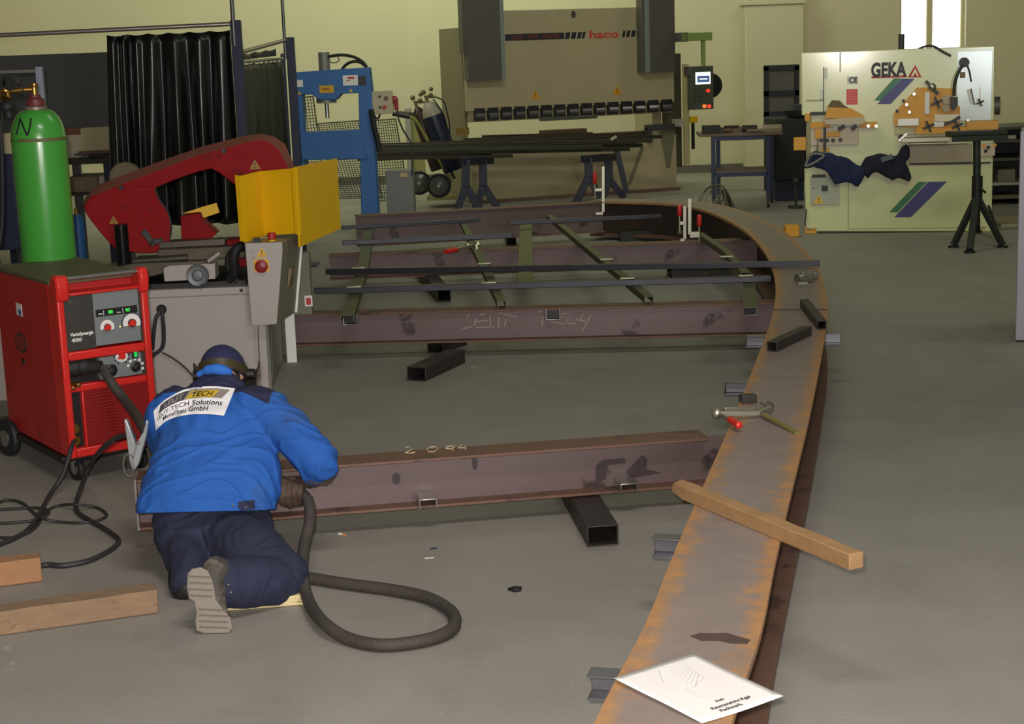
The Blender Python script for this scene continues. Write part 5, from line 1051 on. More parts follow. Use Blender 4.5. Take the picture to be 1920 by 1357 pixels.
# tooling clamps
zk = zb_
for k in range(15):
    u0 = 890 + (1266 - 890) * k / 15 + 1.5; u1 = 890 + (1266 - 890) * (k + 1) / 15 - 4.5
    x0 = f.at(u0, 212, .05).x; x1 = f.at(u1, 212, .05).x
    c = MB().box(x0, x1, .06, .16, zk - .12, zk + .04).build('tool_clamp', mat('clamp_dark', (44, 40, 46), .4, .3, .2, 10), br, bevel=.004)
    MB().prism([(.04, zk - .06), (.06, zk - .03), (.06, zk - .09)], x0 + .01, x1 - .01, 'x').build('clamp_wedge', mat('clamp_grey', (120, 118, 120), .35, .5, .2, 10), c)
MB().box(xl + .02, xr - .02, .13, .17, zk - .14, zk + .05).build('upper_tool_holder', mat('holder_tan', (150, 136, 104), .5), br)
MB().box(xl + .05, xr - .35, .10, .26, zt_ - .02, zt_ + .06).build('die', mat('die_steel', (70, 64, 52), .45, .4, .2, 8), br, bevel=.005)
a = q(1015, 224, .05); b = q(1120, 219, .05); MB().box(a.x, b.x, .04, .14, min(a.z, b.z) - .02, min(a.z, b.z) + .03).build('punch', mat('punch_grey', (110, 112, 104), .35, .6, .15, 8), br, bevel=.004)
a = q(1018, 245, .05); b = q(1100, 232, .05); MB().box(a.x, b.x, .04, .2, zt_ + .05, zt_ + .14).build('die_block', mat('die_brown', (92, 72, 52), .5, .3, .2, 8), br, bevel=.006)
# support arm at right, side box
a = q(1215, 240, -.06); b = q(1266, 238, -.06); MB().box(a.x, b.x, -.06, .06, a.z - .04, a.z + .04).box(a.x, a.x + .06, -.08, .06, a.z - .18, a.z + .02).build('support_arm', DGREY, br, bevel=.004)
for pts in (((1205, 275), (1180, 345)), ):
    a, b = q(*pts[0], .055), q(*pts[1], .055); MB().bar(a, b, .05, .01, (0, 1, 0)).build('brace', mat('brace_grey', (118, 112, 90), .5), br)
MB().prism([f.xz(1236, 245, .055), f.xz(1266, 243, .055), f.xz(1256, 315, .055), f.xz(1250, 315, .055)], .05, .058).build('kick_plate', mat('brace_grey', (118, 112, 90)), br)
a, b = q(866, 240, .0), q(880, 252, .0); MB().box(a.x - .05, b.x, .0, .1, b.z, a.z).build('foot_switch_box', mat('box_yellow_dark', (130, 104, 34), .5), br)
MB().box(xr, xr + .13, .15, .5, .3, f.xz(1278, 100, .2)[1]).build('electric_cabinet', mat('cabinet_olive', (70, 66, 50), .5, .1, .15, 6), br, bevel=.005)
# light curtain, arm and control pendant
x0 = f.at(1283, 250, -.1).x; x1 = f.at(1292, 250, -.1).x; z0 = f.at(1288, 311, -.1).z; z1 = f.at(1288, 120, -.1).z
MB().box(x0, x1, -.12, -.06, z0, z1).build('light_curtain', mat('light_curtain_pale', (176, 166, 120), .5), br, bevel=.004); MB().box(xr - .02, x1, -.08, .15, f.at(1288, 230, -.1).z - .05, f.at(1288, 230, -.1).z + .05).build('bracket', LGREY, br)
za = f.at(1300, 69, -.2).z; xa1 = f.at(1333, 68, -.2).x; ARM = mat('arm_green', (124, 146, 74), .5)
MB().box(xr - .05, xa1, -.24, -.14, za - .055, za + .055).build('pendant_arm', ARM, br, bevel=.006); MB().box(xr - .1, xr + .05, -.24, .2, za - .06, za + .06).build('arm_bracket', PBG, br)
xh = f.at(1319, 100, -.2).x; zp1 = f.at(1313, 124, -.25).z; zp0 = f.at(1316, 205, -.25).z; MB().cyl((xh, -.19, za), (xh, -.19, zp1 - .02), .03, n=12).build('hanger', ARM, br)
x0, x1 = f.at(1296, 165, -.25).x, f.at(1338, 165, -.25).x
pd = MB().box(x0, x1, -.25, -.13, zp0, zp1).build('control_pendant', mat('pendant_grey', (74, 82, 68), .45, .1, .08, 6), br, bevel=.008)
MB().box(x0 - .05, x0 + .02, -.24, -.14, f.at(1300, 141, -.25).z, zp1).build('pendant_side', PBG, br)
SCR = mat('screen_white', (225, 232, 235), .3, 0, .0, 5, emit=1.1); SBL = mat('screen_blue', (70, 100, 150), .3, 0, 0, 5, emit=.5)
x0, x1, z0, z1 = f.rect(1304, 135, 1332, 158, -.251); sc_ = MB().box(x0, x1, -.256, -.25, z0, z1).build('screen', SCR, pd); x0, x1, z0, z1 = f.rect(1307.5, 142, 1330, 154, -.256); MB().box(x0, x1, -.2575, -.256, z0, z1).build('screen_window', SBL, sc_); MB().box(x0 + .03, x1 - .03, -.259, -.2575, (z0 + z1) / 2 - .008, (z0 + z1) / 2 + .008).build('screen_text', SCR, sc_)
for px, py, m in ((1327, 170, mat('lamp_red', (235, 60, 50), .4, emit=1.0)), (1320, 199, mat('lamp_orange', (240, 120, 50), .4, emit=1.0)), (1329, 199, mat('lamp_red', (235, 60, 50)))):
    x, z = f.xz(px, py, -.25); MB().cyl((x, -.25, z), (x, -.275, z), .024, n=14).build('push_button', m, pd)
for i in range(3):
    for j in range(4): x, z = f.xz(1304 + 6 * i, 168 + 7 * j, -.25); MB().box(x - .012, x + .012, -.254, -.25, z - .012, z + .012).build('key', DGREY, pd)
x, z = f.xz(1342, 160, -.1); MB().lathe([(.02, 0), (.16, 0), (.17, .03), (.02, .04)], (x - .07, -.12, z), 24, (0, 1, 0)).build('pendant_handwheel', BLACK, br)
x, z = f.xz(1299, 224, -.1); MB().box(x - .05, x + .05, -.15, -.06, z - .04, z + .04).build('foot_pedal_hook', YEL, br); MB().box(x - .015, x + .015, -.12, -.08, z - .4, z - .04).build('pedal_stem', BLACK, br)
# ================================================================== rolling table with scrap
YR = 19.2; f = Fr((PY(1390, 300, YR).x, YR, 0), radians(-4)); q = lambda px, py, y=0: f.at(px, py, y)
rt = thing('rolling_table', 'navy rolling table heaped with metal parts, between press brake and cream ironworker', 'table', f.o, f.a)
x0, z1 = f.xz(1311, 258); x1, _ = f.xz(1468, 250); zt_ = f.xz(1390, 250)[1]; BLU = mat('table_navy_blue', (34, 48, 80), .5, .1, .12, 6)
MB().box(x0, x1, 0, .75, zt_ - .03, zt_).build('table_top', mat('rusty_sheet', (112, 92, 80), .6, .2, .15, 8), rt, bevel=.003)
xl0 = f.xz(1338, 300)[0]; xr0 = f.xz(1441, 300)[0]
for x, y, d_ in ((xl0, .02, 0), (xr0, .02, 0), (f.xz(1347, 300, .6)[0], .6, 0), (f.xz(1447, 300, .6)[0], .6, 0)):
    zz = f.xz(1340, 368)[1] if y < .3 else .22
    MB().box(x - .025, x + .025, y, y + .05, .13, zt_ - .03).build('leg', BLU, rt, bevel=.003)
    MB().box(x - .02, x + .02, y + .005, y + .045, .09, .13).lathe([(.02, -.015), (.05, -.015), (.052, 0), (.05, .015), (.02, .015)], (x, y + .03, .0525), 14, (1, 0, 0)).build('castor', DGREY, rt)
MB().box(xl0, xr0, .02, .06, zt_ - .08, zt_ - .03).build('rail', BLU, rt); zs = f.xz(1390, 320)[1]
MB().box(xl0, xr0 + .02, .02, .65, zs - .02, zs).build('lower_shelf', mat('rusty_sheet', (112, 92, 80)), rt); MB().box(xl0, xr0, .02, .05, zs - .07, zs - .02).build('rail', BLU, rt)
rnd = random.Random(9); items = [(1318, 1350, 20, 'dark'), (1330, 1358, 14, 'dark'), (1350, 1372, 10, 'brown'), (1372, 1392, 8, 'tan'), (1385, 1405, 12, 'brown'), (1400, 1432, 8, 'tan'), (1425, 1466, 8, 'pale'), (1430, 1466, 16, 'pale'), (1392, 1420, 16, 'dark'), (1360, 1386, 15, 'dark')]
MT = {'dark': TUBE, 'brown': RUSTF, 'tan': mat('tan_part', (130, 116, 92), .5, .3, .2, 8), 'pale': mat('pale_part', (150, 138, 112), .45, .3, .15, 8)}
for i, (a_, b_, hp_, mk_) in enumerate(items):
    y0_ = .05 + .07 * (i % 5); xA = f.xz(a_, 248, y0_)[0]; xB = f.xz(b_, 248, y0_)[0]; hh = hp_ * YR / FPX * .8; mb = MB()
    if i % 3 == 0: hollow(mb, f.w(xA, y0_ + .05, zt_ + hh / 2), f.w(xB, y0_ + .09, zt_ + hh / 2), .08, hh, .008)
    elif i % 3 == 1: mb.bar(f.w(xA, y0_ + .04, zt_ + hh / 2), f.w(xB, y0_ + .02, zt_ + hh / 2), .07, hh)
    else: mb.cyl(f.w(xA, y0_ + .04, zt_ + hh / 2), f.w(xB, y0_ + .05, zt_ + hh / 2), hh / 2, n=12)
    tag(mb.build('metal_part', MT[mk_], None, bevel=.002), 'metal part lying in the heap on the navy rolling table', 'metal part', 'metal parts heaped on the rolling table')
# black rack with two panels and dark machine behind
YK = 21.5; f = Fr((PY(1465, 200, YK).x, YK, 0), 0); q = lambda px, py, y=0: f.at(px, py, y)
bk = thing('black_rack', 'black open rack frame standing left of the cream ironworker', 'rack', f.o, 0); BLN = mat('rack_black', (26, 28, 38), .45, .1, .1, 6)
x0, x1 = f.xz(1433, 180)[0], f.xz(1499, 180)[0]; zt_ = f.xz(1466, 124)[1]
for x in (x0, x1 - .06): MB().box(x, x + .06, 0, .06, 0, zt_).build('upright', BLN, bk)
for py in (126, 174, 213): z = f.xz(1466, py)[1]; MB().box(x0, x1, 0, .06, z - .04, z + .03).build('crossbar', BLN, bk)
MB().box(x0 + .06, x1 - .06, .05, .06, f.xz(1466, 172)[1], zt_ - .02).box(x0 + .06, x1 - .06, .05, .06, f.xz(1466, 211)[1], f.xz(1466, 176)[1]).build('panel', mat('rack_panel', (110, 100, 96), .6), bk)
YK2 = 19.9; f = Fr((PY(1482, 270, YK2).x, YK2, 0), 0); dm_ = thing('dark_bin', 'dark metal container in shade between rolling table and cream ironworker', 'container', f.o, 0); DRK = mat('container_dark', (34, 34, 38), .6, .1, .2, 6)
x0, x1, z0, z1 = f.rect(1452, 222, 1512, 330); MB().box(x0, x1, 0, .8, .25, z1).build('body', DRK, dm_, bevel=.02); MB().box(x0 + .02, x1 - .02, .05, .75, 0, .25).build('base', mat('container_blue', (28, 36, 60), .6), dm_); x, z = f.xz(1502, 205); MB().lathe([(.05, 0), (.16, .03), (.18, .10), (.1, .17)], (x, .2, z1 - .01), 18).build('lid', DRK, dm_)
c_ = P(1500, 400, 0); c_ = PY(1492, 340, 19.0); tag(MB().cyl((c_.x, 19.0, 0), (c_.x, 19.0, .03), .09).cyl((c_.x, 19.0, .03), (c_.x, 19.0, c_.z), .015).ball((c_.x, 19.0, c_.z), .04, 10).build('stand_rod', DGREY, None), 'thin dark stand with a ball top beside the cream ironworker', 'stand')
c_ = P(1340, 396, 0); sp = MB(); rnd = random.Random(3)
for k in range(14): an = k * .45; sp.tube([(c_.x - .2 + .02 * k, c_.y + .2 * cos(an), .02), (c_.x - .1 + .02 * k, c_.y + .2 * cos(an) + .05, .2 + .05 * sin(an * 2)), (c_.x + .1, c_.y + .1 * cos(an * 2), .25 + .05 * cos(an)), (c_.x + .25 - .01 * k, c_.y + .2 * sin(an), .02)], .006, 5, 5)
tag(sp.build('wire_tangle', mat('swarf_grey', (104, 100, 84), .4, .5, .15, 20), None), 'tangled heap of wire on the floor left of the rolling table', 'wire')

# ================================================================== cream ironworker
ga = P(1511, 438, 0); f = Fr((ga.x, ga.y, 0), radians(-12)); GF = f; q = lambda px, py, y=0: f.at(px, py, y)
gk = thing('ironworker_machine', 'cream ironworker machine with green and blue stripes by the window', 'ironworker', f.o, f.a)
X0 = 0; X1 = f.xz(1858, 420)[0]; ZT_ = f.xz(1680, 91)[1]; XA = f.xz(1502, 150)[0]; XR = f.xz(1866, 200)[0]; DG = .75
zw = f.xz(1600, 312)[1]
# body outline with the two working throats
body = [f.xz(1511, 434), f.xz(1508, 312), f.xz(1520, 285), f.xz(1520, 218), f.xz(1503, 216), f.xz(1502, 99), f.xz(1865, 86), f.xz(1864, 240), f.xz(1862, 300), f.xz(1859, 434)]
MB().prism(body, .0, DG).build('body', MACH, gk, bevel=.008)
MB().box(.06, X1 - .05, .05, DG - .05, 0, .05).build('plinth', BLACK, gk)
def rc(name, x0, y0, x1, y1, m, y=0.0, d=.03, par=None, bev=.003):
    a0, a1, b0, b1 = f.rect(x0, y0, x1, y1, y - d); return MB().box(a0, a1, y - d, y, b0, b1).build(name, m, par or gk, bevel=bev)
def pl_(name, pts, m, y=0.0, d=.004, par=None): return MB().prism(f.poly(pts, y - d), y - d, y).build(name, m, par or gk)
# lines and panels
LN = mat('panel_gap', (150, 148, 110), .5)
rc('panel_edge', 1574, 95, 1577, 135, WHITE, 0, .006); rc('panel_seam', 1590, 310, 1591.5, 428, LN, 0, .002); rc('panel_seam', 1590, 427, 1850, 428.2, LN, 0, .002)
t_ = text('lettering', 'GEKA', .19, mat('logo_black', (34, 34, 38), .5), gk, f.at(1633, 133, -.003), bold=.008); w_ = max(v.co.x for v in t_.data.vertices) ; wt = f.xz(1700, 131, -.003)[0] - f.xz(1633, 131, -.003)[0]; t_.data.transform(Matrix.Diagonal((wt / w_, 1, 1, 1)))
rc('logo_bar', 1634, 142, 1700, 146, REDINK, 0, .002); 
for k in range(7): rc('logo_mark', 1640 + k * 9, 142.4, 1646 + k * 9, 145.6, mat('logo_red_light', (214, 120, 110), .5), -.002, .001) if k < 6 else None
pl_('logo_triangle', [(1702, 145), (1716, 122), (1728, 145)], REDINK, 0, .002); pl_('logo_triangle_inner', [(1708, 143), (1716, 128), (1723, 143)], MACH, -.002, .001); pl_('logo_triangle_small', [(1712, 143), (1716, 136), (1720, 143)], REDINK, -.003, .001)
pl_('green_stripe', [(1639, 188), (1676, 147), (1690, 147), (1651, 189)], GREENS, 0, .003); pl_('blue_stripe', [(1645, 195), (1690, 147.5), (1715, 147.5), (1670, 195)], BLUES, 0, .003)
pl_('green_stripe', [(1667, 398), (1722, 341), (1738, 341), (1683, 398)], GREENS, 0, .003); pl_('blue_stripe', [(1677, 407), (1740, 341), (1776, 340), (1708, 407)], BLUES, 0, .003)
ce = rc('ce_plate', 1588, 143, 1608, 158, WHITE, 0, .003, bev=0); text('lettering', 'CE', .075, INK, ce, f.at(1591, 151, -.004), bold=.002)
rp = rc('red_notice', 1587, 167, 1608, 196, mat('notice_red', (216, 84, 84), .5), 0, .003, bev=0)
for k in range(5): rc('notice_print', 1590, 171 + k * 5, 1605, 172 + k * 5, mat('notice_pink', (236, 150, 140), .5), -.003, .001, rp, 0)
rc('white_strip', 1545, 127, 1551, 146, WHITE, 0, .02); rc('white_strip', 1538, 167, 1543, 186, WHITE, 0, .02); rc('guide_rod', 1543.5, 126, 1545, 210, DGREY, 0, .02, bev=0)
rc('drip_edge', 1511, 187, 1543, 189, LN, 0, .01, bev=0)
# left punching station
rc('punch_plinth', 1520, 238, 1610, 272, mat('station_pinkgrey', (180, 166, 144), .45, .2, .05, 6), 0, .05)
pl_('orange_guard', [(1546, 222), (1552, 201), (1594, 203), (1620, 217), (1619, 222)], ORG, 0, .12); pl_('guard_top', [(1551, 201), (1560, 188), (1575, 189), (1582, 197), (1592, 203)], mat('guard_dark', (96, 78, 40), .5), 0, .06)
pl_('support_plate', [(1546, 224), (1619, 219), (1622, 228), (1617, 233), (1547, 233)], mat('support_grey', (150, 140, 116), .4, .4, .1, 8), 0, .14)
for a in ((1509, 213, 1519, 227), (1519, 229, 1556, 240), (1547, 247, 1575, 256), (1528, 242, 1540, 260), (1540, 278, 1556, 284), (1613, 229, 1645, 240)): rc('orange_block', *a, ORG, 0, .07)
rc('clamp_bar', 1519, 210, 1552, 216, DGREY, 0, .09); rc('stem', 1544, 238, 1549, 284, DGREY, 0, .09); rc('stem', 1531, 258, 1535, 284, mat('stem_olive', (120, 112, 70), .5), 0, .05)
for px, py in ((1628, 236), (1643, 236)): x, z = f.xz(px, py, -.07); MB().cyl((x, -.07, z), (x, -.10, z), .018, n=10).build('bolt', STEEL, gk)
for px, py in ((1540, 263), (1551, 263), (1562, 263), (1576, 262)): x, z = f.xz(px, py, -.05); MB().cyl((x, -.05, z), (x, -.07, z), .02, n=10).build('bolt', DGREY, gk)
for a, b in (((1572, 243), (1584, 236)), ((1597, 243), (1606, 235))): MB().bar(f.at(*a, -.08), f.at(*b, -.08), .03, .04).build('dark_lever', BLACK, gk)
rc('white_bracket', 1563, 233, 1569, 243, WHITE, 0, .08)
# side switch box, isolator
rc('left_bracket', 1488, 258, 1511, 282, ORG, .1, .1); 
ib = rc('switch_panel', 1520, 330, 1574, 384, mat('panel_lightgrey', (172, 174, 158), .5), 0, .02); rc('main_switch', 1541, 348, 1552, 358, BLACK, -.02, .02, ib); x, z = f.xz(1526, 353, -.02); MB().cyl((x, -.02, z), (x, -.024, z), .008, n=8).build('lock', BLACK, ib)
warn(f, gk, 1535, 373, .09, -.021, YEL); rc('panel_print', 1523, 327, 1548, 333, mat('print_dark', (60, 56, 60), .6), -.02, .001, ib, 0)
# right shearing station
pl_('shear_frame', [(1676, 236), (1676, 214), (1720, 164), (1786, 166), (1788, 192), (1800, 200), (1800, 238), (1724, 240)], ORG, 0, .05)
rc('shear_cover', 1734, 173, 1743, 214, WHITE, -.05, .02); rc('tool_slot', 1683, 222, 1723, 236, mat('slot_grey', (170, 170, 160), .35, .5, .05, 8), -.02, .05)
rc('tool_slot', 1752, 214, 1800, 228, mat('slot_tan', (186, 176, 150), .4, .3, .05, 8), -.05, .01); rc('lower_plate', 1678, 236, 1724, 252, mat('station_tan', (190, 178, 140), .5), 0, .04)
rc('orange_rail', 1717, 238, 1870, 250, ORG, 0, .10); rc('orange_rail', 1812, 227, 1872, 243, mat('rail_orange', (208, 146, 40), .45), 0, .13)
rc('bright_plate', 1750, 229, 1770, 238, WHITE, -.10, .01); rc('table_bar', 1690, 258, 1780, 266, mat('table_steel', (160, 152, 132), .35, .6, .1, 8), 0, .16)
MB().bar(f.at(1736, 152, -.07), f.at(1759, 176, -.07), .04, .03).build('black_lever', BLACK, gk); MB().ball(f.at(1748, 163, -.09), (.04, .03, .04), 10).build('lever_boss', STEEL, gk)
def starknob(px, py, r=.04): 
    x, z = f.xz(px, py, -.1); m = MB().cyl((x, -.05, z), (x, -.11, z), r * .5, n=10)
    for k in range(4): m.bar((x, -.1, z), (x + r * 1.3 * cos(k * pi / 2 + .4), -.1, z + r * 1.3 * sin(k * pi / 2 + .4)), r * .5, .03, (0, 1, 0))
    m.build('star_knob', BLACK, gk)
for p_ in ((1757, 192), (1741, 237), (1795, 236), (1838, 192)): starknob(*p_, .045 if p_[0] != 1838 else .03)
MB().bar(f.at(1786, 228, -.09), f.at(1800, 219, -.09), .035, .03).build('black_lever', BLACK, gk); MB().bar(f.at(1770, 233, -.09), f.at(1786, 228, -.09), .03, .03).build('black_lever', BLACK, gk)
for px, py in ((1682, 208), (1705, 210), (1714, 176), (1700, 196), (1694, 189), (1815, 225)): x, z = f.xz(px, py, -.05); MB().cyl((x, -.05, z), (x, -.07, z), .016, n=10).build('bolt', DGREY if px < 1700 else STEEL, gk)
x, z = f.xz(1775, 187, -.05); MB().cyl((x, -.04, z), (x, -.08, z), .05, n=16).build('dial', mat('dial_pale', (176, 160, 130), .5), gk); x, z = f.xz(1773, 202, -.05); MB().cyl((x, -.04, z), (x, -.08, z), .04, n=16).build('dial', mat('dial_pale', (176, 160, 130)), gk)
MB().bar(f.at(1685, 264, -.12), f.at(1700, 250, -.12), .05, .02).build('bright_lever', STEEL, gk); MB().ball(f.at(1690, 257, -.1), (.03, .03, .03), 8).build('lever_joint', DGREY, gk)
rc('drawer_tray', 1703, 271, 1822, 305, mat('tray_tan', (152, 138, 118), .5, .1, .08, 6), 0, .06); rc('drawer_slot', 1705, 305, 1858, 308, BLACK, 0, .02, bev=0); rc('drawer_rim', 1705, 267, 1815, 270, mat('rim_pale', (190, 186, 160), .35, .4), 0, .08); rc('tray_bracket', 1838, 269, 1866, 292, mat('station_pinkgrey', (180, 166, 144)), 0, .06)
for px, py, m in ((1845, 273, ORG), (1853, 276, INK), (1848, 283, INK), (1865, 272, ORG)): x, z = f.xz(px, py, -.06); MB().cyl((x, -.06, z), (x, -.08, z), .018, n=10).build('bolt', m, gk)
# right grey panel with lamp and scales
pn = rc('side_panel', 1794, 95, 1860, 226, mat('panel_satin', (196, 204, 200), .22, .15, .03, 4, coat=.4), 0, .012)
x, z = f.xz(1808, 117, -.06); MB().cyl((x, 0, z), (x, -.09, z), .048, n=20).build('lamp_joint', BLACK, gk)
MB().tube([f.at(1805, 122, -.11), f.at(1796, 138, -.12), f.at(1790, 158, -.12), f.at(1789, 180, -.12)], .016, 8, 5).build('lamp_arm', BLACK, gk); pl_('lamp_head', [(1782, 182), (1796, 182), (1796, 198), (1788, 208), (1783, 202)], BLACK, -.08, .08)
MB().tube([f.at(1813, 120, -.05), f.at(1818, 135, -.04), f.at(1821, 153, -.03)], .008, 6, 4).build('cord', DGREY, gk)
rc('small_badge', 1800, 135, 1810, 146, mat('badge_olive', (120, 88, 40), .5), -.012, .006); MB().bar(f.at(1817, 167, -.016), f.at(1824, 195, -.016), .05, .004, (0, -1, 0)).build('scale_strip', WHITE, gk); MB().bar(f.at(1820.5, 166, -.02), f.at(1827, 197, -.02), .01, .01).build('scale_edge', DGREY, gk)
MB().bar(f.at(1837, 163, -.016), f.at(1838, 190, -.016), .006, .004, (0, -1, 0)).build('thin_scale', ORG, gk)
MB().tube([f.at(1722, 92, -.0) + Vector((0, .1, .0)), f.at(1740, 88, 0) + Vector((0, .1, .01)), f.at(1753, 88, -.01), f.at(1766, 96, -.02), f.at(1783, 105, -.02)], .012, 6, 5).build('top_cable', CAB, gk)
x = f.xz(1690, 85, .1); MB().cyl((x[0], .1, ZT_ - .02), (x[0], .1, ZT_ + .14), .03, n=12).build('oil_filler', DGREY, gk)
x, z = f.xz(1868, 198, .2); MB().cyl((XR - .02, .2, z), (XR + .06, .2, z), .09, n=20).build('side_handwheel', mat('handwheel_grey', (96, 92, 84), .5, .3), gk)
for px, a in ((1516, .04), (1835, X1 - .12)): MB().box(a - .05, a + .07, .0, .12, 0, .06).build('levelling_foot', ORG, gk, bevel=.004)
x, z = f.xz(1511, 400, -.02); MB().bar(f.at(1512, 392, -.02), f.at(1509, 422, -.02), .015, .015).build('hose_end', BLACK, gk)
c_ = P(1486, 444, 0); tag(MB().box(c_.x - .07, c_.x + .07, c_.y, c_.y + .14, 0, .115).build('orange_block', ORG, None, bevel=.008), 'orange-yellow block on the floor at the left foot of the cream ironworker', 'block')
# two work jackets hung over the machine front
CLN = mat('jacket_cloth_navy', (26, 36, 74), .85, 0, .2, 9, .3, 60); CLD = mat('jacket_cloth_dark', (24, 25, 46), .85, 0, .2, 9, .3, 60)
def cloth(label, pts, m, seed, th=.06, extra=None):
    mb = MB(); w_ = f.poly(pts, -.05); 
    mb.prism(w_, -.05 - th, -.052)
    mb.v = [f.w(*v) for v in mb.v]
    fn = lambda c: .018 * noise.noise(Vector((c.x * 11 + seed, c.y * 3, c.z * 6))) + .008 * noise.noise(Vector((c.x * 24, c.y * 5 + seed, c.z * 16)))
    o = remeshed(mb, 'work_jacket', m, .018, 3, None, fn); return tag(o, label, 'jacket')
cloth('crumpled navy work jacket with grey trim hung on the cream ironworker, left one', [(1507, 318), (1512, 292), (1522, 284), (1548, 286), (1575, 291), (1594, 298), (1611, 310), (1624, 316), (1616, 336), (1610, 353), (1596, 343), (1580, 342), (1565, 347), (1556, 332), (1546, 316), (1508, 314)], CLN, 1)
cloth('crumpled dark navy work jacket hung on the cream ironworker, right one', [(1613, 308), (1624, 294), (1640, 288), (1664, 289), (1682, 290), (1690, 276), (1700, 270), (1706, 280), (1705, 296), (1697, 304), (1706, 312), (1710, 334), (1704, 342), (1686, 330), (1672, 338), (1652, 326), (1640, 320), (1628, 332), (1616, 322)], CLD, 7)
tr = MB(); tr.tube([f.w(*f.at(1510, 312, -.13)), f.w(*f.at(1517, 294, -.13)), f.w(*f.at(1528, 288, -.135)), f.w(*f.at(1545, 292, -.135)), f.w(*f.at(1530, 303, -.135)), f.w(*f.at(1512, 312, -.13))], .012, 6, 5); tag(tr.build('cloth_trim', mat('trim_grey', (128, 128, 118), .8), None), 'pale grey trim lying on the left work jacket', 'cloth')
tr = MB(); tr.bar(f.w(*f.at(1652, 300, -.125)), f.w(*f.at(1674, 293, -.125)), .05, .008, f.R @ Vector((0, 1, 0))); tag(tr.build('cloth_trim', mat('trim_teal', (92, 108, 110), .8), None), 'pale grey-green trim lying on the right work jacket', 'cloth')
# ================================================================== roller stand
YS = P(1840, 468, 0).y + .25; f = Fr((PY(1831, 400, YS).x, YS, 0), 0); q = lambda px, py, y=0: f.at(px, py, y)
rs = thing('roller_stand', 'dark green tripod support stand in front of the cream ironworker', 'stand', f.o, 0)
SGR = mat('stand_green_black', (44, 52, 46), .5, .3, .12, 8); SGB = mat('stand_black', (32, 32, 34), .5, .3, .12, 8)
zt_ = q(1830, 252).z; MB().cyl((0, 0, .5), (q(1831, 262).x, 0, zt_), .035, n=14).build('column', SGR, rs); MB().cyl((0, 0, .45), (0, 0, q(1829, 330).z), .05, n=14).build('sleeve', SGB, rs)
MB().box(q(1777, 258).x, q(1884, 258).x, -.09, .09, zt_ - .01, zt_ + .035).build('support_bar', SGR, rs, bevel=.004); MB().box(q(1780, 258).x, q(1884, 258).x, -.09, -.08, zt_ - .055, zt_).build('support_lip', SGR, rs)
hub = q(1828, 372)
for px, py, m in ((1788, 464, SGB), (1818, 474, SGR), (1880, 464, SGB), (1832, 436, SGB)):
    ft = f.l(P(px, py, .0)); ft.z = .025; MB().bar((0, 0, hub.z + .02), ft, .06, .05).build('leg', m, rs, bevel=.004); MB().cyl((ft.x, ft.y, 0), (ft.x, ft.y, .02), .05, n=14).build('foot_pad', SGB, rs)
MB().bar(q(1834, 350, -.05), q(1848, 361, -.05), .02, .02).build('clamp_lever', SGB, rs); MB().bar(q(1853, 385, .1), q(1866, 420, .1), .02, .02).build('stay', SGB, rs)
# ================================================================== rack with dark goods at the right edge
YW = 18.6; f = Fr((PY(1885, 300, YW).x, YW, 0), 0); q = lambda px, py, y=0: f.at(px, py, y)
sk = thing('shelf_rack', 'dark shelf rack full of shaded goods behind the ironworker, at the right edge', 'shelf', f.o, 0)
x0, x1 = f.xz(1862, 300)[0] - .3, f.xz(1915, 300)[0] + .9; z1 = f.xz(1890, 238)[1]
SHG = mat('shelf_grey', (150, 146, 132), .5, .2, .08, 6)
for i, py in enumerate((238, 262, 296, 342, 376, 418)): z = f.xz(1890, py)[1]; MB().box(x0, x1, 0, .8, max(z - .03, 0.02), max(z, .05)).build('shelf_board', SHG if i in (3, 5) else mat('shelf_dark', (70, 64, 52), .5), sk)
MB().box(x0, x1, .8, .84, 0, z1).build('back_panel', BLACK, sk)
for x in (x0, x1 - .05): MB().box(x, x + .05, 0, .8, 0, z1).build('upright', BLN, sk)
fs = Fr((0, YW + .1, 0), 0)
def onshelf(label, a, py_top, b, py_shelf, m, nm='carton', cat='box'):
    z0 = max(f.xz(1890, py_shelf)[1], .05); xa_, zz = fs.xz(a, py_top); xb_, _ = fs.xz(b, py_top); tag(MB().box(xa_, xb_, YW + .1, YW + .5, z0 + .001, zz).build(nm, m, None, bevel=.005), label, cat)
onshelf('brown carton on the bottom of the shelf rack at the right edge', 1862, 393, 1892, 418, mat('brown_carton', (110, 76, 54), .8))
onshelf('grey bag on the fourth shelf of the rack at the right edge', 1872, 318, 1904, 342, mat('grey_bag', (104, 98, 84), .8), 'bag', 'bag')
onshelf('long tan bar stock bundle on the fifth shelf at the right edge', 1860, 366, 1912, 376, mat('tan_stock', (96, 82, 62), .6), 'bar_bundle', 'steel bar')
onshelf('pale box on the second shelf of the rack at the right edge', 1884, 254, 1906, 262, mat('pale_box', (170, 164, 144), .7))
b_ = P(1890, 424, 0); tag(MB().box(5.05, 6.4, b_.y - .1, b_.y + .6, 0, .035).build('pallet_board', mat('pale_floor_board', (150, 140, 118), .7, 0, .1, 5), None), 'pale board lying on the floor under the shelf rack at the right', 'board')
# grey locker at the right edge
la = P(1903, 641, 0); f = Fr((la.x, la.y, 0), radians(-19)); lk = thing('steel_locker', 'light grey steel locker side cut by the right edge of the view', 'locker', f.o, f.a)
zt_ = f.xz(1909, 246)[1]; LKG = mat('locker_grey', (140, 138, 146), .45, .1, .05, 4); MB().box(0, .9, 0, .5, .01, zt_).build('body', LKG, lk, bevel=.006)
MB().box(.06, .47, -.012, 0, .08, zt_ - .04).build('door', LKG, lk, bevel=.003); MB().box(.48, .88, -.012, 0, .08, zt_ - .04).build('door', LKG, lk, bevel=.003); MB().box(.42, .44, -.03, -.012, .7, .85).build('handle', STEEL, lk)
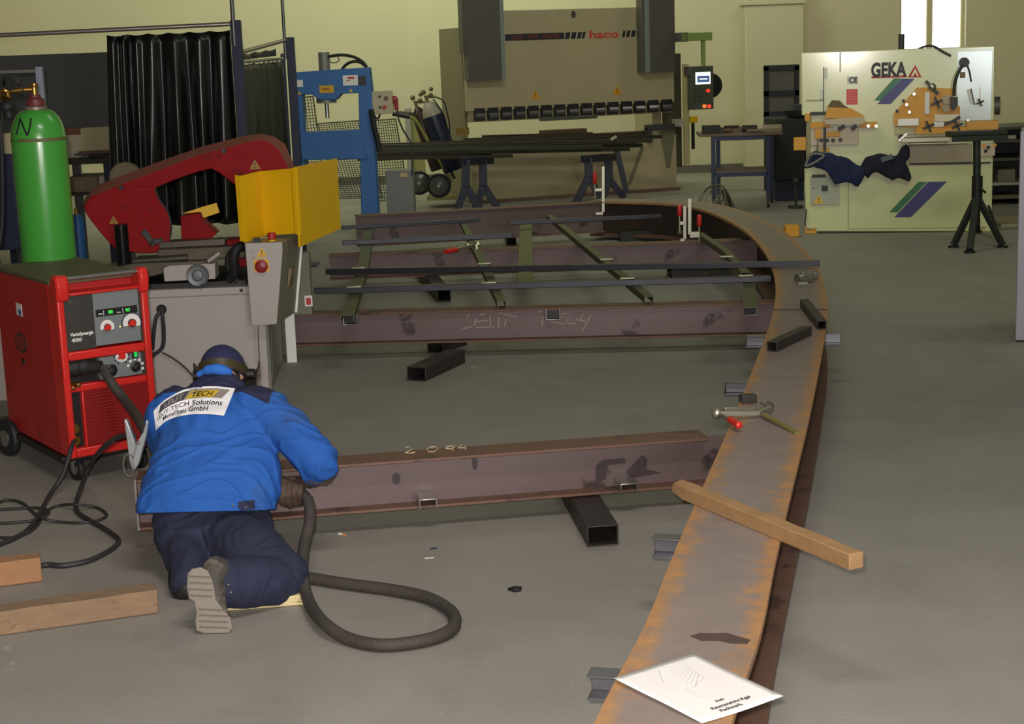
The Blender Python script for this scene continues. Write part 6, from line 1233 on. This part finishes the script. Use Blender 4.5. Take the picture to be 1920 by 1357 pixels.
# ================================================================== kneeling person
JB = bpy.data.materials.new('jacket_blue_navy_yoke'); JB.use_nodes = True; nt = JB.node_tree; N = nt.nodes; L = nt.links; b = N['Principled BSDF']
PW = PY(395, 1100, 5.6); PW.z = 0
person = thing('person', 'person in blue work jacket and navy cap kneeling with gloved hands at the near beam', 'person', PW)
px_ = lambda x, y, Y: PY(x, y, Y) - PW
def limb(mb, pts, n=16, ref=(1, 0, 0), sub=5):      # pts: (center, lateral radius, other radius)
    cs = catmull([p[0] for p in pts], sub); m = len(pts) - 1; rings = []
    for i, c in enumerate(cs):
        k = min(i // sub, m - 1); t = (i - k * sub) / sub; t = t * t * (3 - 2 * t)
        ra = pts[k][1] * (1 - t) + pts[k + 1][1] * t; rb = pts[k][2] * (1 - t) + pts[k + 1][2] * t
        d = (cs[min(i + 1, len(cs) - 1)] - cs[max(i - 1, 0)]).normalized(); r = Vector(ref); a = (r - d * r.dot(d))
        if a.length < .05: a = Vector((0, 1, 0)) - d * d.y
        a.normalize(); bb = d.cross(a)
        rings += [c + a * (ra * cos(2 * pi * q / n)) + bb * (rb * sin(2 * pi * q / n)) for q in range(n)]
    k = len(cs); c0 = cs[0]; c1 = cs[-1]
    fs = [(i * n + q, i * n + (q + 1) % n, (i + 1) * n + (q + 1) % n, (i + 1) * n + q) for i in range(k - 1) for q in range(n)] + [tuple(reversed(range(n))), tuple(range((k - 1) * n, k * n))]
    mb.add(rings, fs); mb.ball(c0, min(pts[0][1], pts[0][2]) * .95, 12); mb.ball(c1, min(pts[-1][1], pts[-1][2]) * .95, 12); return mb
NB = Vector((0, -.66, .75))
def st(x, y, Y, rx, rn, grow=0.0): return (px_(x, y, Y) - NB * rn, rx + grow, rn + grow)
trunk = [(388, 985, 5.74, .225, .15), (386, 956, 5.76, .242, .155), (375, 903, 5.81, .272, .168), (386, 845, 5.90, .264, .165), (396, 785, 6.01, .232, .155), (404, 741, 6.11, .212, .13), (410, 712, 6.18, .14, .10), (416, 694, 6.25, .085, .075)]
SH_R, EL_R, WR_R = px_(488, 770, 6.16), px_(600, 868, 5.99), px_(577, 900, 6.08)
SH_L, EL_L, WR_L = px_(322, 775, 6.18), px_(318, 842, 6.33), px_(478, 902, 6.20)
HEAD = px_(418, 699, 6.40)
HIP_R, KN_R, AN_R = px_(436, 985, 5.78), px_(532, 1086, 5.56), px_(408, 1082, 5.36)
HIP_L, KN_L, AN_L = px_(330, 985, 5.84), px_(338, 940, 6.14), px_(350, 1090, 5.62)
PEL = px_(384, 985, 5.80)
FD = Vector((.06, .80, -.58)).normalized()          # where the face looks
FU = Vector((1, 0, 0)).cross(FD).normalized(); FS = Vector((1, 0, 0))
def hd(s, f_, u): return HEAD + FS * s + FD * f_ + FU * u
# --- body: one continuous skin
mb = MB()
limb(mb, [st(*t, grow=-.065) if t[3] > .1 else st(*t, grow=-.02) for t in trunk[3:]])
limb(mb, [(px_(414, 700, 6.22) - NB * .06, .06, .06), (HEAD - FU * .04 - FD * .03, .058, .058)])
mb.ball(HEAD, (.073, .095, .085), 18).ball(hd(0, .02, -.05), (.055, .07, .06), 14)
mb.cyl(hd(0, .085, .005), hd(0, .118, -.025), .009, .016, 8).ball(hd(0, .112, -.03), .014, 8)
for s in (-1, 1): mb.ball(hd(s * .078, -.01, -.01), (.010, .02, .03), 10).ball(hd(s * .03, .09, .012), .012, 8)
mb.ball(hd(0, .088, -.062), (.026, .012, .010), 8)
for S_, E_, W_ in ((SH_R, EL_R, WR_R), (SH_L, EL_L, WR_L)): limb(mb, [(S_, .055, .055), (S_.lerp(E_, .5), .05, .05), (E_, .045, .045)], 12); limb(mb, [(E_, .045, .045), (E_.lerp(W_, .4), .042, .042), (W_, .03, .027)], 12)
for Hh, K_, A_ in ((HIP_R, KN_R, AN_R), (HIP_L, KN_L, AN_L)): limb(mb, [(px_(390, 970, 5.98).lerp(Hh, .45) + Vector((0, .06, -.02)), .06, .06), (Hh.lerp(K_, .5) + Vector((0, .03, -.01)), .055, .055), (K_, .055, .055)], 12); limb(mb, [(K_, .055, .055), (K_.lerp(A_, .4), .055, .055), (A_, .036, .036)], 12)
mb.ball(px_(390, 965, 5.98), (.13, .08, .08), 14); limb(mb, [(px_(390, 965, 5.98), .14, .075), (px_(388, 880, 6.02), .15, .08), (px_(390, 840, 6.04), .16, .09)])
limb(mb, [(AN_R, .036, .036), (px_(392, 1130, 5.31), .038, .03), (px_(400, 1168, 5.30), .04, .024)], 10); limb(mb, [(AN_L, .036, .036), (px_(345, 1108, 5.66), .036, .03), (px_(340, 1102, 5.8), .036, .024)], 10)
hands = []
def hand(W_, K, fingers, thumb, g=0.0):      # wrist, knuckle centre, finger chains
    m = []
    m.append([(W_, .032 + g, .024 + g), (W_.lerp(K, .55), .042 + g, .020 + g), (K, .042 + g, .016 + g)])
    for ch in fingers: m.append([(p_, r + g, r + g) for p_, r in zip(ch, (.0105, .0100, .0092, .0082))])
    m.append([(p_, r + g, r + g) for p_, r in zip(thumb, (.014, .012, .010))]); return m
K_R = px_(562, 905, 6.03); fr_ch = [[px_(566 - 11 * i, 905 - 1 * i, 6.02), px_(563 - 11 * i, 917 + 1.5 * i, 5.975), px_(561 - 11 * i, 934 + 2 * i, 5.985), px_(564 - 10 * i, 944 + 2.5 * (i % 3), 6.02)] for i in range(4)]
th_R = [px_(556, 900, 6.06), px_(532, 899, 6.06), px_(516, 905, 6.06)]
K_L = px_(500, 905, 6.15); fl_ch = [[px_(503, 901 + 5 * i, 6.14 - .02 * i), px_(520 + 2 * i, 897 + 4 * i, 6.10 - .015 * i), px_(538 - 2 * i, 899 + 4 * i, 6.08 - .015 * i), px_(548 - 3 * i, 904 + 3 * i, 6.10)] for i in range(4)]
th_L = [px_(492, 912, 6.13), px_(503, 921, 6.08), px_(514, 924, 6.06)]
HR = hand(WR_R, K_R, fr_ch, th_R); HL = hand(WR_L, K_L, fl_ch, th_L)
for m_ in HR + HL: limb(mb, m_, 8, sub=3)
SKIN = mat('skin', (196, 148, 122), .55, 0, .06, 12)
remeshed(mb, 'body', SKIN, .006, 2, person)
# eyes, brows
for s in (-1, 1): MB().ball(hd(s * .03, .096, .012), .009, 10).build('eye', mat('eye_white', (220, 214, 206), .3), person)
# --- trousers
TR = mat('trouser_navy', (34, 38, 62), .85, 0, .22, 7, .35, 45, spots=[((62, 58, 56), 6, .64, .14)])
mb = MB()
limb(mb, [(px_(386, 920, 5.86) - NB * .18, .215, .12), (px_(388, 955, 5.80) - NB * .165, .228, .135), (px_(394, 992, 5.79) - NB * .125, .205, .125), (px_(410, 1020, 5.77) - NB * .07, .14, .09)])
limb(mb, [(px_(420, 1002, 5.90), .115, .115), (px_(470, 1036, 5.72), .125, .115), (px_(528, 1072, 5.58), .088, .09), (px_(538, 1090, 5.555), .075, .075)])
limb(mb, [(px_(536, 1092, 5.55), .075, .078), (px_(485, 1090, 5.47), .085, .09), (px_(440, 1092, 5.41), .078, .085), (px_(412, 1090, 5.37), .07, .082)], ref=(0, 1, 0))
limb(mb, [(px_(356, 992, 5.96), .11, .11), (px_(346, 955, 6.08), .10, .10), (px_(342, 942, 6.16), .078, .078)]); mb.ball(px_(346, 974, 5.91), (.12, .10, .08), 16)
limb(mb, [(px_(342, 945, 6.16), .078, .078), (px_(353, 1000, 5.93), .076, .078), (px_(355, 1055, 5.72), .072, .072), (px_(352, 1090, 5.64), .066, .066)])
def folds(a, s, k=1.0): return lambda c: k * (a * noise.noise(Vector((c.x * s, c.y * s * .5, c.z * s * 1.4))) + a * .5 * noise.noise(Vector((c.x * s * 2.3 + 4, c.y * s * 1.2, c.z * s * 2.6))))
def wrinkle(c):
    n_ = noise.noise(Vector((c.x * 7, c.y * 7, c.z * 16 + 3 * noise.noise(c * 6))))
    return .009 * (1 - abs(n_) * 2.2) * (1 if abs(n_) < .45 else 0) * .8 + .006 * noise.noise(c * 9)
tr = remeshed(mb, 'trousers', TR, .009, 4, person, wrinkle)
# --- jacket
mb = MB()
limb(mb, [st(*t) for t in trunk[:-1]], 24)
limb(mb, [(SH_R + Vector((-.06, 0, -.0)), .10, .10), (SH_R, .096, .10), (px_(548, 812, 6.07), .084, .086), (px_(598, 862, 5.99), .074, .074), (px_(598, 870, 5.985), .07, .07)], ref=(0, 0, 1))
limb(mb, [(px_(600, 866, 5.985), .074, .074), (px_(596, 875, 5.995), .069, .069)], ref=(0, 0, 1))
limb(mb, [(SH_L + Vector((.06, 0, 0)), .10, .10), (SH_L, .094, .10), (px_(312, 815, 6.27), .075, .08), (EL_L, .066, .066)], ref=(0, 0, 1)); limb(mb, [(EL_L, .066, .066), (EL_L.lerp(WR_L, .5), .058, .058), (EL_L.lerp(WR_L, .8), .05, .05)], ref=(0, 0, 1))
mb.ball(px_(400, 716, 6.20) - NB * .05, (.12, .06, .06), 14)
AX = Vector((0.0, .75, .66))
def jw(c):
    a = c.dot(AX); w = .010 * noise.noise(Vector((c.x * 5, a * 9, 1.3))) + .006 * noise.noise(Vector((c.x * 16, a * 7, c.z * 5)))
    n2 = noise.noise(Vector((c.x * 5 + 3, a * 13 + 2 * noise.noise(c * 4), 2.2))); w += .010 * max(0, 1 - abs(n2) * 6)
    w -= .008 * max(0, 1 - abs(a - (px_(384, 930, 5.78)).dot(AX)) / .012)
    return w
jacket = remeshed(mb, 'jacket', JB, .008, 9, person, jw)
ha, hb_ = px_(255, 962, 5.7), px_(520, 955, 5.8); hc = CAMP - PW         # trim the jacket along its hem
bm = bmesh.new(); bm.from_mesh(jacket.data); hn = (ha - hc).cross(hb_ - hc).normalized()
if hn.z > 0: hn = -hn
arm = px_(528, 955, 5.8).x
bmesh.ops.bisect_plane(bm, geom=bm.verts[:] + bm.edges[:] + bm.faces[:], plane_co=ha, plane_no=hn, clear_outer=True)
bm.to_mesh(jacket.data); bm.free()
so_ = jacket.modifiers.new('t', 'SOLIDIFY'); so_.thickness = .005
# cloth colours of the jacket: navy yoke above a seam line, blue below
p0 = px_(440, 732, 6.13); xs = px_(506, 740, 6.12).x
tc = N.new('ShaderNodeTexCoord'); sp = N.new('ShaderNodeSeparateXYZ'); L.new(tc.outputs['Object'], sp.inputs[0])
def mth(op, a, b_=None, c=None):
    n = N.new('ShaderNodeMath'); n.operation = op
    for i, v in enumerate((a, b_, c)):
        if v is None: continue
        if isinstance(v, (int, float)): n.inputs[i].default_value = v
        else: L.new(v, n.inputs[i])
    return n.outputs[0]
ax = mth('ADD', mth('MULTIPLY', sp.outputs[1], AX.y), mth('MULTIPLY', sp.outputs[2], AX.z))
ax = mth('SUBTRACT', ax, p0.dot(AX)); ax = mth('ADD', ax, mth('MULTIPLY', mth('MAXIMUM', mth('SUBTRACT', sp.outputs[0], p0.x), 0), .55))
m1 = mth('GREATER_THAN', ax, 0); m2 = mth('LESS_THAN', mth('ADD', sp.outputs[0], mth('MULTIPLY', ax, -.15)), xs); m2b = mth('GREATER_THAN', sp.outputs[0], px_(270, 745, 6.15).x); mk = mth('MULTIPLY', mth('MULTIPLY', m1, m2), m2b)
nz = N.new('ShaderNodeTexNoise'); nz.inputs['Scale'].default_value = 5; nz.inputs['Detail'].default_value = 6; L.new(tc.outputs['Object'], nz.inputs['Vector'])
def cmix2(f, a, b_):
    m = N.new('ShaderNodeMix'); m.data_type = 'RGBA'
    for i, v in ((0, f), (6, a), (7, b_)):
        if isinstance(v, tuple): m.inputs[i].default_value = lin(v) + (1,)
        elif isinstance(v, (int, float)): m.inputs[i].default_value = v
        else: L.new(v, m.inputs[i])
    return m.outputs[2]
bl = cmix2(nz.outputs['Fac'], (22, 76, 154), (32, 94, 176))
soil = N.new('ShaderNodeMapRange'); soil.inputs[1].default_value = .55; soil.inputs[2].default_value = .75; L.new(nz.outputs['Fac'], soil.inputs[0])
sx = N.new('ShaderNodeMapRange'); sx.inputs[1].default_value = px_(440, 850, 5.9).x; sx.inputs[2].default_value = px_(500, 850, 5.9).x; L.new(sp.outputs[0], sx.inputs[0])
bl = cmix2(mth('MULTIPLY', mth('MULTIPLY', soil.outputs[0], sx.outputs[0]), .7), bl, (52, 68, 104))
L.new(cmix2(mk, bl, (30, 32, 62)), b.inputs['Base Color']); b.inputs['Roughness'].default_value = .85
fz = N.new('ShaderNodeTexNoise'); fz.inputs['Scale'].default_value = 260; L.new(tc.outputs['Object'], fz.inputs['Vector']); bp = N.new('ShaderNodeBump'); bp.inputs['Strength'].default_value = .12; bp.inputs['Distance'].default_value = .004; L.new(fz.outputs['Fac'], bp.inputs['Height']); L.new(bp.outputs[0], b.inputs['Normal'])
# things sewn on the jacket: follow its surface
bvh = BVHTree.FromPolygons([v.co.copy() for v in jacket.data.vertices], [p.vertices[:] for p in jacket.data.polygons])
def onj(px, py, off):
    d = ray(px, py).normalized(); o_ = CAMP - PW; h = bvh.ray_cast(o_, d)
    if h[0] is None: return px_(px, py, 6.0)
    return h[0] - d * off
TOP = catmull([Vector((x, y, 0)) for x, y in ((288, 770), (310, 749), (350, 729), (400, 724), (441, 728))], 8); BOT = catmull([Vector((x, y, 0)) for x, y in ((292, 807), (314, 788), (348, 778), (385, 776), (420, 779))], 8)
def pxuv(u, v):
    q = lambda A, u: A[min(int(u * (len(A) - 1)), len(A) - 2)].lerp(A[min(int(u * (len(A) - 1)), len(A) - 2) + 1], u * (len(A) - 1) - min(int(u * (len(A) - 1)), len(A) - 2))
    return q(TOP, u).lerp(q(BOT, u), v)
def patch(name, us, vs, off, m, nu=24, nv=8, par=None, sk=0.0):
    mb = MB()
    for j in range(nv + 1):
        for i in range(nu + 1):
            v = vs[0] + (vs[1] - vs[0]) * j / nv; u = us[0] + (us[1] - us[0]) * i / nu + sk * (.5 - j / nv); p_ = pxuv(min(max(u, 0), 1), v); mb.v.append(onj(p_.x, p_.y, off))
    mb.f = [(j * (nu + 1) + i, j * (nu + 1) + i + 1, (j + 1) * (nu + 1) + i + 1, (j + 1) * (nu + 1) + i) for j in range(nv) for i in range(nu)]; mb.m = [0] * len(mb.f)
    o = mb.build(name, m, par or jacket, smooth=180); return o
PATCH = patch('back_patch', (0, 1), (0, 1), .006, mat('patch_white', (228, 226, 230), .8, 0, .03, 20), 48, 18)
PATCH['label'] = 'white printed back patch'
def ptx(s, u0, u1, v0, v1, m, off=.011, sh=0.0):
    t = text('lettering', s, 1.0, m, jacket, (0, 0, 0), (0, 0, 0), shear=sh, bold=.012, ext=0); me = t.data
    bm = bmesh.new(); bm.from_mesh(me); bmesh.ops.subdivide_edges(bm, edges=bm.edges[:], cuts=1); bmesh.ops.triangulate(bm, faces=bm.faces[:]); bm.to_mesh(me); bm.free()
    xs_ = [v.co.x for v in me.vertices]; ys_ = [v.co.y for v in me.vertices]; x0, x1, y0, y1 = min(xs_), max(xs_), min(ys_), max(ys_)
    for v in me.vertices:
        p_ = pxuv(u0 + (u1 - u0) * (v.co.x - x0) / (x1 - x0), v1 + (v0 - v1) * (v.co.y - y0) / (y1 - y0)); v.co = onj(p_.x, p_.y, off)
    t.parent = PATCH; return t
patch('print_band', (.14, .90), (.07, .40), .008, mat('band_grey', (134, 126, 116), .8), 20, 4, PATCH, .06)
patch('print_band', (.14, .50), (.09, .38), .0095, mat('band_dark', (58, 56, 66), .8), 12, 4, PATCH, .06); patch('print_band', (.52, .80), (.13, .38), .0095, mat('band_yellow', (196, 164, 40), .8), 12, 4, PATCH, .05)
ptx('LEUT', .22, .48, .14, .33, mat('band_letter', (140, 134, 124), .8), .0115, .25); ptx('TECH', .56, .77, .16, .34, INK, .0115, .25)
ptx('LEUT-TECH Solutions', .08, .90, .47, .65, INK, .0115); ptx('Metallbau GmbH', .18, .76, .69, .88, INK, .0115)
tb = MB()
nu = 6
tabpx = [(447, 940), (478, 937), (477, 962), (446, 966)]
for j in range(nu + 1):
    for i in range(nu + 1): u, v = i / nu, j / nu; x = (tabpx[0][0] * (1 - u) + tabpx[1][0] * u) * (1 - v) + (tabpx[3][0] * (1 - u) + tabpx[2][0] * u) * v; y = (tabpx[0][1] * (1 - u) + tabpx[1][1] * u) * (1 - v) + (tabpx[3][1] * (1 - u) + tabpx[2][1] * u) * v; tb.v.append(onj(x, y, .006))
tb.f = [(j * (nu + 1) + i, j * (nu + 1) + i + 1, (j + 1) * (nu + 1) + i + 1, (j + 1) * (nu + 1) + i) for j in range(nu) for i in range(nu)]; tb.m = [0] * len(tb.f); tb.build('waist_tab', mat('tab_navy', (32, 34, 60), .85), jacket)
for x, y in ((437, 947), (461, 951)): MB().ball(onj(x, y, .006), .005, 8).build('snap_button', STEEL, jacket)
for x, y in ((428, 1096), (433, 1110)):
    MB().ball(px_(x, y, 5.27), .004, 8).build('snap_button', STEEL, tr)
# collar
mb = MB(); mb.tube([px_(372, 702, 6.24), px_(388, 694, 6.23), px_(408, 692, 6.22), px_(425, 697, 6.23), px_(434, 704, 6.26)], [.012, .02, .022, .02, .012], 10, 4); mb.build('collar', mat('collar_blue', (40, 104, 192), .85), jacket, smooth=80)
# --- gloves with gauntlets
GLV = mat('welding_glove', (74, 58, 46), .75, 0, .3, 14, .4, 60, spots=[((124, 108, 92), 14, .6, .12)])
HR = hand(WR_R, K_R, fr_ch, th_R, .004); HL = hand(WR_L, K_L, fl_ch, th_L, .005)
for nm, Hh, E_, W_ in (('glove', HR, EL_R, WR_R), ('glove', HL, EL_L, WR_L)):
    mb = MB()
    for m_ in Hh: limb(mb, m_, 10, sub=3)
    limb(mb, [(W_, .036, .03), (W_.lerp(E_, .35), .052, .05), (W_.lerp(E_, .80) if E_ is EL_R else W_.lerp(E_, .6), .083 if E_ is EL_R else .07, .08)], 14, ref=(0, 0, 1))
    remeshed(mb, nm, GLV, .0045, 1, person, folds(.003, 30))
# --- boots
SOLE = mat('dusty_sole', (128, 120, 110), .8, 0, .14, 14, .3, 50); BOOT = mat('boot_leather', (62, 58, 54), .7, 0, .25, 10, .3, 40, spots=[((116, 108, 98), 6, .5, .2)])
mb = MB(); limb(mb, [(px_(408, 1070, 5.37), .056, .06), (px_(396, 1090, 5.33), .052, .05), (px_(398, 1130, 5.30), .05, .04), (px_(403, 1165, 5.29), .056, .035), (px_(404, 1176, 5.30), .05, .03)], 14)
bt = remeshed(mb, 'boot', BOOT, .006, 3, person, folds(.004, 26))
mb = MB(); ol = [(352, 1075), (360, 1066), (376, 1063), (390, 1070), (398, 1088), (402, 1106), (404, 1124), (414, 1136), (432, 1158), (436, 1176), (430, 1187), (408, 1190), (382, 1188), (368, 1182), (366, 1166), (368, 1148), (364, 1128), (354, 1122), (350, 1100)]
Yf = lambda py: 5.255 - .035 * ((py - 1063) / 127.0)
fr0 = [px_(x, y, Yf(y)) for x, y in ol]; fr1 = [px_(x, y, Yf(y) + .03) for x, y in ol]; n = len(ol)
for q_ in fr0 + fr1: q_.z = max(q_.z, .002)
mb.add(fr0 + fr1, [tuple(range(n)), tuple(reversed(range(n, 2 * n)))] + [(k, n + k, n + (k + 1) % n, (k + 1) % n) for k in range(n)]); mb.build('sole', SOLE, bt, bevel=.004)
mb = MB()
for x0, x1, y in [(352, 398, 1080), (351, 401, 1092), (351, 402, 1104), (353, 402, 1116)] + [(370, 432, y_) for y_ in (1142, 1153, 1164, 1175)]:
    a, c = px_(x0 + 3, y, Yf(y) - .001), px_(x1 - 4, y + 2, Yf(y) - .001); mb.bar(a, c, .005, .004, (0, 1, 0))
mb.build('sole_tread', mat('tread_grey', (104, 98, 90), .85), bt)
mb = MB(); limb(mb, [(px_(352, 1080, 5.64), .05, .055), (px_(348, 1104, 5.63), .045, .05), (px_(340, 1110, 5.70), .044, .04), (px_(332, 1100, 5.84), .046, .034)], 12)
b2 = remeshed(mb, 'boot', mat('boot_black', (34, 32, 32), .6, 0, .2, 10, .2, 40), .006, 3, person)
mb = MB(); s_ = [px_(325, 1120, 5.60), px_(352, 1122, 5.58), px_(358, 1118, 5.72), px_(346, 1085, 5.90), px_(318, 1085, 5.90), px_(316, 1108, 5.72)]
for q_ in s_: q_.z = .002
mb.add(s_ + [q_ + Vector((0, 0, .03)) for q_ in s_], [tuple(reversed(range(6))), tuple(range(6, 12))] + [(k, (k + 1) % 6, 6 + (k + 1) % 6, 6 + k) for k in range(6)]); mb.build('sole', BLACK, b2, bevel=.004)
mb = MB(); mb.ball(hd(0, -.018, -.035), (.078, .088, .075), 18).ball(hd(0, -.02, -.075), (.068, .06, .05), 14)
remeshed(mb, 'hair', mat('hair_brown', (46, 36, 28), .8, 0, .3, 40), .008, 2, person)
# --- cap, head strap, welding mask
CAPM = mat('cap_navy', (34, 36, 74), .85, 0, .12, 8, .15, 60)
mb = MB(); n = 28
for i in range(10):
    th = (pi / 2 + .34) * i / 9
    for k in range(n): a = 2 * pi * k / n; d_ = FS * (cos(a) * sin(th) * .092) + FD * (sin(a) * sin(th) * .112) + FU * (cos(th) * .104 + .012); mb.v.append(HEAD + d_)
mb.f = [(i * n + k, i * n + (k + 1) % n, (i + 1) * n + (k + 1) % n, (i + 1) * n + k) for i in range(9) for k in range(n)]; mb.m = [0] * len(mb.f)
cp_ = mb.build('cap', CAPM, person, smooth=60); so_ = cp_.modifiers.new('t', 'SOLIDIFY'); so_.thickness = .004
MB().ball(hd(0, 0, .117), .008, 8).build('cap_button', CAPM, cp_)
mb = MB(); ring_ = [hd(.094 * cos(a), .114 * sin(a), .004 + .01 * sin(a)) for a in [2 * pi * k / 32 for k in range(32)]]
pr = [(-.004, -.02), (.004, -.02), (.004, .02), (-.004, .02)]; vs = []; nn_ = len(ring_)
for k, c in enumerate(ring_):
    o_ = (c - HEAD); o_ = (o_ - FU * o_.dot(FU)).normalized(); vs += [c + o_ * u + FU * v for u, v in pr]
mb.add(vs, [(k * 4 + j, k * 4 + (j + 1) % 4, ((k + 1) % nn_) * 4 + (j + 1) % 4, ((k + 1) % nn_) * 4 + j) for k in range(nn_) for j in range(4)])
mk_ = thing_m = mb.build('mask_headband', mat('headband_brown', (62, 54, 36), .5, 0, .2, 14), person, bevel=.001)
for s in (-1, 1): MB().cyl(hd(s * .095, .02, .0), hd(s * .125, .02, 0), .022, n=14).build('mask_knob', BLACK, mk_)
mb = MB(); rows = 8; cols_ = 16
for j in range(rows + 1):
    v = j / rows
    for i in range(cols_ + 1): a = radians(-82 + 164 * i / cols_); r_ = .135 - .02 * v; mb.v.append(hd(r_ * 1.02 * sin(a), .02 + (r_ + .04) * cos(a) * (1 - .1 * v), .07 - .27 * v))
mb.f = [(j * (cols_ + 1) + i, j * (cols_ + 1) + i + 1, (j + 1) * (cols_ + 1) + i + 1, (j + 1) * (cols_ + 1) + i) for j in range(rows) for i in range(cols_)]; mb.m = [0] * len(mb.f)
w_ = mb.build('welding_mask', mat('mask_shell', (44, 40, 34), .4, 0, .15, 12), person, smooth=60); so_ = w_.modifiers.new('t', 'SOLIDIFY'); so_.thickness = .004
MB().bar(hd(-.05, .178, -.0), hd(.05, .178, 0), .006, .05, FU).build('mask_window', mat('mask_glass', (16, 24, 20), .1), w_)
